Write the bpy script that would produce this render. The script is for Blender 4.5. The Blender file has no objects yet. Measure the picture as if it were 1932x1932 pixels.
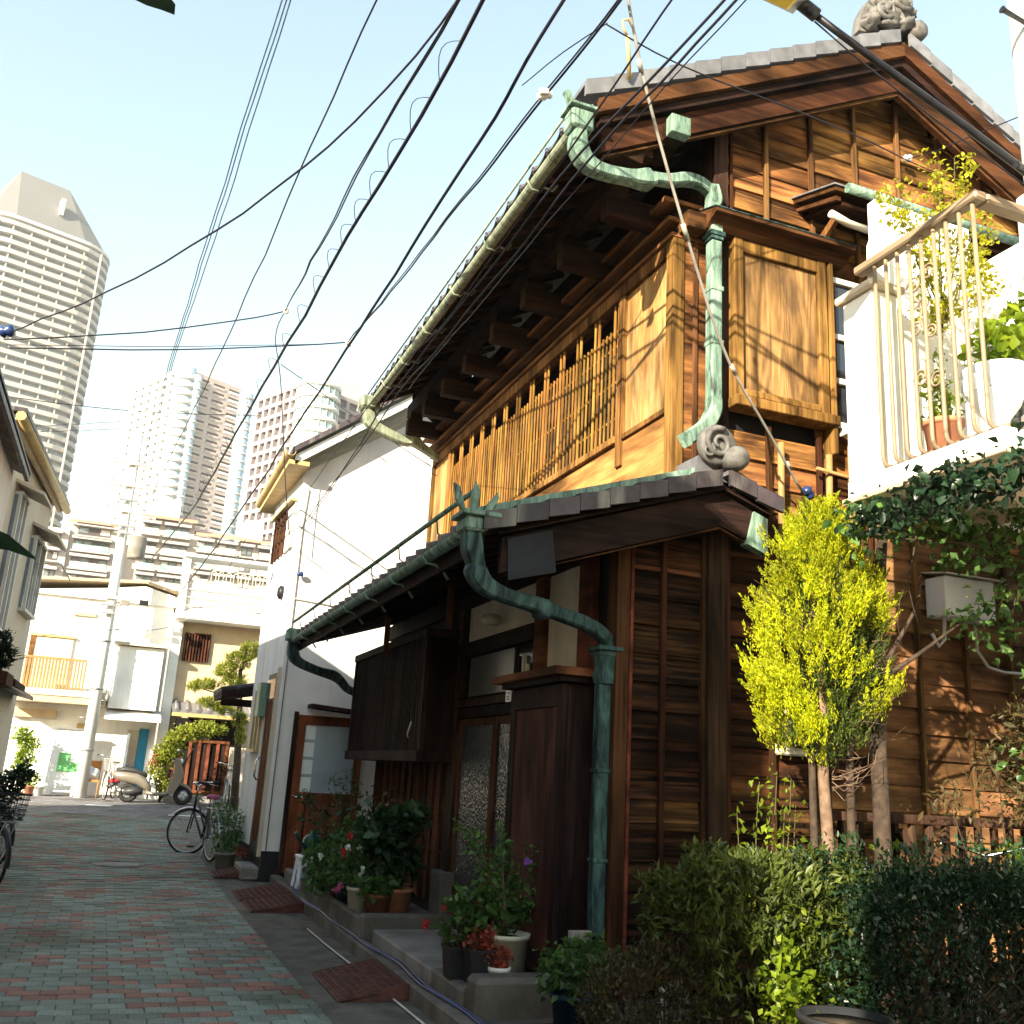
import bpy, bmesh, math, random
import numpy as np
from mathutils import Vector, Matrix, noise
rnd = random.Random(7)
nprng = np.random.default_rng(11)
R_ = math.radians

# ------------------------------------------------------------------ camera, sky, sun, exposure
scene = bpy.context.scene
COL = scene.collection
cam_d = bpy.data.cameras.new('camera')
cam = bpy.data.objects.new('camera', cam_d)
COL.objects.link(cam)
scene.camera = cam
PITCH, ROLL, YAW = R_(15.1), R_(3.3), R_(20.8)
_h = Vector((math.sin(YAW), math.cos(YAW), 0)); _r = Vector((math.cos(YAW), -math.sin(YAW), 0)); _z = Vector((0, 0, 1))
_f = math.cos(PITCH) * _h + math.sin(PITCH) * _z
_u = -math.sin(PITCH) * _h + math.cos(PITCH) * _z
_R = math.cos(ROLL) * _r + math.sin(ROLL) * _u
_U = math.cos(ROLL) * _u - math.sin(ROLL) * _r
M = Matrix(((_R.x, _U.x, -_f.x, 0), (_R.y, _U.y, -_f.y, 0), (_R.z, _U.z, -_f.z, 1.5), (0, 0, 0, 1)))
cam.matrix_world = M
cam_d.sensor_width = 36.0
cam_d.lens = 36.0 * 1840.0 / 1932.0
cam_d.clip_start = 0.05
cam_d.clip_end = 3000.0

SUN_AZ, SUN_EL = R_(52.0), R_(23.0)          # azimuth measured from -Y towards -X
to_sun = Vector((-math.sin(SUN_AZ) * math.cos(SUN_EL), -math.cos(SUN_AZ) * math.cos(SUN_EL), math.sin(SUN_EL)))
world = bpy.data.worlds.new('World'); scene.world = world; world.use_nodes = True
wn = world.node_tree.nodes; wl = world.node_tree.links
wn.clear()
wo = wn.new('ShaderNodeOutputWorld'); bg = wn.new('ShaderNodeBackground'); sky = wn.new('ShaderNodeTexSky')
sky.sky_type = 'NISHITA'; sky.sun_disc = False
sky.sun_elevation = SUN_EL
sky.sun_rotation = math.atan2(to_sun.x, to_sun.y)
sky.air_density = 1.9; sky.dust_density = 0.6; sky.ozone_density = 1.0
bg.inputs['Strength'].default_value = 0.1
wl.new(sky.outputs[0], bg.inputs[0]); wl.new(bg.outputs[0], wo.inputs[0])
sun_d = bpy.data.lights.new('sun', 'SUN'); sun = bpy.data.objects.new('sun', sun_d); COL.objects.link(sun)
sun.rotation_euler = to_sun.to_track_quat('Z', 'Y').to_euler()
sun_d.energy = 5.0; sun_d.angle = R_(0.53); sun_d.color = (1.0, 0.88, 0.67)
scene.view_settings.view_transform = 'Standard'
scene.view_settings.look = 'None'
scene.view_settings.exposure = 1.87
scene.view_settings.gamma = 1.0
scene.view_settings.use_curve_mapping = False
scene.render.engine = 'CYCLES'
scene.cycles.max_bounces = 6
scene.cycles.transparent_max_bounces = 6

# ------------------------------------------------------------------ mesh helpers
class MB:
    """collects shapes in world coordinates, builds one mesh object"""
    def __init__(s): s.v = []; s.f = []; s.sm = []
    def add(s, vs, fs, smooth=False):
        o = len(s.v); s.v.extend([tuple(p) for p in vs]); s.f.extend([tuple(i + o for i in f) for f in fs]); s.sm.extend([smooth] * len(fs)); return s
    def box(s, x0, x1, y0, y1, z0, z1, b=0.0):
        if x0 > x1: x0, x1 = x1, x0
        if y0 > y1: y0, y1 = y1, y0
        if z0 > z1: z0, z1 = z1, z0
        return s.obox(((x0 + x1) / 2, (y0 + y1) / 2, (z0 + z1) / 2), (1, 0, 0), (0, 1, 0), (0, 0, 1), (x1 - x0) / 2, (y1 - y0) / 2, (z1 - z0) / 2, b)
    def obox(s, c, ax, ay, az, hx, hy, hz, b=0.0):
        c = Vector(c); ax = Vector(ax); ay = Vector(ay); az = Vector(az)
        if b <= 0:
            vs = [c + ax * (i * hx) + ay * (j * hy) + az * (k * hz) for i in (-1, 1) for j in (-1, 1) for k in (-1, 1)]
            return s.add(vs, [(0, 1, 3, 2), (4, 6, 7, 5), (0, 4, 5, 1), (2, 3, 7, 6), (0, 2, 6, 4), (1, 5, 7, 3)])
        b = min(b, hx * .45, hy * .45, hz * .45)
        idx = {}; vs = []
        for i in (-1, 1):
            for j in (-1, 1):
                for k in (-1, 1):
                    for d in range(3):
                        e = [hx, hy, hz]; q = [i * (hx - b), j * (hy - b), k * (hz - b)]
                        q[d] = (i, j, k)[d] * e[d]
                        idx[(i, j, k, d)] = len(vs); vs.append(c + ax * q[0] + ay * q[1] + az * q[2])
        fs = []
        for d in range(3):
            a, bb = [t for t in range(3) if t != d]
            for sg in (-1, 1):
                cor = []
                for (p, q) in ((-1, -1), (1, -1), (1, 1), (-1, 1)):
                    t = [0, 0, 0]; t[d] = sg; t[a] = p; t[bb] = q; cor.append(idx[(t[0], t[1], t[2], d)])
                flip = (sg > 0) != (d == 1)
                fs.append(cor if flip else cor[::-1])
        for d in range(3):            # edges along axis d
            a, bb = [t for t in range(3) if t != d]
            for p in (-1, 1):
                for q in (-1, 1):
                    t0 = [0, 0, 0]; t0[d] = -1; t0[a] = p; t0[bb] = q
                    t1 = list(t0); t1[d] = 1
                    fs.append((idx[tuple(t0) + (a,)], idx[tuple(t1) + (a,)], idx[tuple(t1) + (bb,)], idx[tuple(t0) + (bb,)]))
        for i in (-1, 1):
            for j in (-1, 1):
                for k in (-1, 1): fs.append((idx[(i, j, k, 0)], idx[(i, j, k, 1)], idx[(i, j, k, 2)]))
        return s.add(vs, fs)
    def bar(s, p, q, w, h, up=(0, 0, 1), b=0.0):
        p = Vector(p); q = Vector(q); d = q - p; L = d.length; d.normalize()
        u = Vector(up); sd = d.cross(u)
        if sd.length < 1e-5: sd = d.cross(Vector((1, 0, 0)))
        sd.normalize(); u = sd.cross(d).normalized()
        return s.obox((p + q) / 2, d, sd, u, L / 2, w / 2, h / 2, b)
    def tube(s, pts, r, n=8, cap=True, smooth=True):
        pts = [Vector(p) for p in pts]; m = len(pts)
        rr = r if isinstance(r, (list, tuple)) else [r] * m
        vs = []; prev = None
        for i in range(m):
            t = (pts[min(i + 1, m - 1)] - pts[max(i - 1, 0)]).normalized()
            if prev is None:
                a = t.cross(Vector((0, 0, 1)))
                if a.length < .05: a = t.cross(Vector((1, 0, 0)))
                a.normalize()
            else:
                a = (prev - t * prev.dot(t)); a.normalize()
            prev = a; bb = t.cross(a)
            for k in range(n):
                an = 2 * math.pi * k / n
                vs.append(pts[i] + (a * math.cos(an) + bb * math.sin(an)) * rr[i])
        fs = [(i * n + k, i * n + (k + 1) % n, (i + 1) * n + (k + 1) % n, (i + 1) * n + k) for i in range(m - 1) for k in range(n)]
        s.add(vs, fs, smooth)
        if cap:
            o = len(s.v) - len(vs)
            s.f.append(tuple(o + k for k in range(n))[::-1]); s.sm.append(False)
            s.f.append(tuple(o + (m - 1) * n + k for k in range(n))); s.sm.append(False)
        return s
    def duct(s, pts, sizes, up=(0, 1, 0), c=.25):
        """octagonal duct swept along a smooth path, sizes = (half width, half height)"""
        P = [Vector(p) for p in pts]; n = 8; vs = []
        S = [Vector(q) for q in sizes] if isinstance(sizes[0], (list, tuple)) else [Vector(sizes)] * len(P)
        pts = []; sizes = []; K = 4
        for i in range(len(P) - 1):
            for A, out in ((P, pts), (S, sizes)):
                a, b, d, e = A[max(i - 1, 0)], A[i], A[i + 1], A[min(i + 2, len(P) - 1)]
                for q in range(K):
                    t = q / K; out.append(.5 * ((2 * b) + (d - a) * t + (2 * a - 5 * b + 4 * d - e) * t * t + (3 * b - a - 3 * d + e) * t ** 3))
        pts.append(P[-1]); sizes = [tuple(q) for q in sizes] + [tuple(S[-1])]; m = len(pts)
        for i in range(m):
            t = (pts[min(i + 1, m - 1)] - pts[max(i - 1, 0)]).normalized()
            a = Vector(up); a = (a - t * a.dot(t)).normalized(); bb = t.cross(a)
            w, h = sizes[i] if isinstance(sizes[0], (list, tuple)) else sizes
            for (x, y) in ((-1, -1 + c), (-1 + c, -1), (1 - c, -1), (1, -1 + c), (1, 1 - c), (1 - c, 1), (-1 + c, 1), (-1, 1 - c)):
                vs.append(pts[i] + a * (x * w) + bb * (y * h))
        fs = [(i * n + k, i * n + (k + 1) % n, (i + 1) * n + (k + 1) % n, (i + 1) * n + k) for i in range(m - 1) for k in range(n)]
        fs.append(tuple(range(n))[::-1]); fs.append(tuple((m - 1) * n + k for k in range(n)))
        return s.add(vs, fs)
    def lathe(s, prof, c=(0, 0, 0), n=20, smooth=True, ax=None):
        """prof list of (r, z)"""
        c = Vector(c); m = len(prof); vs = []
        A = Vector((1, 0, 0)); B = Vector((0, 1, 0)); Cc = Vector((0, 0, 1))
        if ax is not None:
            Cc = Vector(ax).normalized(); A = Cc.orthogonal().normalized(); B = Cc.cross(A)
        for (r, z) in prof:
            for k in range(n):
                an = 2 * math.pi * k / n; vs.append(c + A * (r * math.cos(an)) + B * (r * math.sin(an)) + Cc * z)
        fs = [(i * n + k, i * n + (k + 1) % n, (i + 1) * n + (k + 1) % n, (i + 1) * n + k) for i in range(m - 1) for k in range(n)]
        s.add(vs, fs, smooth)
        o = len(s.v) - len(vs)
        if prof[0][0] > 1e-4: s.f.append(tuple(o + k for k in range(n))[::-1]); s.sm.append(False)
        if prof[-1][0] > 1e-4: s.f.append(tuple(o + (m - 1) * n + k for k in range(n))); s.sm.append(False)
        return s
    def prism(s, poly, axis, a0, a1):
        """poly = 2D points; axis 'x': (y,z), 'y': (x,z), 'z': (x,y)"""
        n = len(poly)
        def P(p, a):
            return {'x': (a, p[0], p[1]), 'y': (p[0], a, p[1]), 'z': (p[0], p[1], a)}[axis]
        vs = [P(p, a0) for p in poly] + [P(p, a1) for p in poly]
        fs = [tuple(range(n))[::-1], tuple(range(n, 2 * n))] + [(i, (i + 1) % n, n + (i + 1) % n, n + i) for i in range(n)]
        return s.add(vs, fs)
    def blob(s, c, rx, ry, rz, seed=0, n=10, m=7, amp=.15):
        c = Vector(c); vs = []; rr = random.Random(seed)
        for i in range(m + 1):
            th = math.pi * i / m
            for k in range(n):
                ph = 2 * math.pi * k / n
                d = Vector((math.sin(th) * math.cos(ph), math.sin(th) * math.sin(ph), math.cos(th)))
                q = 1 + amp * noise.noise(d * 1.7 + Vector((seed * 3.1, 0, 0)))
                vs.append(c + Vector((d.x * rx, d.y * ry, d.z * rz)) * q)
        fs = [(i * n + k, (i + 1) * n + k, (i + 1) * n + (k + 1) % n, i * n + (k + 1) % n) for i in range(m) for k in range(n)]
        return s.add(vs, fs, True)
    def build(s, name, mat=None, parent=None, fix=True, **props):
        off = root_loc(parent)
        me = bpy.data.meshes.new(name)
        me.from_pydata([(p[0] - off.x, p[1] - off.y, p[2] - off.z) for p in s.v], [], s.f)
        me.polygons.foreach_set('use_smooth', s.sm)
        if fix:
            bm = bmesh.new(); bm.from_mesh(me); bmesh.ops.recalc_face_normals(bm, faces=bm.faces); bm.to_mesh(me); bm.free()
        if mat: me.materials.append(MATS[mat] if isinstance(mat, str) else mat)
        o = bpy.data.objects.new(name, me); COL.objects.link(o)
        if parent: o.parent = parent
        for k_, v_ in props.items(): o[k_] = v_
        return o

def root_loc(o):
    off = Vector((0, 0, 0))
    while o is not None:
        off += o.location; o = o.parent
    return off
def thing(name, label, cat, loc, group=None):
    o = bpy.data.objects.new(name, None); COL.objects.link(o); o.location = loc; o.empty_display_size = .1
    o['label'] = label; o['category'] = cat
    if group: o['group'] = group
    return o
def tag(o, label, cat, group=None):
    o['label'] = label; o['category'] = cat
    if group: o['group'] = group
    return o
def dup(root, delta=(0, 0, 0), label=None, rotz=0.0, parent=None, scale=None):
    r = root.copy(); COL.objects.link(r); r.parent = parent
    if parent is None:
        r.location = root.location + Vector(delta)
        if rotz: r.rotation_euler = (0, 0, root.rotation_euler.z + rotz)
        if scale: r.scale = scale
        if label: r['label'] = label
    for ch in list(root.children): dup(ch, parent=r)
    return r
def gz(y):            # the alley climbs gently towards the crossing
    return 0.0 if y < 11 else 0.024 * (y - 11) * min(1.0, (y - 11) / 4.0)

def leaf_mesh(name, C, D, N, L, W, mat, parent=None, fold=.25, **props):
    """C centres, D leaf direction, N leaf normal, L lengths, W widths (numpy)"""
    n = len(C); D = D / np.linalg.norm(D, axis=1, keepdims=True)
    S = np.cross(D, N); S /= (np.linalg.norm(S, axis=1, keepdims=True) + 1e-9); Nn = np.cross(S, D)
    L = np.broadcast_to(np.asarray(L, float), (n,))[:, None]; W = np.broadcast_to(np.asarray(W, float), (n,))[:, None]
    base = C - D * L * .5; tip = C + D * L * .5 - Nn * L * .08
    mid = C - D * L * .05
    l = mid + S * W * .5 + Nn * W * fold; r = mid - S * W * .5 + Nn * W * fold
    V = np.stack([base, l, tip, r], 1).reshape(-1, 3)
    off = root_loc(parent); V = V - np.array(off)
    me = bpy.data.meshes.new(name)
    me.vertices.add(4 * n); me.vertices.foreach_set('co', V.ravel())
    me.loops.add(6 * n); me.polygons.add(2 * n)
    b = np.arange(n)[:, None] * 4
    idx = np.concatenate([b + 0, b + 2, b + 1, b + 0, b + 3, b + 2], 1).ravel()
    me.loops.foreach_set('vertex_index', idx)
    me.polygons.foreach_set('loop_start', np.arange(2 * n) * 3)
    me.update(calc_edges=True); me.validate()
    me.materials.append(MATS[mat])
    o = bpy.data.objects.new(name, me); COL.objects.link(o)
    if parent: o.parent = parent
    for k_, v_ in props.items(): o[k_] = v_
    return o

# ------------------------------------------------------------------ materials
MATS = {}
def nt(name):
    m = bpy.data.materials.new(name); m.use_nodes = True; MATS[name] = m
    t = m.node_tree; p = t.nodes['Principled BSDF']; return m, t.nodes, t.links, p
def ramp(N, a, b, pa=.3, pb=.7, mid=None):
    r = N.new('ShaderNodeValToRGB'); e = r.color_ramp.elements
    e[0].position = pa; e[0].color = (*a, 1); e[1].position = pb; e[1].color = (*b, 1)
    if mid: q = e.new(mid[0]); q.color = (*mid[1], 1)
    return r
def coords(N, L, scale, rand=0.0):
    tc = N.new('ShaderNodeTexCoord'); mp = N.new('ShaderNodeMapping'); mp.inputs['Scale'].default_value = scale
    L.new(tc.outputs['Object'], mp.inputs['Vector'])
    if rand:
        oi = N.new('ShaderNodeObjectInfo'); mu = N.new('ShaderNodeVectorMath'); mu.operation = 'SCALE'
        cb = N.new('ShaderNodeCombineXYZ')
        for k in range(3): L.new(oi.outputs['Random'], cb.inputs[k])
        L.new(cb.outputs[0], mu.inputs[0]); mu.inputs['Scale'].default_value = rand
        ad = N.new('ShaderNodeVectorMath'); L.new(tc.outputs['Object'], ad.inputs[0]); L.new(mu.outputs[0], ad.inputs[1])
        L.new(ad.outputs[0], mp.inputs['Vector'])
    return mp
def tex(N, L, mp, scale, detail=4, dist=0.0, rough=.55):
    t = N.new('ShaderNodeTexNoise'); t.inputs['Scale'].default_value = scale; t.inputs['Detail'].default_value = detail
    t.inputs['Distortion'].default_value = dist; t.inputs['Roughness'].default_value = rough
    if mp: L.new(mp.outputs[0], t.inputs['Vector'])
    return t
def mixc(N, L, fac, a, b, mode='MIX'):
    m = N.new('ShaderNodeMix'); m.data_type = 'RGBA'; m.blend_type = mode
    for sock, v in ((0, fac), (6, a), (7, b)):
        if isinstance(v, (int, float)): m.inputs[sock].default_value = v
        elif isinstance(v, tuple): m.inputs[sock].default_value = (*v, 1)
        else: L.new(v, m.inputs[sock])
    return m.outputs[2]
def bump(N, L, P, h, strength=.3, dist=.01):
    b = N.new('ShaderNodeBump'); b.inputs['Strength'].default_value = strength; b.inputs['Distance'].default_value = dist
    L.new(h, b.inputs['Height']); L.new(b.outputs[0], P.inputs['Normal'])
def hsv_rand(N, L, col, amt=.3, hue=0.0):
    oi = N.new('ShaderNodeObjectInfo'); mr = N.new('ShaderNodeMapRange'); mr.inputs[3].default_value = 1 - amt; mr.inputs[4].default_value = 1 + amt
    L.new(oi.outputs['Random'], mr.inputs[0]); h = N.new('ShaderNodeHueSaturation'); L.new(mr.outputs[0], h.inputs['Value']); L.new(col, h.inputs['Color'])
    if hue:
        m2 = N.new('ShaderNodeMapRange'); m2.inputs[3].default_value = .5 - hue; m2.inputs[4].default_value = .5 + hue
        w = N.new('ShaderNodeMath'); w.operation = 'FRACT'; k = N.new('ShaderNodeMath'); k.operation = 'MULTIPLY'; k.inputs[1].default_value = 7.31
        L.new(oi.outputs['Random'], k.inputs[0]); L.new(k.outputs[0], w.inputs[0]); L.new(w.outputs[0], m2.inputs[0]); L.new(m2.outputs[0], h.inputs['Hue'])
    return h.outputs[0]
def plain(name, col, rough=.7, var=.15, scale=6, bmp=.0, metal=0.0, rand=0.0, spec=.3, stain=None):
    m, N, L, P = nt(name)
    mp = coords(N, L, (1, 1, 1), 3.0 if rand else 0)
    t = tex(N, L, mp, scale, 5)
    a = tuple(max(0, c * (1 - var)) for c in col); b = tuple(min(1, c * (1 + var)) for c in col)
    r = ramp(N, a, b, .35, .65); L.new(t.outputs[0], r.inputs[0]); c = r.outputs[0]
    if stain:
        mp2 = coords(N, L, (1.5, 1.5, .25)); t2 = tex(N, L, mp2, stain[1], 5, .4); r2 = ramp(N, (0, 0, 0), (1, 1, 1), .52, .72); L.new(t2.outputs[0], r2.inputs[0])
        mu = N.new('ShaderNodeMath'); mu.operation = 'MULTIPLY'; mu.inputs[1].default_value = stain[2]; L.new(r2.outputs[0], mu.inputs[0])
        c = mixc(N, L, mu.outputs[0], c, stain[0])
    if rand: c = hsv_rand(N, L, c, rand)
    L.new(c, P.inputs['Base Color'])
    P.inputs['Roughness'].default_value = rough; P.inputs['Metallic'].default_value = metal; P.inputs['Specular IOR Level'].default_value = spec
    if bmp:
        t3 = tex(N, L, mp, scale * 14, 3); bump(N, L, P, t3.outputs[0], bmp, .006)
    return m
def wood(name, dark, light, axis='x', rough=.75, gs=1.0, rand=.3, contrast=(.3, .72), figure=0.0, grey=None, bmp=.5, hue=.012):
    m, N, L, P = nt(name)
    sc = {'x': (1.1, 30, 30), 'y': (30, 1.1, 30), 'z': (30, 30, 1.1)}[axis]
    sc = tuple(v * gs for v in sc)
    mp = coords(N, L, sc, 9.0)
    t = tex(N, L, mp, 1.0, 6, .6, .62)
    if figure:
        sc2 = {'x': (.9, 9, 9), 'y': (9, .9, 9), 'z': (9, 9, .9)}[axis]
        mp2 = coords(N, L, sc2, 5.0); t2 = tex(N, L, mp2, .55, 2, .8)
        k = N.new('ShaderNodeMath'); k.operation = 'MULTIPLY'; k.inputs[1].default_value = figure; L.new(t2.outputs[0], k.inputs[0])
        fr = N.new('ShaderNodeMath'); fr.operation = 'PINGPONG'; fr.inputs[1].default_value = 1.0; L.new(k.outputs[0], fr.inputs[0])
        mx = N.new('ShaderNodeMath'); mx.operation = 'MULTIPLY_ADD'; mx.inputs[1].default_value = .26; L.new(fr.outputs[0], mx.inputs[0])
        hf = N.new('ShaderNodeMath'); hf.operation = 'MULTIPLY'; hf.inputs[1].default_value = .82; L.new(t.outputs[0], hf.inputs[0]); L.new(hf.outputs[0], mx.inputs[2])
        g = mx.outputs[0]
    else: g = t.outputs[0]
    r = ramp(N, dark, light, *contrast); L.new(g, r.inputs[0])
    mp3 = coords(N, L, {'x': (.7, 2.5, 2.5), 'y': (2.5, .7, 2.5), 'z': (2.5, 2.5, .7)}[axis], 4.0)
    t3 = tex(N, L, mp3, 1.6, 4, .3); r3 = ramp(N, (.22, .22, .22), (1.1, 1.1, 1.1), .34, .62); L.new(t3.outputs[0], r3.inputs[0])
    c = mixc(N, L, 1.0, r.outputs[0], r3.outputs[0], 'MULTIPLY')
    if grey:
        t4 = tex(N, L, mp3, 2.7, 5, .5); r4 = ramp(N, (0, 0, 0), (1, 1, 1), .46, .66); L.new(t4.outputs[0], r4.inputs[0])
        ml = N.new('ShaderNodeMath'); ml.operation = 'MULTIPLY'; ml.inputs[1].default_value = grey[1]; L.new(r4.outputs[0], ml.inputs[0])
        c = mixc(N, L, ml.outputs[0], c, grey[0])
    if rand: c = hsv_rand(N, L, c, rand, hue)
    L.new(c, P.inputs['Base Color']); P.inputs['Roughness'].default_value = rough; P.inputs['Specular IOR Level'].default_value = .07
    bump(N, L, P, g, bmp, .006)
    return m
def leafmat(name, a, b, trans=.35, rough=.5, c2=None):
    m, N, L, P = nt(name)
    ge = N.new('ShaderNodeNewGeometry'); r = ramp(N, a, b, 0.0, 1.0, mid=c2)
    L.new(ge.outputs['Random Per Island'], r.inputs[0])
    mp = coords(N, L, (1, 1, 1)); t = tex(N, L, mp, 3.0, 2); r2 = ramp(N, (.7, .7, .7), (1.25, 1.25, 1.25), .35, .65); L.new(t.outputs[0], r2.inputs[0])
    c = mixc(N, L, 1.0, r.outputs[0], r2.outputs[0], 'MULTIPLY')
    L.new(c, P.inputs['Base Color']); P.inputs['Roughness'].default_value = rough; P.inputs['Specular IOR Level'].default_value = .35
    tr = N.new('ShaderNodeBsdfTranslucent'); L.new(c, tr.inputs[0])
    hs = N.new('ShaderNodeHueSaturation'); hs.inputs['Value'].default_value = 1.6; L.new(c, hs.inputs['Color']); L.new(hs.outputs[0], tr.inputs[0])
    ms = N.new('ShaderNodeMixShader'); ms.inputs[0].default_value = trans
    L.new(P.outputs[0], ms.inputs[1]); L.new(tr.outputs[0], ms.inputs[2])
    out = [n for n in N if n.type == 'OUTPUT_MATERIAL'][0]; L.new(ms.outputs[0], out.inputs[0])
    return m
def glass(name, col, rough=.08, spec=.6):
    m, N, L, P = nt(name)
    mp = coords(N, L, (1, 1, 1)); t = tex(N, L, mp, 1.3, 3); r = ramp(N, tuple(c * .6 for c in col), col, .35, .65); L.new(t.outputs[0], r.inputs[0])
    L.new(r.outputs[0], P.inputs['Base Color']); P.inputs['Roughness'].default_value = rough; P.inputs['Specular IOR Level'].default_value = spec
    return m
# house timber
wood('board_gable', (.012, .005, .0025), (.33, .155, .048), 'x', grey=((.03, .014, .008), .85), rand=.5, contrast=(.32, .62), figure=3.0)
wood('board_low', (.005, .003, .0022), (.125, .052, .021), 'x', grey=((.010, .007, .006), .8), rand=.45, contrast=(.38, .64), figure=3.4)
wood('board_low_lit', (.03, .015, .008), (.34, .18, .075), 'x', grey=((.03, .018, .012), .7), rand=.4, contrast=(.25, .72), figure=2.0)  # paler copy of board_low for the right side, sunlight put into the colour
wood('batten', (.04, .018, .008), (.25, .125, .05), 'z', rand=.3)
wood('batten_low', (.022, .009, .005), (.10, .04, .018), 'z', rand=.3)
wood('post_dark', (.016, .010, .008), (.09, .05, .03), 'z', rand=.25)
wood('beam_y', (.06, .026, .010), (.30, .145, .05), 'y', rand=.15)
wood('beam_x', (.03, .013, .006), (.15, .068, .026), 'x', rand=.2)
wood('barge', (.018, .007, .004), (.10, .04, .018), 'x', rand=.15, figure=1.5)
wood('barge_dark', (.008, .005, .005), (.035, .018, .013), 'x', rand=.15)
wood('eave_dark', (.010, .005, .003), (.048, .022, .011), 'x', rand=.3)
wood('panel_z', (.15, .07, .022), (.50, .30, .10), 'z', rand=.06, figure=14.0, contrast=(.15, .8), gs=.7, rough=.5, grey=((.62, .42, .2), .3))
wood('panel_y', (.18, .085, .024), (.50, .285, .085), 'y', rand=.06, figure=8.0, contrast=(.15, .8))
wood('panel_old', (.03, .015, .007), (.42, .24, .09), 'z', rand=.05, figure=18.0, contrast=(.1, .7), gs=.6, grey=((.03, .02, .02), .55), bmp=.9)
wood('slat_gold', (.12, .05, .012), (.46, .245, .06), 'z', rand=.2)
wood('frame_gold', (.07, .03, .010), (.34, .175, .052), 'z', rand=.2)
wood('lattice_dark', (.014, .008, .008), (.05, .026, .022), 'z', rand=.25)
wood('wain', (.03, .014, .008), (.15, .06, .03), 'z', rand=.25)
wood('red_door', (.055, .02, .017), (.13, .05, .038), 'z', rand=.08, gs=1.3)
wood('red_trim', (.13, .04, .022), (.2, .068, .034), 'y', rand=.08, bmp=.1)
wood('brown_door', (.16, .055, .02), (.26, .10, .04), 'z', rand=.1, bmp=.1)
plain('plaster', (.62, .57, .45), .9, .12, 3, .15, stain=((.25, .2, .13), 2.0, .5))
plain('slate_dark', (.014, .015, .02), .6, .3, 5, .1, spec=.15)
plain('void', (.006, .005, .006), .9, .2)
plain('tile', (.13, .13, .14), .42, .22, 9, .1, rand=.25, spec=.5)
plain('tile_dark', (.045, .036, .042), .5, .3, 9, .15, rand=.35, stain=((.26, .24, .21), 3.2, .8))
plain('tile_ornament', (.11, .105, .10), .6, .35, 14, .5, stain=((.1, .09, .08), 6, .7))
def copper(name, a, b, dark):
    m, N, L, P = nt(name)
    mp = coords(N, L, (1.5, 1.5, .28)); t = tex(N, L, mp, 11, 7, .5, .7); r = ramp(N, dark, b, .34, .68, mid=(.46, a)); L.new(t.outputs[0], r.inputs[0])
    L.new(r.outputs[0], P.inputs['Base Color']); P.inputs['Roughness'].default_value = .65; P.inputs['Specular IOR Level'].default_value = .15
    t2 = tex(N, L, mp, 40, 3); bump(N, L, P, t2.outputs[0], .25, .004)
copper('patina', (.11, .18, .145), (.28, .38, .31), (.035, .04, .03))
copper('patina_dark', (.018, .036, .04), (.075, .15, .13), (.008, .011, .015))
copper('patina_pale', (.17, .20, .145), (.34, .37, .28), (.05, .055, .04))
# masonry / ground
plain('stucco', (.70, .695, .69), .92, .07, 2.5, .7, stain=((.40, .38, .34), 1.6, .5))
plain('stucco_cream', (.54, .46, .36), .92, .06, 2.5, .4, stain=((.4, .33, .26), 1.5, .45))
plain('stucco_pink', (.62, .55, .49), .92, .06, 2.5, .3, stain=((.4, .36, .3), 1.5, .4))
plain('stucco_white', (.78, .77, .74), .9, .06, 2.5, .4, stain=((.42, .39, .33), 1.3, .45))
plain('stucco_beige', (.50, .39, .26), .92, .08, 2.5, .3, stain=((.36, .27, .18), 1.5, .5))
plain('concrete', (.125, .112, .096), .9, .28, 4, .5, stain=((.07, .065, .055), 2.2, .7))
plain('concrete_light', (.22, .205, .185), .9, .25, 4, .4, stain=((.14, .13, .11), 2.2, .6))
plain('concrete_dark', (.105, .096, .082), .92, .3, 5, .5)
plain('mortar', (.11, .12, .115), .95, .3, 8, .3)
plain('black_plinth', (.012, .011, .014), .6, .3, 4)
def paver(name, a, b):
    m, N, L, P = nt(name)
    mp = coords(N, L, (1, 1, 1)); oi = N.new('ShaderNodeObjectInfo')
    ge = N.new('ShaderNodeNewGeometry')
    t = tex(N, L, mp, 60, 5); r = ramp(N, tuple(c * .75 for c in a), b, .3, .7); L.new(t.outputs[0], r.inputs[0])
    h = N.new('ShaderNodeHueSaturation'); mr = N.new('ShaderNodeMapRange'); mr.inputs[3].default_value = .72; mr.inputs[4].default_value = 1.28
    ad = N.new('ShaderNodeMath'); L.new(oi.outputs['Random'], ad.inputs[0]); L.new(ge.outputs['Random Per Island'], ad.inputs[1])
    fr = N.new('ShaderNodeMath'); fr.operation = 'FRACT'; L.new(ad.outputs[0], fr.inputs[0])
    L.new(fr.outputs[0], mr.inputs[0]); L.new(mr.outputs[0], h.inputs['Value']); L.new(r.outputs[0], h.inputs['Color'])
    # large dirt marks in world space
    tw = N.new('ShaderNodeTexNoise'); tw.inputs['Scale'].default_value = .9; tw.inputs['Detail'].default_value = 5; L.new(ge.outputs['Position'], tw.inputs['Vector'])
    r2 = ramp(N, (.5, .46, .38), (1, 1, 1), .33, .52); L.new(tw.outputs[0], r2.inputs[0])
    c = mixc(N, L, 1.0, h.outputs[0], r2.outputs[0], 'MULTIPLY')
    L.new(c, P.inputs['Base Color']); P.inputs['Roughness'].default_value = .72; P.inputs['Specular IOR Level'].default_value = .35
    bump(N, L, P, t.outputs[0], .35, .003)
paver('paver_green', (.12, .16, .138), (.20, .25, .22))
paver('paver_red', (.19, .085, .068), (.29, .14, .112))
paver('paver_grey', (.13, .126, .14), (.20, .195, .21))
plain('asphalt', (.06, .06, .062), .9, .25, 20, .3)
plain('soil', (.05, .035, .022), .95, .4, 20, .5)
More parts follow.
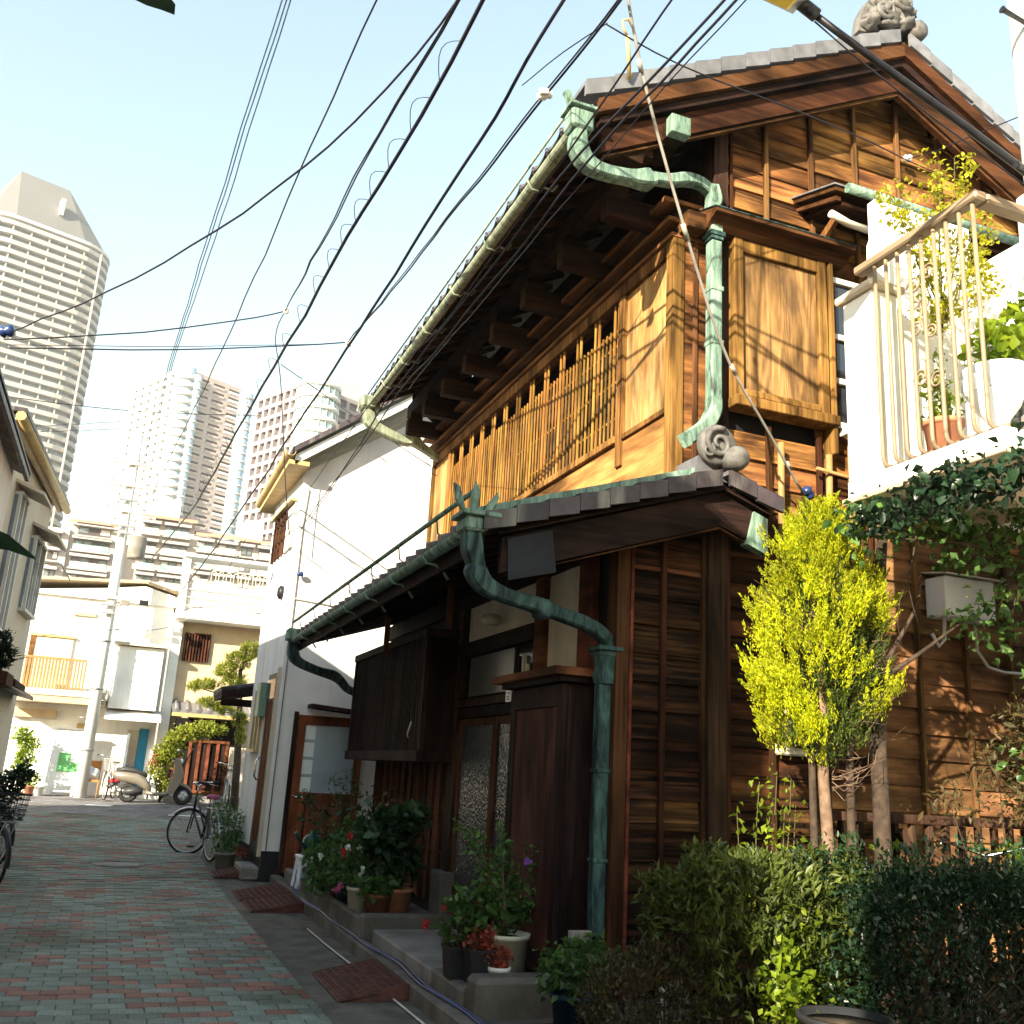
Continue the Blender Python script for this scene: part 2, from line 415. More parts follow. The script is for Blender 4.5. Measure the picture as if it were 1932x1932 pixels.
plain('road_paint', (.75, .75, .72), .8, .1)
# misc
plain('steel_dark', (.018, .018, .022), .45, .3, 10, 0, .3)
plain('steel_grey', (.3, .31, .32), .4, .2, 10, 0, .7)
plain('chrome', (.75, .75, .77), .18, .05, 10, 0, 1.0)
plain('rubber', (.012, .012, .013), .7, .2)
plain('wire', (.012, .012, .02), .55, .2)
plain('wire_blue', (.10, .17, .26), .5, .2)
plain('wire_grey', (.30, .28, .25), .6, .2)
plain('cast_red', (.10, .038, .03), .75, .3, 12, .3, stain=((.05, .035, .03), 5, .6))
plain('hose_blue', (.01, .035, .17), .35, .1, 5, 0, 0, 0, .5)
plain('terracotta', (.42, .17, .09), .85, .2, 8, .2, stain=((.3, .2, .15), 4, .5))
plain('terracotta_dark', (.20, .065, .04), .85, .2, 8, .2)
plain('pot_cream', (.55, .53, .42), .6, .1, 5, 0, stain=((.3, .27, .2), 3, .5))
plain('pot_white', (.7, .7, .67), .5, .08, 5)
plain('pot_black', (.018, .018, .02), .5, .2, 5)
plain('pot_blue', (.01, .03, .07), .4, .2, 5)
plain('plastic_white', (.75, .77, .8), .4, .05, 5, stain=((.5, .5, .5), 3, .4))
plain('plastic_green', (.01, .06, .045), .35, .15, 5)
plain('white_metal', (.55, .51, .44), .5, .08, 6, stain=((.4, .3, .2), 4, .4))
plain('rail_beige', (.23, .17, .11), .5, .12, 6, stain=((.25, .16, .1), 4, .5))
plain('pvc_grey', (.5, .49, .46), .5, .08, 5)
plain('gutter_tan', (.42, .30, .13), .5, .15, 5)
plain('bark', (.05, .034, .024), .95, .4, 18, .8)
plain('bark_pale', (.16, .105, .07), .95, .35, 18, .8)
plain('stem', (.09, .07, .035), .9, .3, 12)
plain('bamboo', (.30, .18, .07), .6, .2, 8)
plain('transom_glass', (.075, .075, .07), .35, .2, 2, 0, 0, 0, .5)
glass('window_dark', (.03, .035, .045), .05, .8)
glass('window_sky', (.16, .22, .28), .05, .9)
glass('frost_glass', (.33, .40, .48), .5, .4)
plain('frost_white', (.66, .71, .74), .45, .06, 3)
m_, N_, L_, P_ = nt('pattern_glass')
mp_ = coords(N_, L_, (1, 1, 1)); v_ = N_.new('ShaderNodeTexVoronoi'); v_.inputs['Scale'].default_value = 38; L_.new(mp_.outputs[0], v_.inputs['Vector'])
r_ = ramp(N_, (.022, .026, .03), (.05, .054, .056), .1, .6); L_.new(v_.outputs['Distance'], r_.inputs[0]); L_.new(r_.outputs[0], P_.inputs['Base Color'])
P_.inputs['Roughness'].default_value = .22; P_.inputs['Specular IOR Level'].default_value = .8; bump(N_, L_, P_, v_.outputs['Distance'], .8, .01)
# foliage
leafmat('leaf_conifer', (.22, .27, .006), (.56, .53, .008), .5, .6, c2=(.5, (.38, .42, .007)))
leafmat('leaf_conifer_shade', (.025, .045, .006), (.085, .115, .010), .35, .6)  # shaded copy of leaf_conifer, shade inside and right of the crown painted in
leafmat('leaf_hedge', (.006, .016, .009), (.022, .050, .022), .25, .35)
leafmat('leaf_azalea', (.028, .044, .009), (.11, .135, .024), .35, .45)
leafmat('leaf_bronze', (.022, .026, .008), (.075, .05, .018), .3, .45)
leafmat('leaf_bright', (.09, .15, .012), (.26, .33, .02), .55, .45)
leafmat('leaf_yellow', (.20, .21, .008), (.40, .37, .015), .45, .5)
leafmat('leaf_green', (.028, .07, .016), (.10, .19, .045), .35, .4)
leafmat('leaf_dark', (.012, .032, .012), (.04, .085, .03), .3, .35)
leafmat('leaf_pine', (.11, .15, .016), (.29, .31, .035), .35, .5)
leafmat('leaf_maple', (.05, .05, .02), (.12, .075, .03), .35, .5)
leafmat('petal_red', (.35, .01, .015), (.55, .04, .04), .3, .5)
leafmat('petal_pink', (.45, .08, .17), (.6, .2, .3), .3, .5)
leafmat('petal_white', (.7, .7, .62), (.8, .8, .75), .3, .5)
leafmat('petal_purple', (.2, .04, .35), (.3, .1, .5), .3, .5)
leafmat('leaf_redfol', (.22, .03, .02), (.45, .10, .05), .3, .5)
plain('pole_white', (.62, .62, .60), .7, .08, 4, .1)
plain('blue_paint', (.02, .18, .32), .5, .15, 4)
plain('meter_green', (.16, .24, .17), .5, .1, 4)
plain('lens_yellow', (.75, .55, .08), .4, .05, 4)
# ================================================================== ground, alley, kerb
g = MB(); ys = [-60, -20, 0, 6, 10, 11] + [11.5 + .5 * i for i in range(40)] + [40, 60, 120, 300, 900]
vs = []
for y in ys:
    zz = gz(min(y, 34)) - .012
    vs += [(-600, y, zz), (-3, y, zz), (3, y, zz), (600, y, zz)]
g.add(vs, [(i * 4 + j, i * 4 + j + 1, i * 4 + j + 5, i * 4 + j + 4) for i in range(len(ys) - 1) for j in range(3)])
g.build('ground', 'asphalt', None, kind='structure')
# mortar bed of the brick paving
bed = MB(); vs = []
ys = [-4 + i for i in range(16)] + [12.5 + .5 * i for i in range(21)]
for y in ys: vs += [(-1.25 - .012 * y, y, gz(y) - .004), (1.56 - .01 * y, y, gz(y) - .004)]
bed.add(vs, [(i * 2, i * 2 + 1, i * 2 + 3, i * 2 + 2) for i in range(len(ys) - 1)])
alley = bed.build('alley_paving', 'mortar', None, kind='structure')
# brick pavers, long side across the alley
PL, PW = .2, .135
def paver_color(ix, iy):
    a = noise.noise(Vector((ix * .62 + 3.1, iy * .62, 1.7))) + .5 * noise.noise(Vector((ix * 1.1, iy * 1.3, 7.7)))
    return 'paver_red' if a + rnd.uniform(-.16, .16) > .22 else 'paver_green'
pm = {}
for c in ('paver_red', 'paver_green'):
    mb = MB(); mb.box(-PL / 2 + .003, PL / 2 - .003, -PW / 2 + .003, PW / 2 - .003, -.03, .004, .004)
    me_o = mb.build('brick_paver', c, None); pm[c] = me_o.data; bpy.data.objects.remove(me_o)
rest = {'paver_red': MB(), 'paver_green': MB()}
cnt = 0
for iy in range(0, 190):
    y = 4.0 + iy * PW
    if y > 22.4: break
    xl, xr = -1.22 - .012 * y, 1.53 - .01 * y
    ix = 0; x = xl + (PL / 2 if iy % 2 else 0) + rnd.uniform(-.004, .004)
    while x < xr:
        xa, xb = x, min(x + PL, xr)
        if xb - xa > .04:
            c = paver_color(int(round(x / .2)), iy)
            cx = (xa + xb) / 2; dz = rnd.uniform(-.002, .0025)
            inman = (cx - .27) ** 2 + (y - 14.6) ** 2 < .33 ** 2
            vis = cx > -(y * .075 + .0) - 1.25
            if inman: pass
            elif 5.9 < y and cnt < 300 and xb - xa > .19 and cx > -.14 * y + .0 and vis and y > 6.1:
                o = bpy.data.objects.new('brick_paver', pm[c]); COL.objects.link(o); o.parent = alley
                o.location = (cx, y, gz(y) + dz); o.rotation_euler = (rnd.uniform(-.012, .012), rnd.uniform(-.012, .012), rnd.uniform(-.006, .006)); cnt += 1
            else:
                z0 = gz(y) + dz
                rest[c].box(xa + .003, xb - .003, y - PW / 2 + .003, y + PW / 2 - .003, z0 - .02, z0 + .004, 0 if y > 9 else .003)
        x += PL; ix += 1
for c in rest: rest[c].build('brick_pavers', c, alley, kind='stuff')
# manhole
mh = MB(); mh.lathe([(0, .004), (.25, .004), (.27, .0), (.3, .0), (.31, .006), (.33, .006), (.335, -.02)], (.27, 14.6, gz(14.6) + .004), 28)
mho = mh.build('manhole_cover', 'paver_manhole' if 'paver_manhole' in MATS else 'concrete_light', None); tag(mho, 'round pale manhole cover set in the brick alley', 'manhole cover')
# grey tiles of the crossing street
cr = MB(); pts = [(-14, 24.9), (14, 19.2), (14, 25.2), (-14, 30.6)]
def crz(y): return gz(y)
nx = 28; vs = []
for i in range(nx + 1):
    t = i / nx
    for (a, b) in ((0, 1), (3, 2)):
        x = pts[a][0] + (pts[b][0] - pts[a][0]) * t; y = pts[a][1] + (pts[b][1] - pts[a][1]) * t; vs.append((x, y, gz(y) + .002))
cr.add(vs, [(i * 2, i * 2 + 2, i * 2 + 3, i * 2 + 1) for i in range(nx)])
cross = cr.build('crossing_street', 'mortar', None, kind='structure')
u = Vector((28, -5.7, 0)).normalized(); v = Vector((.2, 1, 0)).normalized(); tl = MB()
for i in range(-26, 40):
    for j in range(0, 28):
        c = Vector((-3, 22.75, 0)) + u * (i * .2 + (0 if j % 2 else 0)) + v * (j * .2)
        if -6 < c.x < 5: 
            z0 = gz(c.y) + .004; tl.obox((c.x, c.y, z0 - .004 + rnd.uniform(-.002, .002)), u, v, (0, 0, 1), .094, .094, .01)
tl.build('grey_paver_tiles', 'paver_grey', cross, kind='stuff')
pm_ = MB(); pm_.obox((-.15, 24.6, gz(24.6) + .016), u, v, (0, 0, 1), .28, .22, .003)
pm_.build('painted_mark', 'road_paint', cross)
pm_ = MB(); pm_.obox((1.75, 22.6, gz(22.6) + .016), u, v, (0, 0, 1), .5, .06, .003)
pm_.build('painted_mark', 'road_paint', cross)
# drain strip and kerb along the house
st = MB(); ys = [-2, 4, 8, 11, 12, 13, 14, 16, 18, 20, 22]; vs = []
for y in ys: vs += [(1.535 - .01 * y, y, gz(y) + .0), (2.12 - .004 * y, y, gz(y) - .004)]
st.add(vs, [(i * 2, i * 2 + 1, i * 2 + 3, i * 2 + 2) for i in range(len(ys) - 1)])
st.build('drain_strip', 'concrete_dark', None, kind='structure')
kb = MB().box(2.07, 2.19, 3.2, 3.202, 0, .01).build('kerb', 'concrete', None, kind='structure')
y = 3.2
while y < 13.4:
    x = 2.10 - .004 * (y - 4); L = .595
    MB().box(x, x + .12, y + .003, y + L, -.02 + gz(y), .105 + gz(y) + rnd.uniform(-.004, .004), .012).build('kerb_stone', 'concrete', kb); y += L + .005
pv = MB(); pv.box(2.215, 2.95, 5.9, 13.2, -.02, .075); pv.build('house_apron', 'concrete_dark', None, kind='structure')
pv = MB(); pv.box(2.25, 9, 1.0, 5.9, -.02, .03); pv.build('garden_soil', 'soil', None, kind='structure')
# doorstep slab and raised edges
ds = MB(); ds.box(2.22, 2.98, 6.92, 8.56, .02, .20, .015); dso = ds.build('doorstep', 'concrete_light', None, kind='structure')
MB().box(2.225, 2.97, 6.26, 6.90, .02, .205, .02).build('doorstep_end', 'concrete', dso)
MB().box(2.24, 3.3, 6.02, 6.24, .02, .30, .03).build('doorstep_kerb', 'concrete', dso)
pl = MB(); pl.box(2.18, 2.96, 8.66, 12.9, .0, .235, .02); pla = pl.build('planter_ledge', 'concrete', None, kind='structure')
MB().box(2.13, 2.96, 8.58, 8.70, .0, .31, .025).build('ledge_kerb', 'concrete', pla)
MB().box(2.12, 2.20, 8.72, 12.6, .06, .275, .02).build('ledge_kerb', 'concrete', pla)
# ================================================================== the timber house
house = thing('timber_house', 'old two-storey timber townhouse with weathered boards, lattice window and tiled gable roofs', 'house', (3.0, 5.85, 0))
H = house
YW = 5.85
RX, SL = 5.45, .53                       # upper ridge x, slope
def soff(x): return 7.62 - SL * abs(x - RX)
def B(x0, x1, y0, y1, z0, z1, name, mat, par=None, b=.003):
    return MB().box(x0, x1, y0, y1, z0, z1, b).build(name, mat, par or H)

# ---- gable wall with lapped boards and battens
gw = MB()
gw.box(3.08, 3.72, 5.87, 5.95, .1, 3.42)
gw.prism([(3.76, .1), (7.2, .1), (7.2, soff(7.2) - .02), (RX, soff(RX) - .02), (3.76, soff(3.76) - .02)], 'y', 5.872, 5.95)
gable = gw.build('gable_wall', 'void', H)
def board(xa, xb, z, h, mat):
    c = ((xa + xb) / 2, YW - .018 + rnd.uniform(-.003, .003), z + h / 2 + rnd.uniform(-.004, .004))
    a = .115 + rnd.uniform(-.025, .03)
    t = rnd.uniform(-.002, .002)
    ax = Vector((1, 0, t)).normalized(); az = Vector((0, math.sin(a), math.cos(a)))
    ay = az.cross(ax)
    MB().obox(c, ax, ay, az, (xb - xa) / 2 - .0015, .009, h / 2 + .012, .002).build('board', mat, gable)
rh = .19
z = .27; k = 0
while z < 3.36:
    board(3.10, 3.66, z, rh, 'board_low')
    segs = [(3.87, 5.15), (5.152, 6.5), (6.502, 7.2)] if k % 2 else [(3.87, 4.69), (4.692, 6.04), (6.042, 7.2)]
    for a, b in segs: board(a, b, z, rh, 'board_low_lit' if a > 4.6 else 'board_low')
    z += rh; k += 1
while z < 7.45:
    xl = max(3.80, RX - (soff(RX) - z - .02) / SL); xr = min(7.2, RX + (soff(RX) - z - .02) / SL)
    cuts = [5.15, 6.58] if k % 2 else [4.69, 6.09]
    xs = [xl] + [c for c in cuts if xl + .15 < c < xr - .15] + [xr]
    for a, b in zip(xs[:-1], xs[1:]):
        if z > 4.0 and z + rh < 5.7 and a < 4.3 and b < 4.82: continue
        board(a + .001, b, z, rh, 'board_gable')
    z += rh; k += 1
for x in (3.35, 4.23, 4.69, 5.15, 5.57, 6.04, 6.5, 6.95):
    B(x - .018, x + .018, YW - .072, YW - .035, .25, 3.3 if x < 3.8 else 4.15, 'batten', 'batten_low' if x < 5.4 else 'batten', gable)  # right-hand battens take the paler wood as painted sunlight
for x in (4.24, 4.69, 5.15, 5.62, 6.09, 6.58, 7.02):
    zb = 5.82 if x < 4.8 else 4.16
    B(x - .018, x + .018, YW - .072, YW - .035, zb, soff(x) - .02, 'batten', 'batten', gable)
B(3.0, 3.095, 5.80, 5.95, .12, 3.3, 'corner_post', 'batten_low')
B(3.097, 3.122, 5.79, 5.86, .12, 3.25, 'corner_trim', 'red_trim')
B(3.69, 3.85, 5.77, 5.93, .05, 3.35, 'main_post', 'post_dark')
B(3.655, 3.688, 5.785, 5.86, .05, 3.3, 'post_trim', 'batten_low')
B(3.852, 3.885, 5.785, 5.86, .05, 3.3, 'post_trim', 'batten_low')
B(3.74, 3.868, 5.775, 5.93, 3.3, 6.68, 'upper_post', 'post_dark')
B(3.90, 3.925, 5.79, 5.86, 5.82, 6.70, 'post_trim', 'batten_low')
B(2.99, 7.2, 5.79, 5.94, .02, .2, 'foundation_beam', 'concrete_dark')
# wall of the upper storey behind the lattice, and the street wall above it
B(3.72, 3.80, 5.96, 12.1, 3.3, 6.62, 'upper_wall', 'eave_dark')
B(3.78, 7.2, 12.0, 12.1, .1, 6.6, 'rear_wall', 'eave_dark')
# a window behind the balcony
wn_ = B(4.86, 5.75, YW - .06, YW - .02, 4.25, 5.55, 'window', 'window_dark')
for zz in (4.25, 4.62, 5.0, 5.5): B(4.84, 5.77, YW - .09, YW - .061, zz, zz + .05, 'glazing_bar', 'white_metal', wn_)
for xx in (4.84, 5.15, 5.45, 5.74): B(xx, xx + .035, YW - .085, YW - .063, 4.25, 5.55, 'glazing_bar', 'beam_x', wn_)
B(4.84, 5.9, YW - .32, YW - .12, 4.16, 4.22, 'window_sill', 'white_metal')
B(4.84, 4.88, YW - .30, YW - .26, 4.22, 4.62, 'handrail_post', 'batten')
B(4.84, 5.9, YW - .31, YW - .25, 4.62, 4.67, 'handrail', 'batten')
# vertical bamboo poles on the wall below it
for x, z0, z1 in ((4.95, 3.2, 4.15), (4.74, 3.3, 4.0), (4.30, 3.2, 4.02)):
    MB().tube([(x, YW - .1, z0), (x + .01, YW - .1, z1)], .026, 8).build('pole', 'bamboo', H)
MB().tube([(4.6, YW - .14, 3.86), (5.3, YW - .14, 3.80)], .013, 6).build('bamboo_rod', 'bamboo', H)

# ---- shutter box on the gable
sb = MB()
sb.box(3.87, 3.955, 5.70, 5.83, 4.24, 5.62, .006); sb.box(4.655, 4.74, 5.70, 5.83, 4.24, 5.62, .006)
sb.box(3.957, 4.653, 5.705, 5.83, 5.51, 5.615, .006); sb.box(3.86, 4.80, 5.66, 5.83, 4.22, 4.30, .006); sb.box(3.957, 4.653, 5.69, 5.83, 4.302, 4.375, .02)
sb.box(4.76, 4.80, 5.69, 5.83, 4.0, 5.62, .006)
box_ = sb.build('shutter_box', 'frame_gold', H)
B(3.95, 4.66, 5.735, 5.76, 4.36, 5.52, 'door_panel', 'panel_old', box_)
cor = MB().prism([(5.56, 5.70), (5.56, 5.73), (5.82, 5.82), (5.86, 5.82), (5.86, 5.62), (5.70, 5.62), (5.66, 5.66), (5.60, 5.68)], 'x', 3.62, 4.92).build('cornice', 'beam_x', box_)
MB().prism([(5.555, 5.734), (5.555, 5.741), (5.82, 5.832), (5.82, 5.825)], 'x', 3.61, 4.93).build('copper_flashing', 'patina_dark', box_)
B(3.46, 3.62, 5.70, 5.86, 5.60, 5.74, 'cornice_return', 'beam_x', box_)

# ---- small canopy over the gable window
hs = MB().prism([(5.30, 5.985), (5.30, 6.02), (5.83, 6.20), (5.83, 6.16)], 'x', 4.52, 6.5).build('window_canopy', 'beam_x', H)
MB().prism([(5.34, 5.93), (5.34, 5.97), (5.83, 6.14), (5.83, 6.10)], 'x', 4.56, 4.60).build('canopy_rafter', 'beam_x', hs)
MB().prism([(5.34, 5.90), (5.34, 5.93), (5.83, 6.08), (5.83, 6.05)], 'x', 4.62, 6.4).build('canopy_soffit', 'eave_dark', hs)
MB().prism([(5.285, 6.022), (5.285, 6.034), (5.835, 6.216), (5.835, 6.203)], 'x', 4.50, 6.5).build('canopy_sheet', 'tile', hs)
gp = MB(); gp.tube([(4.60, 5.26, 6.0), (6.5, 5.26, 6.0)], .04, 10)
gp.build('canopy_gutter', 'patina', hs)
MB().tube([(4.55, 5.40, 5.84), (4.75, 5.44, 5.83), (5.0, 5.46, 5.84)], .03, 10).build('pole_end', 'white_metal', hs)
MB().bar((4.62, 5.83, 5.60), (4.66, 5.45, 5.88), .04, .06).build('bracket', 'frame_gold', hs)

# ---- upper roof
rf = MB()
EX = 2.50                                 # eave x
Y0, Y1 = 5.50, 11.95
def slope_slab(m, xa, xb, rx, zr, sl, y0, y1, t0, t1):
    za, zb = zr - sl * abs(xa - rx), zr - sl * abs(xb - rx)
    m.prism([(xa, za + t0), (xb, zb + t0), (xb, zb + t1), (xa, za + t1)], 'y', y0, y1)
slope_slab(rf, EX, RX, RX, 7.62, SL, Y0 + .08, Y1, .062, .12)
slope_slab(rf, RX, 8.4, RX, 7.62, SL, Y0 + .08, Y1, .062, .12)
roof = rf.build('upper_roof', 'eave_dark', H)
# tile field (upper face, seen only from above)
def tile_field(name, xa, xb, rx, zr, sl, y0, y1, t, par):
    n = int((y1 - y0) / .265); m = MB(); sec = []
    for i in range(n):
        for u, hgt in ((0, .0), (.1, -.012), (.45, -.02), (.75, -.004), (.86, .03), (.95, .028)):
            sec.append((y0 + (i + u) * (y1 - y0) / n, hgt))
    nr = max(2, int(abs(xb - xa) / .235)); vs = []
    for r in range(nr + 1):
        for lip in (0, .018):
            x = xa + (xb - xa) * r / nr; zz = zr - sl * abs(x - rx) + t + lip
            vs.extend([(x, y, zz + h_) for y, h_ in sec])
    ns = len(sec); m.add(vs, [(i * ns + j, i * ns + j + 1, (i + 1) * ns + j + 1, (i + 1) * ns + j) for i in range(2 * nr + 1) for j in range(ns - 1)])
    o = m.build(name, 'tile', par); o['kind'] = 'stuff'; return o
tile_field('tile_field', EX - .06, RX, RX, 7.62, SL, Y0 + .12, Y1, .15, roof)
tile_field('tile_field', RX, 8.4, RX, 7.62, SL, Y0 + .12, Y1, .15, roof)
# verge tiles
def verge_tile(xa, xb, zf, y, depth, mat, par, th=.03):
    za, zb = zf(xa), zf(xb); lift = .014
    lo, hi = (za, zb)
    m = MB()
    up = lift if za < zb else -lift
    m.prism([(xa, za + lift), (xb, zb - lift * .3), (xb, zb - lift * .3 - depth), (xa, za + lift - depth)], 'y', y, y + th)
    m.prism([(xa, za + lift + .006), (xb, zb - lift * .3 + .006), (xb, zb - lift * .3 - .03), (xa, za + lift - .03)], 'y', y + th + .001, y + .30)
    return m.build('verge_tile', mat, par)
n = 13
for i in range(n):
    xa = EX - .05 + (RX - EX) * i / n; xb = xa + (RX - EX) / n - .004
    verge_tile(xa, xb, lambda x: 7.94 - SL * abs(x - RX), 5.44, .13, 'tile', roof)
    xa2 = 2 * RX - xb; xb2 = 2 * RX - xa
    za = 7.94 - SL * abs(xa2 - RX); zb = 7.94 - SL * abs(xb2 - RX)
    MB().prism([(xa2, za - .004), (xb2, zb + .014), (xb2, zb - .116), (xa2, za - .134)], 'y', 5.44, 5.47).build('verge_tile', 'tile', roof)
# bargeboards: moulding steps then the deep board
def barge(par, rx, zr, sl, xl, xr, y, zt, zb, mat, th=.05, name='bargeboard', bow=.0):
    for s_, xe in ((-1, xl), (1, xr)):
        m = MB(); pts = []; N_ = 6; top = []; bot = []
        for i in range(N_ + 1):
            x = rx + (xe - rx) * i / N_; u = i / N_
            zc = zr - sl * abs(x - rx)
            top.append((x, zc + zt)); bot.append((x, zc + zb - bow * math.sin(u * math.pi) * 0 - (.02 * u)))
        m.prism(top + bot[::-1], 'y', y, y + th)
        m.build(name, mat, par)
barge(roof, RX, 7.62, SL, EX + .06, 8.3, 5.46, .05, .185, 'barge', .10, 'verge_moulding')
barge(roof, RX, 7.62, SL, EX + .10, 8.3, 5.50, -.03, .048, 'barge_dark', .08, 'verge_moulding')
barge(roof, RX, 7.62, SL, EX + .14, 8.2, 5.555, -.24, -.032, 'barge', .055)
barge(roof, RX, 7.62, SL, EX + .16, 8.2, 5.575, -.275, -.242, 'beam_x', .05, 'barge_bead')
# soffit boards, rafters, purlin and arms under the street eave
sf = MB(); slope_slab(sf, EX + .05, 3.76, RX, 7.62, SL, Y0 + .12, Y1 - .02, .045, .06); soffit = sf.build('soffit', 'eave_dark', roof)
y = 5.72
while y < 11.9:
    m = MB(); za, zb = 7.62 - SL * (RX - EX - .06), 7.62 - SL * (RX - 3.76)
    m.prism([(EX + .06, za - .01), (3.76, zb - .01), (3.76, zb + .043), (EX + .06, za + .043)], 'y', y - .022, y + .022); m.build('rafter', 'beam_x', roof); y += .303
for xe in (7.9,):
    sf2 = MB(); slope_slab(sf2, 7.2, 8.35, RX, 7.62, SL, Y0 + .12, Y1 - .02, .045, .06); sf2.build('soffit', 'eave_dark', roof)
B(2.98, 3.10, 5.62, 12.0, 6.02, 6.20, 'purlin', 'eave_dark', roof)
for y in (6.08, 6.92, 7.76, 8.60, 9.46, 10.24, 10.99, 11.75):
    a = B(2.93, 3.74, y - .06, y + .06, 5.72, 5.92, 'arm', 'eave_dark', roof, .006)
    B(2.96, 3.12, y - .05, y + .05, 5.921, 6.02, 'bearing_block', 'eave_dark', roof, .004)
B(2.46, 2.50, Y0 + .06, Y1, 6.03, 6.13, 'eave_fascia', 'beam_y', roof)
# purlin ends that poke through the gable with copper caps
for (x, z0) in ((3.20, 6.16),):
    B(x - .06, x + .09, 5.42, 5.86, z0 - .02, z0 + .12, 'purlin_end', 'eave_dark', roof)
    B(x - .066, x + .096, 5.405, 5.49, z0 - .026, z0 + .126, 'copper_cap', 'patina', roof, .004)
MB().prism([(2.72, 5.98), (3.0, 5.93), (3.04, 6.10), (2.74, 6.18)], 'y', 5.60, 5.72).build('corner_bracket', 'eave_dark', roof)
# ridge and ornament
rg = MB(); rg.prism([(RX - .14, 7.80), (RX + .14, 7.80), (RX + .12, 8.05), (RX, 8.12), (RX - .12, 8.05)], 'y', 5.62, 11.9); rg.build('ridge', 'tile', roof)
on = MB()
on.prism([(RX - .40, 7.86), (RX + .20, 7.96), (RX + .22, 8.18), (RX + .05, 8.36), (RX - .12, 8.36), (RX - .28, 8.22), (RX - .36, 8.06)], 'y', 5.56, 5.66)
orn = on.build('ridge_ornament', 'tile_ornament', roof)
for (dx, dz, r, y_) in ((-.24, 8.02, .10, 5.53), (-.10, 8.02, .11, 5.50), (.05, 8.03, .10, 5.50), (-.17, 8.15, .10, 5.51), (-.02, 8.18, .11, 5.49), (.10, 8.17, .09, 5.52), (-.08, 8.29, .09, 5.52), (.04, 8.29, .09, 5.53), (.16, 8.06, .07, 5.54), (-.30, 7.95, .07, 5.54)):
    MB().blob((RX + dx, y_, dz), r, .08, r * .8, int(dz * 100) + int(dx * 50), 16, 12, .9).build('scroll', 'tile_ornament', orn)
def spiral(cx, y, cz, r, turns, th, par, mat, flip=1, name='scroll'):
    pts = []
    for i in range(26):
        t = i / 25; a = flip * (t * turns * 2 * math.pi) + 1.2; rr = r * (1 - .8 * t)
        pts.append((cx + rr * math.cos(a), y, cz + rr * math.sin(a)))
    return MB().tube(pts, [th * (1 - .4 * i / 25) for i in range(26)], 7).build(name, mat, par)
spiral(RX + .0, 5.44, 8.22, .12, 1.6, .03, orn, 'tile_ornament')
spiral(RX - .2, 5.46, 8.07, .10, 1.5, .028, orn, 'tile_ornament', -1)
MB().lathe([(0, -.02), (.055, -.012), (.085, .02), (.09, .06), (.085, .2)], (RX + .17, 5.42, 7.99), 20, ax=(0, 1, 0)).build('ridge_end_disc', 'tile_ornament', roof)

# ---- street lattice on the upper storey
XL = 3.45
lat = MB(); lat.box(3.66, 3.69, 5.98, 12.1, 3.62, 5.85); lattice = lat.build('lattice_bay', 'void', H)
B(3.30, 3.70, 5.78, 12.28, 5.822, 5.86, 'cornice', 'beam_y', lattice); B(3.45, 3.70, 5.82, 12.2, 5.73, 5.82, 'cornice_recess', 'void', lattice)  # recess strips coloured black to paint the shade between mouldings
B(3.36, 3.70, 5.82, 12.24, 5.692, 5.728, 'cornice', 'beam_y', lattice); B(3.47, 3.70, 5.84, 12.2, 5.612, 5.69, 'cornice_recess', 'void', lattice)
B(3.40, 3.70, 5.84, 12.2, 5.575, 5.61, 'cornice', 'beam_y', lattice); B(3.43, 3.52, 5.955, 12.15, 5.46, 5.573, 'header', 'frame_gold', lattice)
B(3.34, 3.80, 5.84, 12.2, 5.862, 5.885, 'bay_roof', 'eave_dark', lattice)
MB().prism([(3.0, 6.2), (3.0, 6.36), (3.80, 6.76), (3.80, 5.88), (3.45, 5.88)], 'y', 11.84, 11.88).build('end_infill', 'eave_dark', roof)
B(3.42, 3.52, 5.845, 5.953, 3.6, 5.573, 'corner_post', 'frame_gold', lattice, .005)
B(3.43, 3.51, 6.66, 6.76, 3.95, 5.458, 'stile', 'frame_gold', lattice, .004); B(3.43, 3.51, 11.36, 11.44, 3.6, 5.458, 'stile', 'frame_gold', lattice)
B(3.43, 3.51, 12.08, 12.17, 3.6, 5.458, 'stile', 'frame_gold', lattice)
B(3.465, 3.49, 5.95, 6.662, 4.21, 5.462, 'near_panel', 'panel_z', lattice); B(3.465, 3.49, 11.43, 12.09, 3.6, 5.462, 'far_panel', 'panel_z', lattice)
B(3.415, 3.52, 6.76, 11.36, 4.165, 4.225, 'sill', 'frame_gold', lattice, .004); B(3.43, 3.52, 5.953, 6.66, 4.165, 4.21, 'sill', 'frame_gold', lattice)
B(3.455, 3.49, 5.95, 12.08, 3.86, 4.163, 'sill_board', 'panel_y', lattice); B(3.445, 3.49, 5.95, 12.08, 3.55, 3.857, 'sill_board', 'panel_y', lattice)
for zz in (4.42, 4.75, 5.08, 5.22): B(3.478, 3.492, 6.76, 11.36, zz - .012, zz + .012, 'cross_rail', 'slat_gold', lattice, 0)
i = 0; y = 6.805
tall = MB().box(XL + .004, XL + .022, -.0125, .0125, 4.225, 5.46, .003); short = MB().box(XL + .008, XL + .022, -.0105, .0105, 4.225, 5.24, .003)
protos = {}
for key, mb in (('t', tall), ('s', short)):
    mb.v = [(a, b + 8.0, c) for a, b, c in mb.v]
    protos[key] = mb.build('slat', 'slat_gold', lattice)
first = {'t': True, 's': True}
while y < 11.34:
    key = 't' if i % 5 in (0, 1) else 's'
    o = protos[key]
    if not first[key]: o = o.copy(); COL.objects.link(o)
    first[key] = False; o.location.y = y - 8.0
    y += .0755; i += 1
# gable side return of the bay
B(3.525, 3.735, 5.86, 5.90, 3.6, 5.60, 'side_board', 'board_gable', lattice)
B(3.60, 3.64, 5.845, 5.858, 3.6, 5.60, 'side_batten', 'batten', lattice)

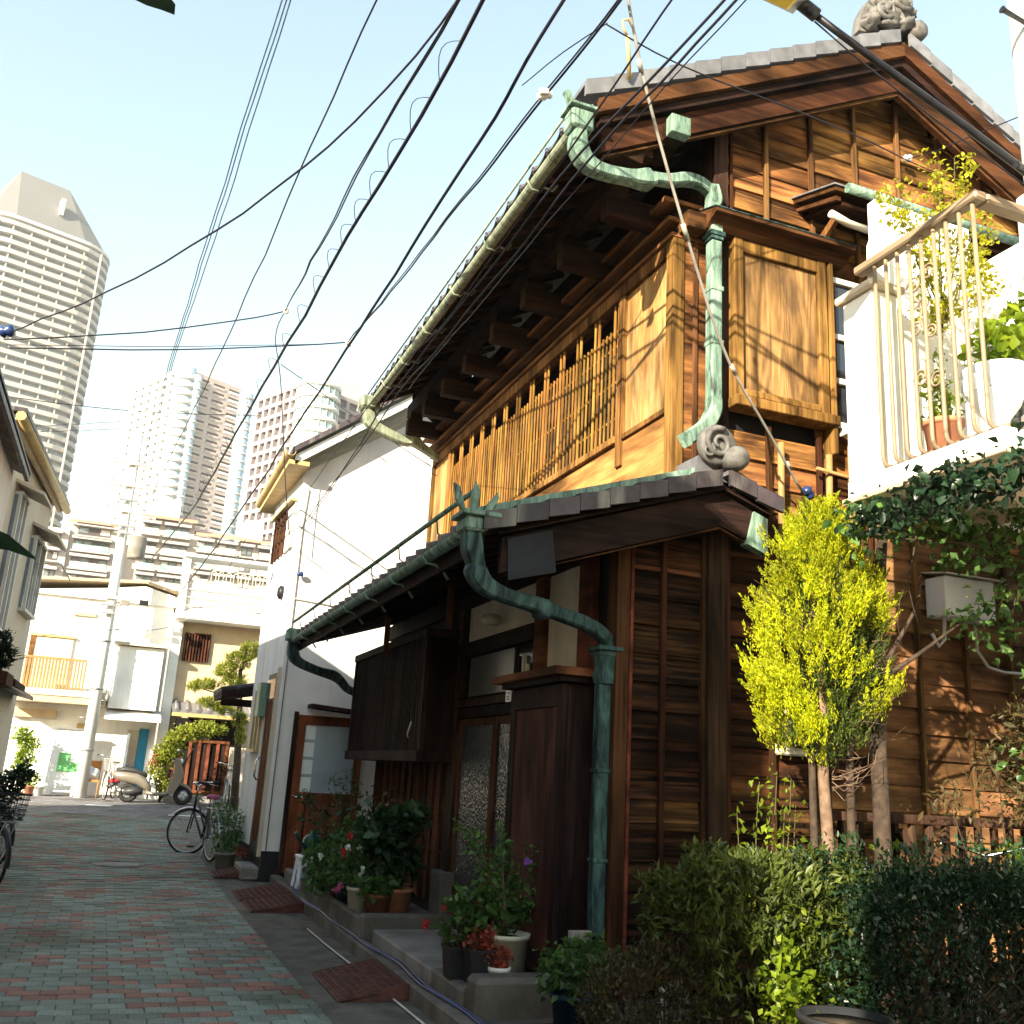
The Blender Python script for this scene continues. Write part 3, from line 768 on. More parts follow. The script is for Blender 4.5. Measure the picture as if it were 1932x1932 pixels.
# ---- lower roof
LRX, LRZ, LSL = 3.64, 3.50, .335
LEX = 1.93
def lz(x): return LRZ - LSL * abs(x - LRX)
m = MB(); slope_slab(m, LEX, LRX, LRX, LRZ, LSL, 5.56, 12.2, .0, .06); slope_slab(m, LRX, 4.06, LRX, LRZ, LSL, 5.56, 5.82, .0, .06)
lroof = m.build('lower_roof', 'eave_dark', H)
tile_field('tile_field', LEX - .06, 3.44, LRX, LRZ, LSL, 5.80, 12.2, .09, lroof)
n = 8
for i in range(n):
    xa = LEX - .04 + (LRX - LEX) * i / n; xb = xa + (LRX - LEX) / n + .0 - .004
    verge_tile(xa, xb, lambda x: lz(x) + .125, 5.44, .115, 'tile_dark', lroof)
for i in range(2):
    xa = LRX + .02 + .22 * i; xb = xa + .215; za, zb = lz(xa) + .125, lz(xb) + .125
    MB().prism([(xa, za - .004), (xb, zb + .012), (xb, zb - .10), (xa, za - .116)], 'y', 5.44, 5.47).build('verge_tile', 'tile_dark', lroof)
    MB().prism([(xa, za), (xb, zb + .016), (xb, zb - .02), (xa, za - .03)], 'y', 5.472, 5.83).build('roof_tile', 'tile', lroof)
m = MB(); m.prism([(LEX - .1, lz(LEX - .1) + .14), (3.42, lz(3.42) + .14), (3.42, lz(3.42) + .185), (LEX - .1, lz(LEX - .1) + .185)], 'y', 5.52, 5.80); m.build('copper_verge', 'patina', lroof)
barge(lroof, LRX, LRZ, LSL, LEX + .08, 4.02, 5.49, -.02, .008, 'barge_dark', .08, 'verge_moulding')
barge(lroof, LRX, LRZ, LSL, LEX + .12, 4.0, 5.54, -.265, -.022, 'barge_dark', .05)
barge(lroof, LRX, LRZ, LSL, LEX + .14, 4.0, 5.556, -.285, -.267, 'barge', .04, 'barge_bead')
MB().prism([(2.10, 2.66), (2.42, 2.75), (2.38, 3.02), (2.08, 2.92)], 'y', 5.525, 5.538).build('lead_patch', 'slate_dark', lroof)
MB().prism([(3.84, 3.13), (4.01, 3.07), (4.01, 3.33), (3.90, 3.37)], 'y', 5.515, 5.60).build('copper_cap', 'patina', lroof)
# eave tile ends, fascia, rafters
pro = MB(); pro.tube([(LEX - .08, 0, lz(LEX - .08) + .115), (LEX + .25, 0, lz(LEX + .25) + .118)], .042, 10); pro.v = [(a, b + 6.0, c) for a, b, c in pro.v]
et = pro.build('eave_tile', 'tile_dark', lroof); y = 5.95; fst = True
while y < 12.2:
    o = et if fst else et.copy()
    if not fst: COL.objects.link(o)
    fst = False; o.location.y = y - 6.0; y += .272
pro = MB(); pro.tube([(EX - .05, 0, 7.62 - SL * (RX - EX + .05) + .165), (EX + .2, 0, 7.62 - SL * (RX - EX - .2) + .17)], .034, 10); pro.v = [(a, b + 6.0, c) for a, b, c in pro.v]
et = pro.build('eave_tile', 'tile_dark', roof); y = 5.86; fst = True
while y < 11.9:
    o = et if fst else et.copy()
    if not fst: COL.objects.link(o)
    fst = False; o.location.y = y - 6.0; y += .272
B(LEX - .01, LEX + .02, 5.58, 12.2, 2.84, 2.93, 'eave_fascia', 'barge_dark', lroof)
y = 5.75
while y < 12.1:
    m = MB(); m.prism([(LEX + .03, lz(LEX) - .055), (3.05, lz(3.05) - .06), (3.05, lz(3.05) - .004), (LEX + .03, lz(LEX) - .004)], 'y', y - .02, y + .02); m.build('rafter', 'barge_dark', lroof); y += .40
# ridge-end scroll tile of the lower roof
lo = MB().lathe([(0, -.02), (.13, -.02), (.15, .0), (.15, .05), (.13, .07), (0, .07)], (3.60, 5.50, 3.80), 22, ax=(0, 1, 0)).build('ridge_ornament', 'tile_ornament', lroof)
spiral(3.585, 5.465, 3.80, .115, 1.5, .022, lo, 'tile_ornament')
spiral(3.50, 5.47, 3.74, .05, 1.2, .014, lo, 'tile_ornament', -1)
MB().lathe([(0, -.03), (.05, -.02), (.08, .01), (.088, .05), (.08, .2)], (3.70, 5.38, 3.70), 20, ax=(0, 1, 0)).build('ridge_end_disc', 'tile_ornament', lroof)
MB().prism([(3.44, 3.56), (3.76, 3.56), (3.72, 3.72), (3.47, 3.72)], 'y', 5.56, 5.86).build('ridge', 'tile', lroof)

# ---- copper gutters and downpipes
def half_pipe(m, x, z, r, y0, y1, n=9):
    vs = []
    for y in (y0, y1):
        for k in range(n): a = math.pi + math.pi * k / (n - 1); vs.append((x + r * math.cos(a), y, z + r * math.sin(a)))
        for k in range(n): a = 2 * math.pi - math.pi * k / (n - 1); vs.append((x + (r - .008) * math.cos(a), y, z + (r - .008) * math.sin(a)))
    q = 2 * n; m.add(vs, [(k, (k + 1) % q, q + (k + 1) % q, q + k) for k in range(q)] + [tuple(range(q))[::-1], tuple(range(q, 2 * q))])
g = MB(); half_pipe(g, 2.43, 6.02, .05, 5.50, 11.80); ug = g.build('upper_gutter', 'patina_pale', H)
for y in (6.3, 7.3, 8.25, 9.2, 10.1, 10.9, 11.6):
    MB().tube([(2.42 - .064, y, 6.03), (2.40, y, 5.955), (2.47, y, 5.95), (2.50, y, 6.0), (2.58, y, 5.99), (2.62, y, 6.05)], .010, 6).build('gutter_bracket', 'patina_pale', ug)
MB().tube([(2.40, 5.5, 6.20), (2.40, 11.9, 6.20)], .010, 8).build('snow_rail', 'patina_pale', ug)
lh = MB(); lh.box(2.34, 2.52, 5.42, 5.58, 5.94, 6.10, .02); lh.box(2.32, 2.54, 5.40, 5.60, 6.10, 6.125, .004); lh.prism([(2.34, 6.126), (2.37, 6.126), (2.33, 6.24), (2.29, 6.22)], 'y', 5.45, 5.50)
lh.build('leader_head', 'patina', ug)
path = [(2.43, 5.50, 5.95), (2.44, 5.52, 5.84), (2.52, 5.55, 5.76), (2.66, 5.57, 5.74), (2.90, 5.60, 5.78), (3.06, 5.63, 5.83), (3.10, 5.64, 5.86), (3.26, 5.66, 5.90), (3.42, 5.68, 5.97), (3.56, 5.70, 5.99), (3.66, 5.71, 5.95)]
szs = [(.06, .05), (.06, .065), (.06, .06), (.055, .048), (.055, .05), (.07, .07), (.046, .042), (.046, .042), (.046, .046), (.046, .042), (.042, .04)]
MB().duct(path, szs, up=(0, 1, 0)).build('swan_neck', 'patina', ug)
MB().duct([(3.67, 5.71, 6.0), (3.69, 5.71, 5.88), (3.67, 5.72, 5.80), (3.70, 5.72, 5.70), (3.70, 5.72, 5.60)], [(.045, .05), (.055, .055), (.04, .04), (.05, .05), (.055, .055)], up=(0, 1, 0)).build('funnel', 'patina', ug)
m = MB(); m.box(3.635, 3.765, 5.655, 5.785, 5.56, 5.60, .004); m.box(3.645, 3.755, 5.665, 5.775, 5.53, 5.558, .004)
m.build('pipe_collar', 'patina_dark', ug)
MB().box(3.652, 3.748, 5.67, 5.768, 4.22, 5.528, .012).build('downpipe', 'patina', ug)
for zz in (4.66, 5.10): MB().box(3.646, 3.754, 5.664, 5.774, zz, zz + .04, .004).build('pipe_band', 'patina', ug)
MB().duct([(3.70, 5.72, 4.24), (3.69, 5.71, 4.14), (3.62, 5.69, 4.02), (3.52, 5.66, 3.93), (3.40, 5.62, 3.84)], (.05, .052), up=(0, 1, 0)).build('pipe_shoe', 'patina', ug)
# far downspout of the upper gutter
fp = [(2.43, 11.84, 5.98), (2.46, 11.86, 5.84), (2.62, 11.86, 5.74), (2.95, 11.88, 5.66), (3.05, 11.88, 5.70), (3.2, 11.9, 5.62), (3.50, 11.95, 5.50)]
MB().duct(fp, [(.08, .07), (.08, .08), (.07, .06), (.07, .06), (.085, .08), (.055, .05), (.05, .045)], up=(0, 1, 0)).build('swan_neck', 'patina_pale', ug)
lh = MB(); lh.box(2.30, 2.56, 11.74, 11.98, 5.98, 6.16, .03); lh.build('leader_head', 'patina_pale', ug)
# lower gutter
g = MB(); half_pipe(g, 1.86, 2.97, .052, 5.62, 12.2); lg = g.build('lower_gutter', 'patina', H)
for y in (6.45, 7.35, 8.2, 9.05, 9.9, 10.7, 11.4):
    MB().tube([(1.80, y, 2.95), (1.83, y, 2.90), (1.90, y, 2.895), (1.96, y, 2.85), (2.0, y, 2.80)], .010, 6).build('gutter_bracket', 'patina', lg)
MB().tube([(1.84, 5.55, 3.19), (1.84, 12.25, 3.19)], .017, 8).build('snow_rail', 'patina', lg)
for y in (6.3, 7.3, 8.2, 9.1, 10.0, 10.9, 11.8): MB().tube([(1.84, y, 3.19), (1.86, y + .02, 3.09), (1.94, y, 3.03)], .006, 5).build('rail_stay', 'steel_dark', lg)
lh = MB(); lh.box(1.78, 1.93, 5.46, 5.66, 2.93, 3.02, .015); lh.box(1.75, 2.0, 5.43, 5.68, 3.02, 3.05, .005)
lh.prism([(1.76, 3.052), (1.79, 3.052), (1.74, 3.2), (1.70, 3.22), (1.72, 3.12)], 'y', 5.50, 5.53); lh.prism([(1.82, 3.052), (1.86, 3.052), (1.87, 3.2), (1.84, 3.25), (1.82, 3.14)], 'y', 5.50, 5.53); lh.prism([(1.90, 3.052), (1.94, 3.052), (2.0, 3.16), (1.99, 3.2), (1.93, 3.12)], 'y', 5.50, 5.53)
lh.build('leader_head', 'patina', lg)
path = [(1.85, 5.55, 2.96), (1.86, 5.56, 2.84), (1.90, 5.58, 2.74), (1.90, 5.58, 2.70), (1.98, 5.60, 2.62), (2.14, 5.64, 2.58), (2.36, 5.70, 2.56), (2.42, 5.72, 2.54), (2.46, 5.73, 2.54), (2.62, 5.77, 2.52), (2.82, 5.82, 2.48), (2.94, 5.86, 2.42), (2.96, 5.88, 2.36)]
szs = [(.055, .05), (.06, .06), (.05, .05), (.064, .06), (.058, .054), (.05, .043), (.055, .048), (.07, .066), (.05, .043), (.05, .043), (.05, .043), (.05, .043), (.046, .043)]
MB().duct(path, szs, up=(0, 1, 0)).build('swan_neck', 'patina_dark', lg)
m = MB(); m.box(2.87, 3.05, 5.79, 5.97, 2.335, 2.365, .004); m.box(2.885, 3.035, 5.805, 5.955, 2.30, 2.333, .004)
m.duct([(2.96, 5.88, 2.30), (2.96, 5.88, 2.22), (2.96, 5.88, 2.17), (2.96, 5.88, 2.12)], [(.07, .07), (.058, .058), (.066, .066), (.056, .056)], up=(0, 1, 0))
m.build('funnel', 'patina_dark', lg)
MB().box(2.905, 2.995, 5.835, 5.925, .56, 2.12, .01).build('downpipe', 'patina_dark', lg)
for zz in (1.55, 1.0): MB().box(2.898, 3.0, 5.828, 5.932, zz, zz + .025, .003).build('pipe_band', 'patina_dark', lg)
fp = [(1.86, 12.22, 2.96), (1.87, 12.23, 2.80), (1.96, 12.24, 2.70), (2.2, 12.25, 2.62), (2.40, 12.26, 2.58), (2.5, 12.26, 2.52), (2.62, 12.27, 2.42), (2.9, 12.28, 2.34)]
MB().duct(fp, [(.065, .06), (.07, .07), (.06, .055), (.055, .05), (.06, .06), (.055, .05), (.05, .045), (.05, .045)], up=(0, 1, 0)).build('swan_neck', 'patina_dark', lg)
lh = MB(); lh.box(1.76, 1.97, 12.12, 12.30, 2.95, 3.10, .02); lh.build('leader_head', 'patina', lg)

# ---- street front of the ground floor (all in the shade of the lower eave)
XF = 3.0
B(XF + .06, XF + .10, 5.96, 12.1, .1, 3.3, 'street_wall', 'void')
fr = MB(); fr.box(XF, XF + .055, 5.96, 12.1, 3.05, 3.22, .004); front = fr.build('street_front', 'barge_dark', H)
B(XF + .03, XF + .055, 6.38, 7.02, 2.26, 3.045, 'plaster_panel', 'plaster', front); B(XF + .03, XF + .055, 7.20, 8.94, 2.70, 3.045, 'plaster_panel', 'plaster', front)
B(XF - .02, XF + .05, 7.02, 7.20, 2.24, 3.045, 'red_post', 'red_trim', front, .004); B(XF - .02, XF + .05, 6.18, 6.38, 2.24, 3.045, 'red_post', 'red_trim', front, .004)
B(XF - .03, XF + .052, 7.20, 9.2, 2.56, 2.695, 'beam', 'barge_dark', front)
B(XF + .03, XF + .054, 7.72, 8.85, 2.19, 2.555, 'transom_pane', 'transom_glass', front)
B(XF - .03, XF + .05, 7.20, 9.2, 2.09, 2.16, 'lintel', 'post_dark', front); B(XF - .01, XF + .05, 7.20, 9.2, 1.99, 2.085, 'lintel', 'barge_dark', front)
wf = B(XF + .035, XF + .055, 7.22, 7.62, 2.28, 2.54, 'small_window', 'window_dark', front)
for yy in (7.27, 7.36, 7.45, 7.54): B(XF + .005, XF + .034, yy, yy + .035, 2.28, 2.50, 'window_bar', 'plaster' if yy < 7.5 else 'barge_dark', wf) if False else MB().box(XF + .005, XF + .034, yy, yy + .035, 2.28, 2.46 if yy > 7.4 else 2.38).build('window_bar', 'pot_cream' if 7.3 < yy < 7.5 else 'barge_dark', front)
B(XF - .045, XF - .031, 7.56, 7.68, 2.085, 2.18, 'number_plate', 'plastic_white', front, 0)
for yy, zz in ((7.59, 2.15), (7.60, 2.12), (7.595, 2.10)): MB().box(XF - .049, XF - .046, yy, yy + .05, zz, zz + .012).build('plate_mark', 'hose_blue', front)
MB().lathe([(0, 0), (.05, .01), (.055, .06), (.05, .2), (.0, .22)], (2.98, 8.05, 2.82), 14, ax=(-.6, -.5, -.1)).build('wall_lamp', 'pot_cream', front)
B(XF - .02, XF + .05, 9.0, 9.2, .25, 3.04, 'door_post', 'post_dark', front)
# glass sliding doors
for i, (ya, yb) in enumerate(((7.62, 8.03), (8.05, 8.98))):
    xd = XF + .03 - .0 * i
    d = MB(); d.box(xd - .02, xd + .015, ya, ya + .06, .28, 1.985, .003); d.box(xd - .02, xd + .015, yb - .06, yb, .28, 1.985, .003); d.box(xd - .02, xd + .015, ya + .062, yb - .062, 1.92, 1.985, .003); d.box(xd - .02, xd + .015, ya + .062, yb - .062, .28, .52, .003)
    dd = d.build('sliding_door', 'wain', front)
    B(xd - .006, xd + .004, ya + .06, yb - .06, .52, 1.92, 'door_pane', 'pattern_glass', dd, 0)
B(XF - .06, XF + .05, 7.55, 9.05, .2, .275, 'threshold', 'post_dark', front)
# shutter box beside the door
XB = 2.74
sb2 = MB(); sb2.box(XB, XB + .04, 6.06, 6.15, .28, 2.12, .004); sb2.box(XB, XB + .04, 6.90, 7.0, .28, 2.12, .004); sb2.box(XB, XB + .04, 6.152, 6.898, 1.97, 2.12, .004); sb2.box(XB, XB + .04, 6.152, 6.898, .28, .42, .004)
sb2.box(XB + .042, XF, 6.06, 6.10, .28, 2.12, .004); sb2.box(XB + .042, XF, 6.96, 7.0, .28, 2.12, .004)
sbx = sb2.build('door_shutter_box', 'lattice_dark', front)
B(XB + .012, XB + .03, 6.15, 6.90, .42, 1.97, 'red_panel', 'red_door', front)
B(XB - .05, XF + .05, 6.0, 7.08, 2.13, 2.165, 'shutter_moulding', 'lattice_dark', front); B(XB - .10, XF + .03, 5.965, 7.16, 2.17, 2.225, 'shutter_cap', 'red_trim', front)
# lattice bay of the street front
BX = 2.66
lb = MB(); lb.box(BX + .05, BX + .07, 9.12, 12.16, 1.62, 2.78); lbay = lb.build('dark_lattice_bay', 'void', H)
B(BX - .03, XF, 9.08, 12.2, 1.58, 1.68, 'bay_sill', 'lattice_dark', lbay); B(BX - .02, XF, 9.08, 12.2, 2.76, 2.84, 'bay_head', 'lattice_dark', lbay)
B(BX + .02, XF, 9.10, 9.14, 1.682, 2.758, 'bay_side', 'lattice_dark', lbay); B(BX - .01, BX + .04, 9.08, 9.15, 1.682, 2.758, 'bay_post', 'lattice_dark', lbay); B(BX - .01, BX + .04, 12.12, 12.19, 1.682, 2.758, 'bay_post', 'lattice_dark', lbay)
pr = MB().box(BX, BX + .035, 9.98, 10.02, 1.682, 2.758, .003).build('slat', 'lattice_dark', lbay); y = 9.22; fst = True
while y < 12.1:
    o = pr if fst else pr.copy()
    if not fst: COL.objects.link(o)
    fst = False; o.location.y = y - 10.0; y += .088
MB().tube([(2.62, 9.3, 1.95), (2.6, 9.34, 1.83), (2.62, 9.38, 1.8)], .008, 6).build('hook', 'white_metal', lbay)
# boarded wainscot below the bay
wsc = B(XF + .0, XF + .05, 9.22, 12.1, .3, 1.58, 'wainscot', 'wain', front)
y = 9.35
while y < 12.1: B(XF - .03, XF - .002, y - .018, y + .018, .3, 1.58, 'wainscot_batten', 'wain', front); y += .26
for zz in (.75, 1.15): B(XF - .014, XF - .003, 9.2, 12.1, zz, zz + .03, 'wainscot_rail', 'wain', front)
B(2.9, 3.04, 8.90, 9.22, .2, .62, 'post_base', 'concrete', front, .01)
# hanging pole hooks under the eave
for y in (7.82, 9.93):
    m = MB(); m.bar((2.46, y, 3.02), (2.46, y, 2.66), .035, .05); m.bar((2.44, y, 3.02), (2.30, y, 3.08), .02, .03); m.build('hanging_bracket', 'wain', lroof)
# ================================================================== neighbouring buildings
def quadprism(m, pts, z0, z1): return m.prism(pts, 'z', z0, z1)
def wbox(m, a, b, t, z0, z1, off=0.0):
    """vertical slab along plan segment a-b, thickness t to the left of a->b, shifted by off"""
    a = Vector((a[0], a[1], 0)); b = Vector((b[0], b[1], 0)); d = (b - a).normalized(); n = Vector((-d.y, d.x, 0))
    p = [a + n * off, b + n * off, b + n * (off + t), a + n * (off + t)]
    return m.prism([(q.x, q.y) for q in p], 'z', z0, z1)
def along(a, b, s): 
    L = math.hypot(b[0] - a[0], b[1] - a[1]); return (a[0] + (b[0] - a[0]) * s / L, a[1] + (b[1] - a[1]) * s / L)

# ---- white stucco house next door
wb = thing('stucco_house', 'white rough-stucco house beyond the timber house with a brown glazed side door', 'house', (1.92, 13.3, .05))
fa, fb = (1.92, 13.3), (1.83, 15.45)
m = MB(); m.prism([fa, (6.5, 13.3), (6.5, 15.45), fb], 'z', .4, 5.45)
m.prism([(1.921, 5.45), (6.49, 5.45), (6.49, 7.0), (4.2, 7.0)], 'y', 13.3, 15.4)
m.build('wall', 'stucco', wb)
m = MB(); m.prism([(1.93, 13.31), (6.5, 13.31), (6.5, 15.44), (1.84, 15.44)], 'z', -.02, .4); m.build('plinth', 'black_plinth', wb)
# roof, verge and gutter
sl = (6.70 - 5.67) / (3.17 - 1.80)
m = MB(); m.prism([(1.66, 5.58), (4.3, 5.58 + sl * 2.64), (4.3, 5.66 + sl * 2.64), (1.66, 5.66)], 'y', 12.92, 15.9); rf2 = m.build('roof', 'tile_dark', wb)
m = MB(); m.prism([(1.72, 5.44), (4.3, 5.44 + sl * 2.58), (4.3, 5.575 + sl * 2.58), (1.72, 5.575)], 'y', 12.98, 13.02); m.build('bargeboard', 'stucco_white', rf2)
m = MB(); m.prism([(1.75, 5.50), (4.3, 5.50 + sl * 2.55), (4.3, 5.56 + sl * 2.55), (1.75, 5.56)], 'y', 13.03, 13.3); m.build('soffit', 'stucco_cream', rf2)
m = MB(); half_pipe(m, 1.64, 5.60, .07, 12.9, 16.1); m.build('gutter', 'gutter_tan', rf2)
m = MB(); m.box(1.64, 1.92, 12.98, 16.0, 5.44, 5.50); m.build('eave_board', 'gutter_tan', rf2)
# side door in the shade
dr = MB(); dr.box(2.20, 2.30, 13.22, 13.28, .15, 2.12, .004); dr.box(2.98, 3.08, 13.22, 13.28, .15, 2.12, .004); dr.box(2.302, 2.978, 13.22, 13.28, 2.0, 2.12, .004); dr.box(2.302, 2.978, 13.225, 13.28, .15, 1.14, .004)
door = dr.build('side_door', 'brown_door', wb)
MB().box(2.30, 2.98, 13.25, 13.262, 1.14, 2.0).build('frosted_pane', 'frost_glass', door)
for zz in (1.14, 1.36, 1.58, 1.80): MB().box(2.305, 2.44, 13.244, 13.2485, zz + .01, zz + .19).build('pale_pane', 'frost_white', door)
MB().box(2.38, 2.41, 13.215, 13.22, .2, 1.1).build('door_groove', 'wain', door)
MB().tube([(2.25, 13.215, 1.08), (2.25, 13.18, 1.08), (2.34, 13.175, 1.08)], .012, 8).build('door_handle', 'chrome', door)
MB().box(2.14, 2.198, 13.255, 13.29, .12, 2.16, .003).build('door_frame', 'post_dark', door)
MB().prism([(2.30, 2.21), (2.9, 2.17), (2.9, 2.22), (2.30, 2.26)], 'y', 12.95, 13.28).build('door_hood', 'lattice_dark', wb)
# street front: narrow black door, box, window
def onf(s, out=0.0):
    p = along(fa, fb, s); return (p[0] - out, p[1])
m = MB(); wbox(m, onf(.06), onf(.74), .03, .33, 2.66, -.0); fd = m.build('front_door', 'black_plinth', wb)
for s_ in (.30, .42, .54):
    m = MB(); wbox(m, onf(s_), onf(s_ + .05), .012, .5, 2.3, .032); m.build('door_slat', 'brown_door', fd)
m = MB(); wbox(m, onf(.10), onf(.70), .02, 2.32, 2.58, .032); m.build('door_fanlight', 'window_dark', fd)
m = MB(); wbox(m, onf(.02), onf(.058), .05, .33, 2.72, 0.0); m.build('door_jamb', 'stucco_cream', wb)
m = MB(); m.tube([(onf(.6, .06)[0], onf(.6)[1], 1.25), (onf(.6, .10)[0], onf(.6)[1], 1.3), (onf(.6, .10)[0], onf(.6)[1], 1.5), (onf(.6, .06)[0], onf(.6)[1], 1.55)], .014, 6); m.build('door_pull', 'chrome', fd)
MB().box(1.70, 1.93, 13.34, 14.1, .04, .2, .02).build('door_step', 'concrete_light', wb)
m = MB(); wbox(m, onf(.80), onf(1.05), .12, 2.1, 2.56, 0.002); m.build('mailbox', 'meter_green' if 'meter_green' in MATS else 'plastic_green', wb)
m = MB(); wbox(m, onf(1.12), onf(1.62), .01, 1.7, 2.45, .004); wd = m.build('window', 'window_sky', wb)
for s_ in (1.08, 1.35, 1.62):
    m = MB(); wbox(m, onf(s_), onf(s_ + .05), .04, 1.66, 2.49, .003); m.build('window_frame', 'gutter_tan', wd)
m = MB(); wbox(m, onf(1.06), onf(1.70), .07, 1.62, 1.66, .003); m.build('window_sill', 'gutter_tan', wd)
m = MB(); wbox(m, onf(.85), onf(1.75), .012, 4.45, 5.05, .004); wd2 = m.build('window', 'window_dark', wb)
for s_ in (.83, 1.05, 1.28, 1.52, 1.74):
    m = MB(); wbox(m, onf(s_), onf(s_ + .04), .04, 4.42, 5.08, .003); m.build('window_bar', 'wain', wd2)
m = MB(); wbox(m, onf(.30), onf(.80), .03, 4.42, 5.08, .003); m.build('window_shutter', 'pvc_grey', wd2)
m = MB(); wbox(m, onf(.28), onf(1.8), .10, 5.09, 5.13, .003); m.build('window_head', 'gutter_tan', wd2)
MB().lathe([(0, 0), (.10, 0), (.10, .05), (.06, .08), (0, .08)], (1.90, 13.95, 3.82), 16, ax=(-1, 0, 0)).build('vent_cap', 'steel_dark', wb)
MB().tube([(1.97, 13.285, .4), (1.97, 13.285, 4.7), (2.0, 13.285, 5.2)], .008, 5).build('wall_cable', 'wire_grey', wb)
MB().tube([(1.97, 13.28, 3.65), (2.4, 13.28, 3.62), (3.0, 13.28, 3.5)], .01, 5).build('wall_cable', 'wire_grey', wb)

# ---- row of houses on the other side of the alley
l1 = thing('cream_house', 'pale plaster house with dark eave board at the left edge', 'house', (-1.75, 8.0, 0))
m = MB(); m.box(-6.0, -1.78, 7.2, 14.0, -.02, 5.02); m.build('wall', 'stucco_pink', l1)
m = MB(); m.prism([(-1.58, 4.99), (-6.0, 6.6), (-6.0, 6.68), (-1.58, 5.07)], 'y', 7.0, 14.1); m.build('roof', 'tile_dark', l1)
m = MB(); m.box(-1.63, -1.58, 7.0, 14.05, 4.92, 5.04, .004); m.build('eave_board', 'tile_dark', l1)
m = MB(); m.box(-1.778, -1.74, 12.3, 13.4, 2.6, 4.3); m.build('window', 'pvc_grey', l1)
m = MB(); m.prism([(-1.78, 2.42), (-1.20, 2.20), (-1.20, 2.27), (-1.78, 2.50)], 'y', 13.0, 14.4); m.build('canopy', 'lattice_dark', l1)
m = MB(); m.box(-1.778, -1.74, 11.5, 13.8, .2, 2.1); m.build('shop_front', 'lattice_dark', l1)
m = MB(); m.box(-1.735, -1.70, 12.9, 13.9, .3, 1.9, .004); m.build('blue_curtain', 'frost_glass', l1)
l2 = thing('beige_house', 'beige plaster house with tan gutter and small window hoods behind the left edge house', 'house', (-2.05, 14.5, .1))
A2, B2 = (-2.05, 14.55), (-1.75, 19.7)
m = MB(); m.prism([A2, B2, (-6.5, 19.9), (-6.5, 14.55)], 'z', 0, 5.95); m.build('wall', 'stucco_cream', l2)
m = MB(); m.prism([(-2.0 + .20, 14.3), (-1.67 + .2, 19.9), (-6.5, 20.0), (-6.5, 14.3)], 'z', 5.96, 6.02); rr = m.build('roof', 'tile_dark', l2)
m = MB(); m.tube([(-1.86, 14.3, 5.90), (-1.50, 19.95, 5.90)], .07, 8); m.build('gutter', 'gutter_tan', rr)
m = MB(); m.tube([(-1.97, 14.4, 5.88), (-1.62, 19.85, 5.88)], .06, 6); m.build('eave_board', 'stucco_beige', rr)
def on2(s): return along(A2, B2, s)
for s0, s1, z0, z1, hd in ((1.5, 2.2, 3.2, 5.2, 5.42), (3.55, 4.75, 3.75, 4.95, 5.22)):
    m = MB(); wbox(m, on2(s0), on2(s1), -.05, z0, z1, 0.0); wq = m.build('window', 'window_sky', l2)
    for s_ in (s0, (s0 + s1) / 2, s1 - .05):
        m = MB(); wbox(m, on2(s_), on2(s_ + .05), -.05, z0, z1, -.055); m.build('window_frame', 'pvc_grey', wq)
    for zz in (z0 - .05, z1): m = MB(); wbox(m, on2(s0), on2(s1), -.12, zz, zz + .05, 0); m.build('window_rail', 'pvc_grey', wq)
    a, b = on2(s0 - .1), on2(s1 + .1)
    m = MB(); m.add([(a[0], a[1], hd), (b[0], b[1], hd), (b[0] + .42, b[1], hd - .16), (a[0] + .42, a[1], hd - .16), (a[0], a[1], hd - .05), (b[0], b[1], hd - .05), (b[0] + .42, b[1], hd - .21), (a[0] + .42, a[1], hd - .21)], [(0, 1, 2, 3), (7, 6, 5, 4), (0, 4, 5, 1), (1, 5, 6, 2), (2, 6, 7, 3), (3, 7, 4, 0)]); m.build('window_hood', 'stucco_cream', l2)
for (zz) in (4.5,): 
    m = MB(); m.tube([(-1.74, 18.6, 4.6), (-1.35, 18.7, 4.66), (-1.2, 19.6, 4.5)], .012, 6); m.build('drying_rod', 'white_metal', l2)
m = MB(); m.prism([(-1.9, 2.4), (-1.45, 2.3), (-1.45, 2.36), (-1.9, 2.46)], 'y', 15.2, 19.3); m.build('canopy', 'tile_dark', l2)
# houses nearer the camera on the same side (outside the picture, they shade the alley)
l0 = thing('shade_house', 'tall plaster house on the left side of the alley outside the picture', 'house', (-1.8, 1.0, 0))
m = MB(); m.box(-7.0, -1.65, 1.25, 7.15, -.02, 6.05); m.build('wall', 'stucco_cream', l0)
m = MB(); m.box(-7.2, -1.62, 1.23, 7.18, 6.06, 6.14); m.build('roof', 'tile_dark', l0)
l00 = thing('added_shade_wall', 'tall thin plaster wall added out of view left of the alley to shape the sunlight', 'wall', (-1.8, -5.0, 0))  # added unseen wall, kept thin so a slot of sun passes its end
m = MB(); m.box(-1.83, -1.65, -9.0, -.08, -.02, 4.5); m.build('wall', 'stucco_cream', l00)
m = MB(); m.box(-1.85, -1.63, -9.0, -.07, 4.51, 4.56); m.build('coping', 'tile_dark', l00)
l000 = thing('added_shade_pier', 'short plaster pier added out of view left of the alley to shape the sunlight', 'wall', (-1.8, .9, 0))  # added unseen pier, other side of the sun slot, shades the bushes
m = MB(); m.box(-1.83, -1.65, .64, 1.22, -.02, 3.65); m.build('wall', 'stucco_cream', l000)
m = MB(); m.box(-1.85, -1.63, .63, 1.225, 3.651, 3.70); m.build('coping', 'tile_dark', l000)

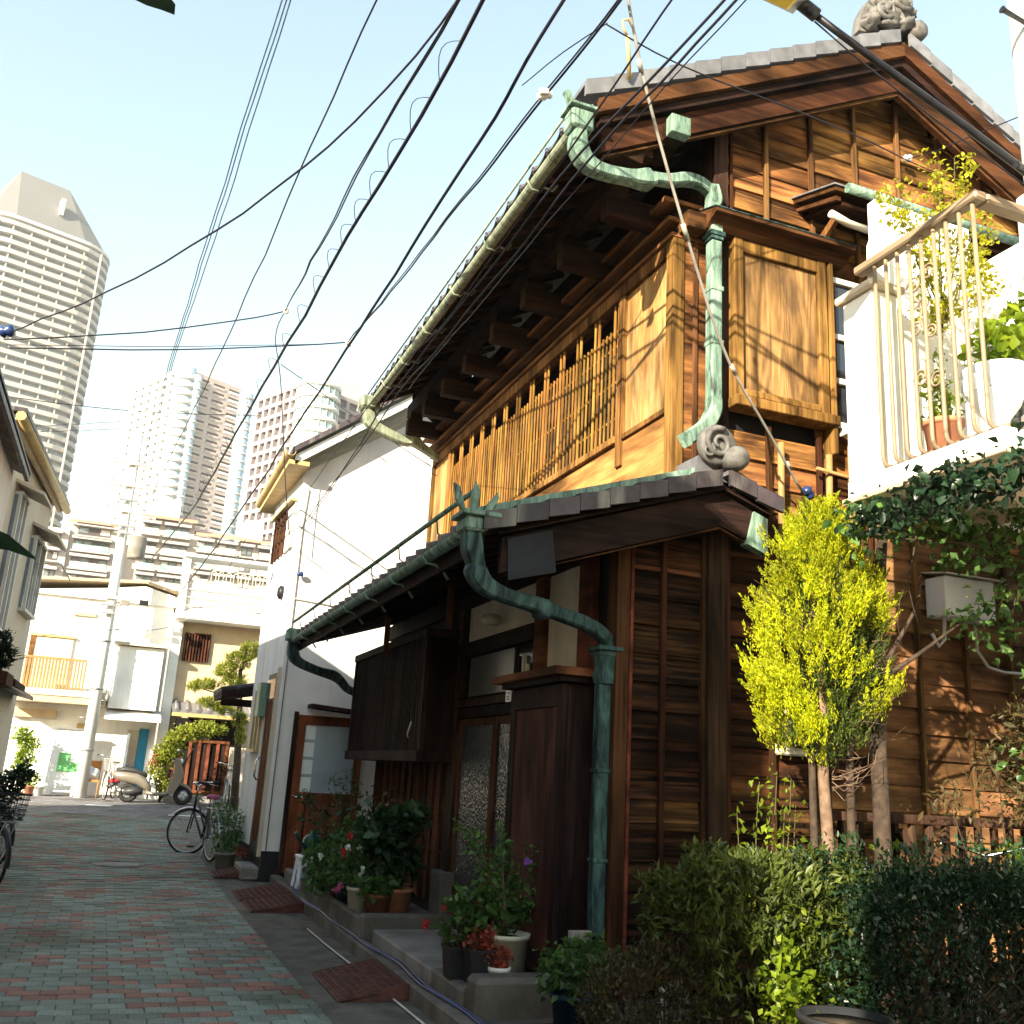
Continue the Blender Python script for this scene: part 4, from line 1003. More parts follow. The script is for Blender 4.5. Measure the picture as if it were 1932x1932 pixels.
# ---- neighbour with the balcony on the right
nb = thing('balcony_house', 'white house with a cantilevered balcony and beige railing at the right edge', 'house', (5.2, 3.5, 0))
m = MB(); m.box(5.95, 9, .5, 4.9, -.02, 3.34); m.box(5.30, 9, .5, 4.90, 3.341, 5.25); m.build('wall', 'stucco_white', nb)
m = MB(); m.box(4.17, 5.298, 3.64, 4.88, 3.34, 3.46, .01); m.build('balcony_floor', 'stucco_white', nb)
m = MB(); m.box(4.14, 5.298, 3.62, 4.90, 3.30, 3.338, .005); m.build('slab_edge', 'stucco_beige', nb)
m = MB(); m.box(4.20, 4.42, 4.62, 4.90, 3.461, 4.74, .01); pier = m.build('end_pier', 'stucco_white', nb)
m = MB(); m.box(4.16, 4.46, 4.58, 4.94, 4.741, 4.80, .012); m.build('pier_cap', 'stucco_cream', nb)
m = MB(); m.prism([(4.26, 4.801), (4.40, 4.801), (4.40, 5.22), (4.34, 5.30), (4.27, 5.12)], 'y', 4.66, 4.72); m.build('end_finial', 'stucco_white', nb)
m = MB(); m.box(4.42, 5.298, 4.79, 4.87, 3.461, 5.58, .01); m.build('end_parapet', 'stucco_white', nb)
m = MB(); m.box(4.93, 5.297, 3.64, 4.10, 3.461, 5.33, .03); m.build('near_pier', 'stucco_white', nb)
m = MB(); m.box(5.26, 5.297, 4.15, 4.7, 3.6, 4.55); wz = m.build('window', 'window_dark', nb)
m = MB(); m.box(5.24, 5.27, 4.12, 4.75, 4.56, 4.62); m.build('window_rail', 'steel_grey', wz)
# railing: belly bars bent out at the foot
rl = MB(); rl.box(4.16, 4.25, 3.70, 4.74, 4.88, 4.94, .012); rl.box(4.255, 4.92, 3.70, 3.80, 4.88, 4.94, .012)
rail = rl.build('balcony_rail', 'rail_beige', nb)
MB().box(4.26, 4.29, 3.70, 4.62, 3.485, 3.51, .004).build('bottom_rail', 'rail_beige', rail)
proto_b = None
for i in range(9):
    y = 3.76 + i * .1015
    pts = [(4.195, 3.76, 4.88), (4.195, 3.76, 4.2), (4.195, 3.76, 3.58), (4.197, 3.76, 3.54), (4.205, 3.76, 3.51), (4.225, 3.76, 3.497), (4.27, 3.76, 3.495)]
    if proto_b is None: proto_b = MB().tube(pts, .013, 8).build('baluster', 'rail_beige', rail); o = proto_b
    else: o = proto_b.copy(); COL.objects.link(o)
    o.location.y = y - 3.76
for (cy, cz, r, fl) in ((4.25, 4.58, .06, 1), (4.13, 4.62, .055, -1), (4.25, 4.28, .05, -1), (4.13, 4.22, .05, 1), (4.23, 3.95, .06, 1), (4.11, 3.90, .055, -1), (4.18, 4.42, .045, 1)):
    pts = []
    for i in range(22):
        t = i / 21; a = fl * t * 1.6 * 2 * math.pi + (0 if fl > 0 else math.pi); q = r * (1 - .75 * t); pts.append((4.20, cy + q * math.cos(a), cz + q * math.sin(a)))
    MB().tube(pts, .007, 6).build('scroll', 'rail_beige', rail)
MB().tube([(4.2, 4.19, 4.66), (4.2, 4.16, 4.5), (4.2, 4.21, 4.34), (4.2, 4.16, 4.15), (4.2, 4.20, 3.98), (4.2, 4.15, 3.84)], .007, 6).build('scroll_stem', 'rail_beige', rail)

# ---- white house at the end of the alley
we = thing('white_balcony_house', 'sunlit white house with wooden balcony at the end of the alley', 'house', (-.8, 28, .4))
m = MB(); m.box(-6.0, .95, 28.0, 34, .2, 5.4); m.build('wall', 'stucco_white', we)
m = MB(); m.prism([(-2.9, 5.401), (.98, 5.401), (.98, 5.68), (.15, 5.88), (-.8, 5.72), (-2.9, 5.45)], 'y', 27.9, 28.3); m.build('roof_edge', 'stucco_white', we)
m = MB(); m.prism([(-6, 5.5), (.15, 5.95), (1.1, 5.72), (1.1, 5.78), (.15, 6.02), (-6, 5.57)], 'y', 27.8, 34); m.build('roof', 'stucco_beige', we)
m = MB(); m.box(-.32, .85, 27.45, 27.98, 2.6, 4.2, .01); m.build('bay', 'stucco_white', we)
m = MB(); m.box(-.4, .9, 27.3, 27.98, 4.22, 4.3); m.build('bay_hood', 'stucco_cream', we)
m = MB(); m.prism([(27.0, 2.30), (28.0, 2.55), (28.0, 2.62), (27.0, 2.38)], 'x', -.35, 1.0); m.build('awning', 'stucco_white', we)
m = MB(); m.box(-1.53, -.97, 27.93, 27.99, 4.93, 5.03); m.build('vent', 'stucco_beige', we)
m = MB(); m.box(-2.36, -1.40, 27.94, 27.99, 3.0, 4.28); wz = m.build('balcony_door', 'stucco_cream', we)
m = MB(); m.box(-2.42, -2.30, 27.92, 27.995, 2.95, 4.3); m.build('door_frame', 'beam_y', wz)
m = MB(); m.box(-2.44, -1.36, 27.90, 27.995, 4.301, 4.36); m.build('door_head', 'gutter_tan', wz)
m = MB(); m.box(-2.75, -.35, 27.0, 27.99, 2.78, 2.94, .01); bal = m.build('balcony_floor', 'stucco_cream', we)
m = MB(); m.box(-2.72, -.38, 27.03, 27.99, 2.62, 2.775); m.build('balcony_soffit', 'stucco_beige', bal)
m = MB(); m.box(-2.75, -.95, 27.0, 27.06, 3.66, 3.72); m.build('handrail', 'bamboo', bal)
pk = None
for i in range(24):
    x = -2.72 + i * .076
    if pk is None: pk = MB().box(-2.745, -2.695, 27.01, 27.05, 2.95, 3.655).build('picket', 'bamboo', bal); o = pk
    else: o = pk.copy(); COL.objects.link(o)
    o.location.x = x + 2.72
for i in range(5):
    MB().box(-.85 + i * .11, -.83 + i * .11, 27.02, 27.04, 2.95, 3.6).build('rail_bar', 'wire_blue', bal)
m = MB(); m.box(-2.5, -1.5, 27.85, 27.99, 2.25, 2.45); m.build('shop_hood', 'stucco_beige', we)
m = MB(); m.box(-.98, -.62, 27.93, 27.99, 2.05, 2.18); m.build('vent', 'gutter_tan', we)
m = MB(); m.box(.55, .78, 27.92, 27.99, .5, 2.15); wz = m.build('blue_door', 'blue_paint' if 'blue_paint' in MATS else 'hose_blue', we)
m = MB(); m.box(.26, .54, 27.92, 27.99, 1.1, 2.1); m.build('window', 'window_sky', we)
m = MB(); m.box(-.2, .54, 27.93, 27.985, .45, 1.0); m.build('dado', 'stucco_pink', we)
# ---- gate house with lattice window
gh = thing('gate_house', 'narrow beige house with wooden gate, lattice window and roof terrace railing', 'house', (2.2, 28, .5))
m = MB(); m.box(1.25, 6.0, 28.0, 34, .3, 5.15); m.build('wall', 'stucco_beige', gh)
m = MB(); m.box(1.0, 1.24, 27.8, 28.2, .3, 5.0); m.build('corner_pier', 'stucco_white', gh)
m = MB(); m.box(1.02, 6.0, 27.25, 28.2, 5.05, 5.22, .01); m.build('eave', 'stucco_white', gh)
m = MB(); m.box(1.1, 6.0, 27.7, 28.2, 5.23, 6.1); m.build('parapet', 'stucco_pink', gh)
for zz in (5.45, 5.68, 5.9): m = MB(); m.box(1.08, 6.0, 27.66, 27.70, zz, zz + .03); m.build('parapet_line', 'stucco_white', gh)
m = MB(); m.box(1.0, 6.0, 27.5, 28.3, 6.78, 6.86); m.build('terrace_roof', 'frost_white', gh)
m = MB(); m.box(1.0, 1.2, 27.6, 27.9, 5.2, 6.78); m.build('terrace_post', 'stucco_white', gh)
lp = None
for i in range(9):
    x = 1.85 + i * .2
    pts = [(1.85 + .06 * math.cos(a), 27.7, 6.42 + .06 * math.sin(a)) for a in [math.pi * k / 8 for k in range(9)]]
    pts = [(1.91, 27.7, 6.11)] + pts + [(1.79, 27.7, 6.11)]
    if lp is None: lp = MB().tube(pts, .014, 6).build('rail_loop', 'white_metal', gh); o = lp
    else: o = lp.copy(); COL.objects.link(o)
    o.location.x = x - 1.85
m = MB(); m.box(1.33, 2.02, 27.95, 27.99, 4.02, 4.76); wz = m.build('lattice_window', 'void', gh)
for i in range(9): m = MB(); m.box(1.34 + i * .078, 1.375 + i * .078, 27.90, 27.945, 4.0, 4.78); m.build('window_bar', 'wain', wz)
m = MB(); m.prism([(27.0, 2.58), (28.0, 2.86), (28.0, 2.92), (27.0, 2.64)], 'x', 1.25, 3.3); gr = m.build('gate_roof', 'tile', gh)
for i in range(8): m = MB(); m.tube([(1.35 + i * .27, 26.98, 2.66), (1.35 + i * .27, 28.0, 2.94)], .05, 8); m.build('roof_tile', 'tile', gr)
m = MB(); m.box(1.24, 3.3, 26.98, 27.06, 2.50, 2.59); m.build('gate_beam', 'gutter_tan', gh)
m = MB(); m.box(1.40, 3.1, 27.9, 27.99, .6, 2.5); m.build('gate_recess', 'void', gh)
gt = MB(); gt.box(1.80, 2.80, 27.6, 27.63, .6, 1.95); gt = gt.build('gate', 'lattice_dark', gh)
for i in range(5): MB().box(1.80 + i * .235, 1.88 + i * .235, 27.55, 27.598, .6, 1.95, .005).build('gate_stile', 'red_trim', gt)
for zz in (.6, 1.88): MB().box(1.80, 2.82, 27.54, 27.5485, zz, zz + .07).build('gate_rail', 'red_trim', gt)
m = MB(); m.box(2.85, 3.6, 27.3, 27.6, .4, 1.8, .01); m.build('garden_wall', 'stucco_cream', gh)
m = MB(); m.box(1.3, 3.6, 26.9, 27.9, .36, .55, .02); m.build('gate_step', 'concrete_light', gh)
# small dark tiled canopy beyond the stucco house
dc = thing('tiled_canopy', 'small dark tiled canopy jutting out past the far end of the stucco house', 'canopy', (1.9, 16.4, 2.4))
m = MB(); m.prism([(1.42, 2.42), (2.9, 2.72), (2.9, 2.80), (1.42, 2.50)], 'y', 15.9, 17.2); dcr = m.build('canopy_deck', 'lattice_dark', dc)
for i in range(6): MB().tube([(1.40, 15.95 + i * .24, 2.53), (2.9, 15.95 + i * .24, 2.84)], .05, 8).build('roof_tile', 'tile_dark', dc)
m = MB(); m.box(1.42, 2.9, 15.92, 15.98, 2.30, 2.41); m.build('canopy_beam', 'barge_dark', dc)
m = MB(); m.box(2.6, 3.4, 15.6, 18.5, 0, 2.7); m.build('canopy_wall', 'lattice_dark', dc)
# ================================================================== towers and apartment block
plain('tower_beige', (.44, .425, .40), .8, .06, .05); plain('tower_roof', (.15, .148, .145), .7, .05, .05)
plain('tower_pink', (.47, .40, .375), .8, .05, .05); plain('tower_white', (.66, .65, .63), .7, .05, .05)
plain('tower_mauve', (.33, .285, .29), .8, .05, .05); plain('teal', (.14, .42, .36), .5, .08, .05)
plain('block_grey', (.40, .37, .35), .85, .05, .05); plain('block_roof', (.46, .25, .18), .8, .1, .05)
glass('glass_far', (.15, .18, .19), .08, .8); glass('glass_blue', (.36, .50, .60), .08, .8); glass('glass_teal', (.30, .46, .46), .1, .8); plain('recess', (.10, .09, .095), .8, .4, .2)
def rrect(c, u, hw, hd, r, n=6, inset=0.0):
    u = Vector((u[0], u[1])).normalized(); v = Vector((-u.y, u.x)); c = Vector(c); hw -= inset; hd -= inset; r = max(.3, r - inset); out = []
    for (sx, sy, a0) in ((1, 1, 0), (-1, 1, 90), (-1, -1, 180), (1, -1, 270)):
        for k in range(n + 1):
            a = R_(a0 + 90 * k / n); p = c + u * (sx * (hw - r) + r * math.cos(a)) + v * (sy * (hd - r) + r * math.sin(a)); out.append((p.x, p.y))
    return out
# ---- curved beige tower
ua = Vector((.943, .332)); nrm = Vector((.332, -.943))
K = 1.3
tc = Vector((-21.3, 300)) * K - ua * 19.5 * K - nrm * 16.0 * K
tl_ = thing('beige_tower', 'tall beige apartment tower with rounded corners and stacked balcony bands', 'tower', (tc.x, tc.y, 0))
MB().prism(rrect(tc, ua, 20 * K, 16 * K, 11 * K, 7, 1.9), 'z', 0, 195).build('glazed_core', 'glass_far', tl_)
base = MB().prism(rrect(tc, ua, 20 * K, 16 * K, 11 * K, 7), 'z', 0, 58).build('base', 'tower_beige', tl_)
bm_ = MB().prism(rrect(tc, ua, 20 * K, 16 * K, 11 * K, 8), 'z', 0, 1.7).build('balcony_band', 'tower_beige', tl_)
zf = 59.0; fst = True
while zf < 193:
    o = bm_ if fst else bm_.copy()
    if not fst: COL.objects.link(o)
    fst = False; o.location.z = zf; zf += 3.9
fin = MB()
for i in range(-3, 4):
    p = tc + ua * (i * 6.5); a = p + nrm * 20.2; b = p + nrm * 18.6
    fin.bar((a.x, a.y, 126), (b.x, b.y, 126), .45, 134, up=(0, 0, 1))
for i in range(-2, 3):
    p = tc - nrm * (i * 6.5) - ua * 25.4; q = tc - nrm * (i * 6.5) - ua * 23.6
    fin.bar((p.x, p.y, 126), (q.x, q.y, 126), .45, 134)
fin.build('balcony_partitions', 'tower_beige', tl_, kind='stuff')
MB().prism(rrect(tc, ua, 26.2, 21, 14.4, 8), 'z', 194.4, 195.6).build('crown_band', 'tower_white', tl_)
b0 = rrect(tc, ua, 24.7, 19.5, 12, 2); m = MB(); n = len(b0)
top = [(tc.x + ua.x * s_ * 1.0 + nrm.x * w_, tc.y + ua.y * s_ + nrm.y * w_) for (s_, w_) in ((6.5, -5), (-12, -5), (-12, 6.5), (6.5, 6.5))]
topf = []
for k in range(n):
    q = k // 3; topf.append(top[q])
m.add([(x, y, 196.4) for x, y in b0] + [(x, y, 222.0) for x, y in topf], [(i, (i + 1) % n, n + (i + 1) % n, n + i) for i in range(n)] + [tuple(range(n, 2 * n))])
rfo = m.build('roof', 'tower_roof', tl_)
p = tc + ua * 3 + nrm * 15.0; MB().obox((p.x, p.y, 208.5), ua.to_3d(), nrm.to_3d(), (0, 0, 1), 0.7, 1.6, 3.6).build('roof_slot', 'tower_white', rfo)
# ---- towers with a gridded face, glass corner and plain face
def grid_face(par, a, b, z0, floors, pitch, cols, bandh, pierw, wallm, paneM, depth=1.2, rail=None):
    """a->b in plan; outward normal to the right of a->b"""
    a = Vector((a[0], a[1], 0)); b = Vector((b[0], b[1], 0)); d = b - a; L = d.length; d.normalize(); n = Vector((d.y, -d.x, 0))
    cw = L / cols
    for i in range(cols + 1):
        c = a + d * (i * cw) - n * (depth / 2 - .02) + Vector((0, 0, z0 + floors * pitch / 2))
        MB().obox(c, d, n, (0, 0, 1), pierw / 2, depth / 2, floors * pitch / 2).build('pier', wallm, par)
    for j in range(floors + 1):
        c = a + d * (L / 2) - n * (depth / 2 + .0) + Vector((0, 0, z0 + j * pitch))
        MB().obox(c, d, n, (0, 0, 1), L / 2, depth / 2, bandh / 2).build('floor_band', wallm, par)
    pr = None
    for j in range(floors):
        for i in range(cols):
            off = d * (i * cw) + Vector((0, 0, j * pitch))
            if pr is None:
                c = a + d * (cw / 2) - n * (depth - .12) + Vector((0, 0, z0 + pitch / 2))
                pr = MB().obox(c, d, n, (0, 0, 1), cw / 2 - pierw / 2, .05, pitch / 2 - bandh / 2).build('window', paneM, par); o = pr
            else: o = pr.copy(); COL.objects.link(o)
            o.location = off
            if rail and (i + j) % 1 == 0:
                pass
def body(par, pts, z0, z1, mat, name='body'): return MB().prism(pts, 'z', z0, z1).build(name, mat, par)
DL = Vector((-.452, .892)); DR = Vector((.892, .452))
# pink-and-white tower
tm = thing('pink_tower', 'pale pink apartment tower with blue glass corner strips and bright left face', 'tower', (4, 330, 0))
c0 = Vector((1.0, 331)); cL = c0 + DL * 30; cR0 = Vector((7.4, 331)); cR = cR0 + DR * 18.5; back = cR + DL * 30
zt = 128.0; fl = 27; pt = 2.95; z0 = zt - fl * pt
i1 = c0 + (DR - DL * -1) * 0
body(tm, [(c0.x + 1.2, c0.y + 1.4), (cL.x + 1.2, cL.y), (back.x, back.y), (cR.x, cR.y + 1.2), (cR0.x, cR0.y + 1.6)], 0, zt, 'tower_pink')
body(tm, [(c0.x, c0.y), (cL.x, cL.y), (back.x, back.y), (cR.x, cR.y), (cR0.x, cR0.y)], 0, z0 - 1.4, 'tower_pink', 'base')
grid_face(tm, cL, c0, z0, fl, pt, 6, 1.5, 2.6, 'tower_white', 'recess')
grid_face(tm, (cR0.x, cR0.y), (cR.x, cR.y), z0, fl, pt, 3, 1.5, 1.5, 'tower_pink', 'recess')
for j in range(fl):
    p = (c0 + cR0) / 2; 
    m = MB(); cc = p + Vector((0.2, .9)); m.lathe([(0, 0), (3.6, 0), (3.6, 1.5), (0, 1.5)], (cc.x, cc.y, z0 + j * pt), 20); m.build('corner_balcony', 'tower_white', tm)
m = MB(); cc = (c0 + cR0) / 2 + Vector((.2, .9)); m.lathe([(3.1, z0), (3.1, zt + 2)], (cc.x, cc.y, 0), 20); m.build('glass_corner', 'glass_blue', tm)
for (cx, rr_) in ((cR0 + DR * .4, 1.9), (cR + DR * 1.5, 2.6)):
    m = MB(); m.lathe([(0, z0), (rr_, z0), (rr_, zt - .5), (0, zt - .5)], (cx.x, cx.y, 0), 14); m.build('glass_strip', 'glass_blue', tm)
    for j in range(fl): m = MB(); m.lathe([(rr_ + .12, 0), (rr_ + .12, .8)], (cx.x, cx.y, z0 + j * pt), 14); m.build('strip_band', 'tower_white', tm)
for k_ in range(3):
    for j in range(fl):
        w = 18.5 / 3; c = cR0 + DR * (w * (k_ + .5)); nn = Vector((DR.y, -DR.x)); c = c + nn * .12
        if j == 0: 
            prb = MB().obox((c.x, c.y, z0 + .95), DR.to_3d(), nn.to_3d(), (0, 0, 1), w / 2 - .9, .08, .45).build('balustrade', 'tower_white' if k_ == 2 else 'tower_pink', tm)
        else: o = prb.copy(); COL.objects.link(o); o.location.z = j * pt
m = MB(); q = [(c0.x + 3, c0.y + 4), (cR0.x, cR0.y + 2), (cR.x - 2, cR.y + 3), (back.x - 8, back.y - 12)]
m.add([(x, y, zt) for x, y in q] + [((c0.x + cR0.x) / 2 + 1.5, c0.y + 8, zt + 10.5), ((c0.x + cR0.x) / 2 + 6, c0.y + 9, zt + 9.0), (cR.x - 3, cR.y + 6, zt + 2.5), (c0.x + 5, c0.y + 20, zt + 8)], [(0, 1, 5, 4), (1, 2, 6, 5), (2, 3, 7, 6), (3, 0, 4, 7), (4, 5, 6, 7)])
m.build('roof', 'tower_white', tm)
# mauve tower with teal glass corner
tr = thing('mauve_tower', 'mauve tower with square recessed windows and curved teal glass corner', 'tower', (30, 220, 0))
c0 = Vector((29.5, 220)); cL = c0 + DL * 19.5; cR0 = c0 + DR * 9.5; cR = cR0 + DR * 14; back = cR + DL * 20
zt = 88.6; fl = 13; pt = 2.95; z0 = zt - fl * pt
body(tr, [(c0.x + 1.2, c0.y + 1.4), (cL.x + 1.2, cL.y), (back.x, back.y), (cR.x, cR.y + 1.2), (cR0.x + .3, cR0.y + 1.3)], 0, zt, 'tower_mauve')
body(tr, [(c0.x, c0.y), (cL.x, cL.y), (back.x, back.y), (cR.x, cR.y), (cR0.x, cR0.y)], 0, z0 - .6, 'tower_mauve', 'base')
grid_face(tr, cL, c0, z0, fl, pt, 7, .95, .8, 'tower_mauve', 'recess', 1.0)
grid_face(tr, cR0, cR, z0, fl, pt, 4, 1.0, .9, 'tower_mauve', 'recess', 1.0)
cc = (c0 + cR0) / 2 + DL * 1.2
m = MB(); m.lathe([(0, z0), (5.1, z0), (5.1, zt + 1), (0, zt + 1)], (cc.x, cc.y, 0), 28); m.build('glass_corner', 'glass_teal', tr)
for j in range(fl + 1): m = MB(); m.lathe([(5.1, 0), (5.4, 0), (5.4, 1.15), (5.1, 1.15)], (cc.x, cc.y, z0 + j * pt - .4), 28); m.build('corner_band', 'tower_white', tr)
for k_ in range(10):
    a = R_(180 + k_ * 18); m = MB(); m.box(cc.x + 5.15 * math.cos(a) - .1, cc.x + 5.15 * math.cos(a) + .1, cc.y + 5.15 * math.sin(a) - .1, cc.y + 5.15 * math.sin(a) + .1, z0, zt); m.build('mullion', 'tower_white', tr)
q = c0 + DR * 9 + DL * 6
MB().obox((q.x + 1, q.y, zt + 2.2), DR.to_3d(), DL.to_3d(), (0, 0, 1), 6, 5, 2.2).build('penthouse', 'tower_white', tr)
m = MB(); m.add([(q.x - 6, q.y - 1, zt + 4.5), (q.x + 4, q.y - 4, zt + 4.5), (q.x + 8, q.y + 4, zt + 3.2), (q.x - 3, q.y + 6, zt + 4.5), (q.x, q.y, zt + 7.5)], [(0, 1, 4), (1, 2, 4), (2, 3, 4), (3, 0, 4), (0, 3, 2, 1)]); m.build('teal_roof', 'teal', tr)

# ---- stepped apartment block
ab = thing('apartment_block', 'grey stepped apartment block with long balconies and orange tiled roof edges', 'apartment block', (0, 177, 0))
def sc(x, z): return (x * 1.3615, (z - 1.5) * 1.3615 + 1.5)
def blk(x0, x1, zt, y0=177, y1=195, name='wing', mat='block_grey'):
    a = sc(x0, zt); b = sc(x1, zt); return MB().box(a[0], b[0], y0, y1, 0, a[1]).build(name, mat, ab)
blk(-9.1, -3.6, 28.9, 178.6); blk(-13.5, -9.1, 28.1, 178, 196); blk(-3.6, -1.0, 27.5, 181); blk(-1.0, 5.6, 30.9, 178.6); blk(5.6, 16.5, 29.4, 178.6)
def opening(x0, x1, z0, z1, rail=True, y=178.6):
    """balcony bay: wall frame proud of a dark recess with glazing and white rail"""
    a = sc(x0, z0); b = sc(x1, z1)
    w = MB().box(a[0], b[0], y - .06, y - .02, a[1], b[1]).build('balcony_recess', 'recess', ab)
    n = max(2, int((b[0] - a[0]) / 1.3))
    for i in range(n):
        xa = a[0] + (b[0] - a[0]) * i / n + .12; xb = a[0] + (b[0] - a[0]) * (i + 1) / n - .12
        if rnd.random() < .8: MB().box(xa, xb, y - .12, y - .065, a[1] + .3, b[1] - .15).build('window', 'glass_far' if rnd.random() < .6 else 'tower_white', w)
    if rail: MB().box(a[0], b[0], y - 1.3, y - 1.2, a[1] - .3, a[1] + .75).build('balustrade', 'tower_white' if rail == 2 and rnd.random() < .6 else ('glass_teal' if rnd.random() < .35 else 'block_grey'), w)
    MB().box(a[0] - .3, b[0] + .3, y - 1.35, y, a[1] - .55, a[1] - .31).build('balcony_slab', 'block_grey', w)
    MB().box(a[0] - .3, b[0] + .3, y - 1.2, y, b[1] + .02, b[1] + .5).build('balcony_head', 'block_grey', w)
for zz in (25.75, 23.5, 21.3, 19.1): opening(-8.5, -4.3, zz, zz + 1.25, 2)
opening(-8.2, -4.4, 27.7, 28.7, False)
for zz in (26.2, 24.0, 21.6): opening(-11.2, -10.0, zz, zz + 1.1, False, 178)
for zz in (29.0, 26.6, 24.4, 22.2):
    opening(-.6, 1.2, zz, zz + 1.2, 1); opening(2.0, 4.9, zz, zz + 1.2, 1)
for zz in (27.6, 25.4, 23.2, 21.0):
    opening(6.3, 8.0, zz, zz + 1.15, 1); opening(8.8, 11.0, zz, zz + 1.15, 2); opening(11.8, 13.2, zz, zz + 1.15, False); opening(14.0, 15.6, zz, zz + 1.15, 1)
def mroof(x0, x1, z0, z1, y=178):
    a = sc(x0, z0); b = sc(x1, z1); MB().prism([(y - .6, a[1]), (y + 8, b[1] + 1.5), (y + 8, b[1] + 2), (y - .6, a[1] + .45)], 'x', a[0], b[0]).build('roof', 'block_roof', ab)
mroof(-9.3, -3.4, 28.9, 29.3); mroof(-1.2, 5.8, 30.9, 31.4); mroof(5.8, 16.6, 29.4, 29.9)
a = sc(.6, 34.1); b = sc(3.5, 31.7); MB().box(a[0], b[0], 180, 190, 30, a[1]).build('stair_head', 'tower_pink', ab)
a = sc(11.9, 32.6); b = sc(14.3, 29.6); MB().box(a[0], b[0], 179, 186, 30, a[1]).build('stair_head', 'tower_white', ab)

# ================================================================== thin summer haze over the city
hz_ = MB().box(-700, 700, -70, 900, -3, 232).build('haze', None, None, fix=True, kind='stuff')
hm = bpy.data.materials.new('haze'); hm.use_nodes = True; MATS['haze'] = hm; hm.node_tree.nodes.clear()
ho = hm.node_tree.nodes.new('ShaderNodeOutputMaterial'); hv = hm.node_tree.nodes.new('ShaderNodeVolumePrincipled')
hv.inputs['Color'].default_value = (.95, .97, 1, 1); hv.inputs['Density'].default_value = .00038; hv.inputs['Anisotropy'].default_value = .2
hm.node_tree.links.new(hv.outputs[0], ho.inputs['Volume']); hz_.data.materials.append(hm)
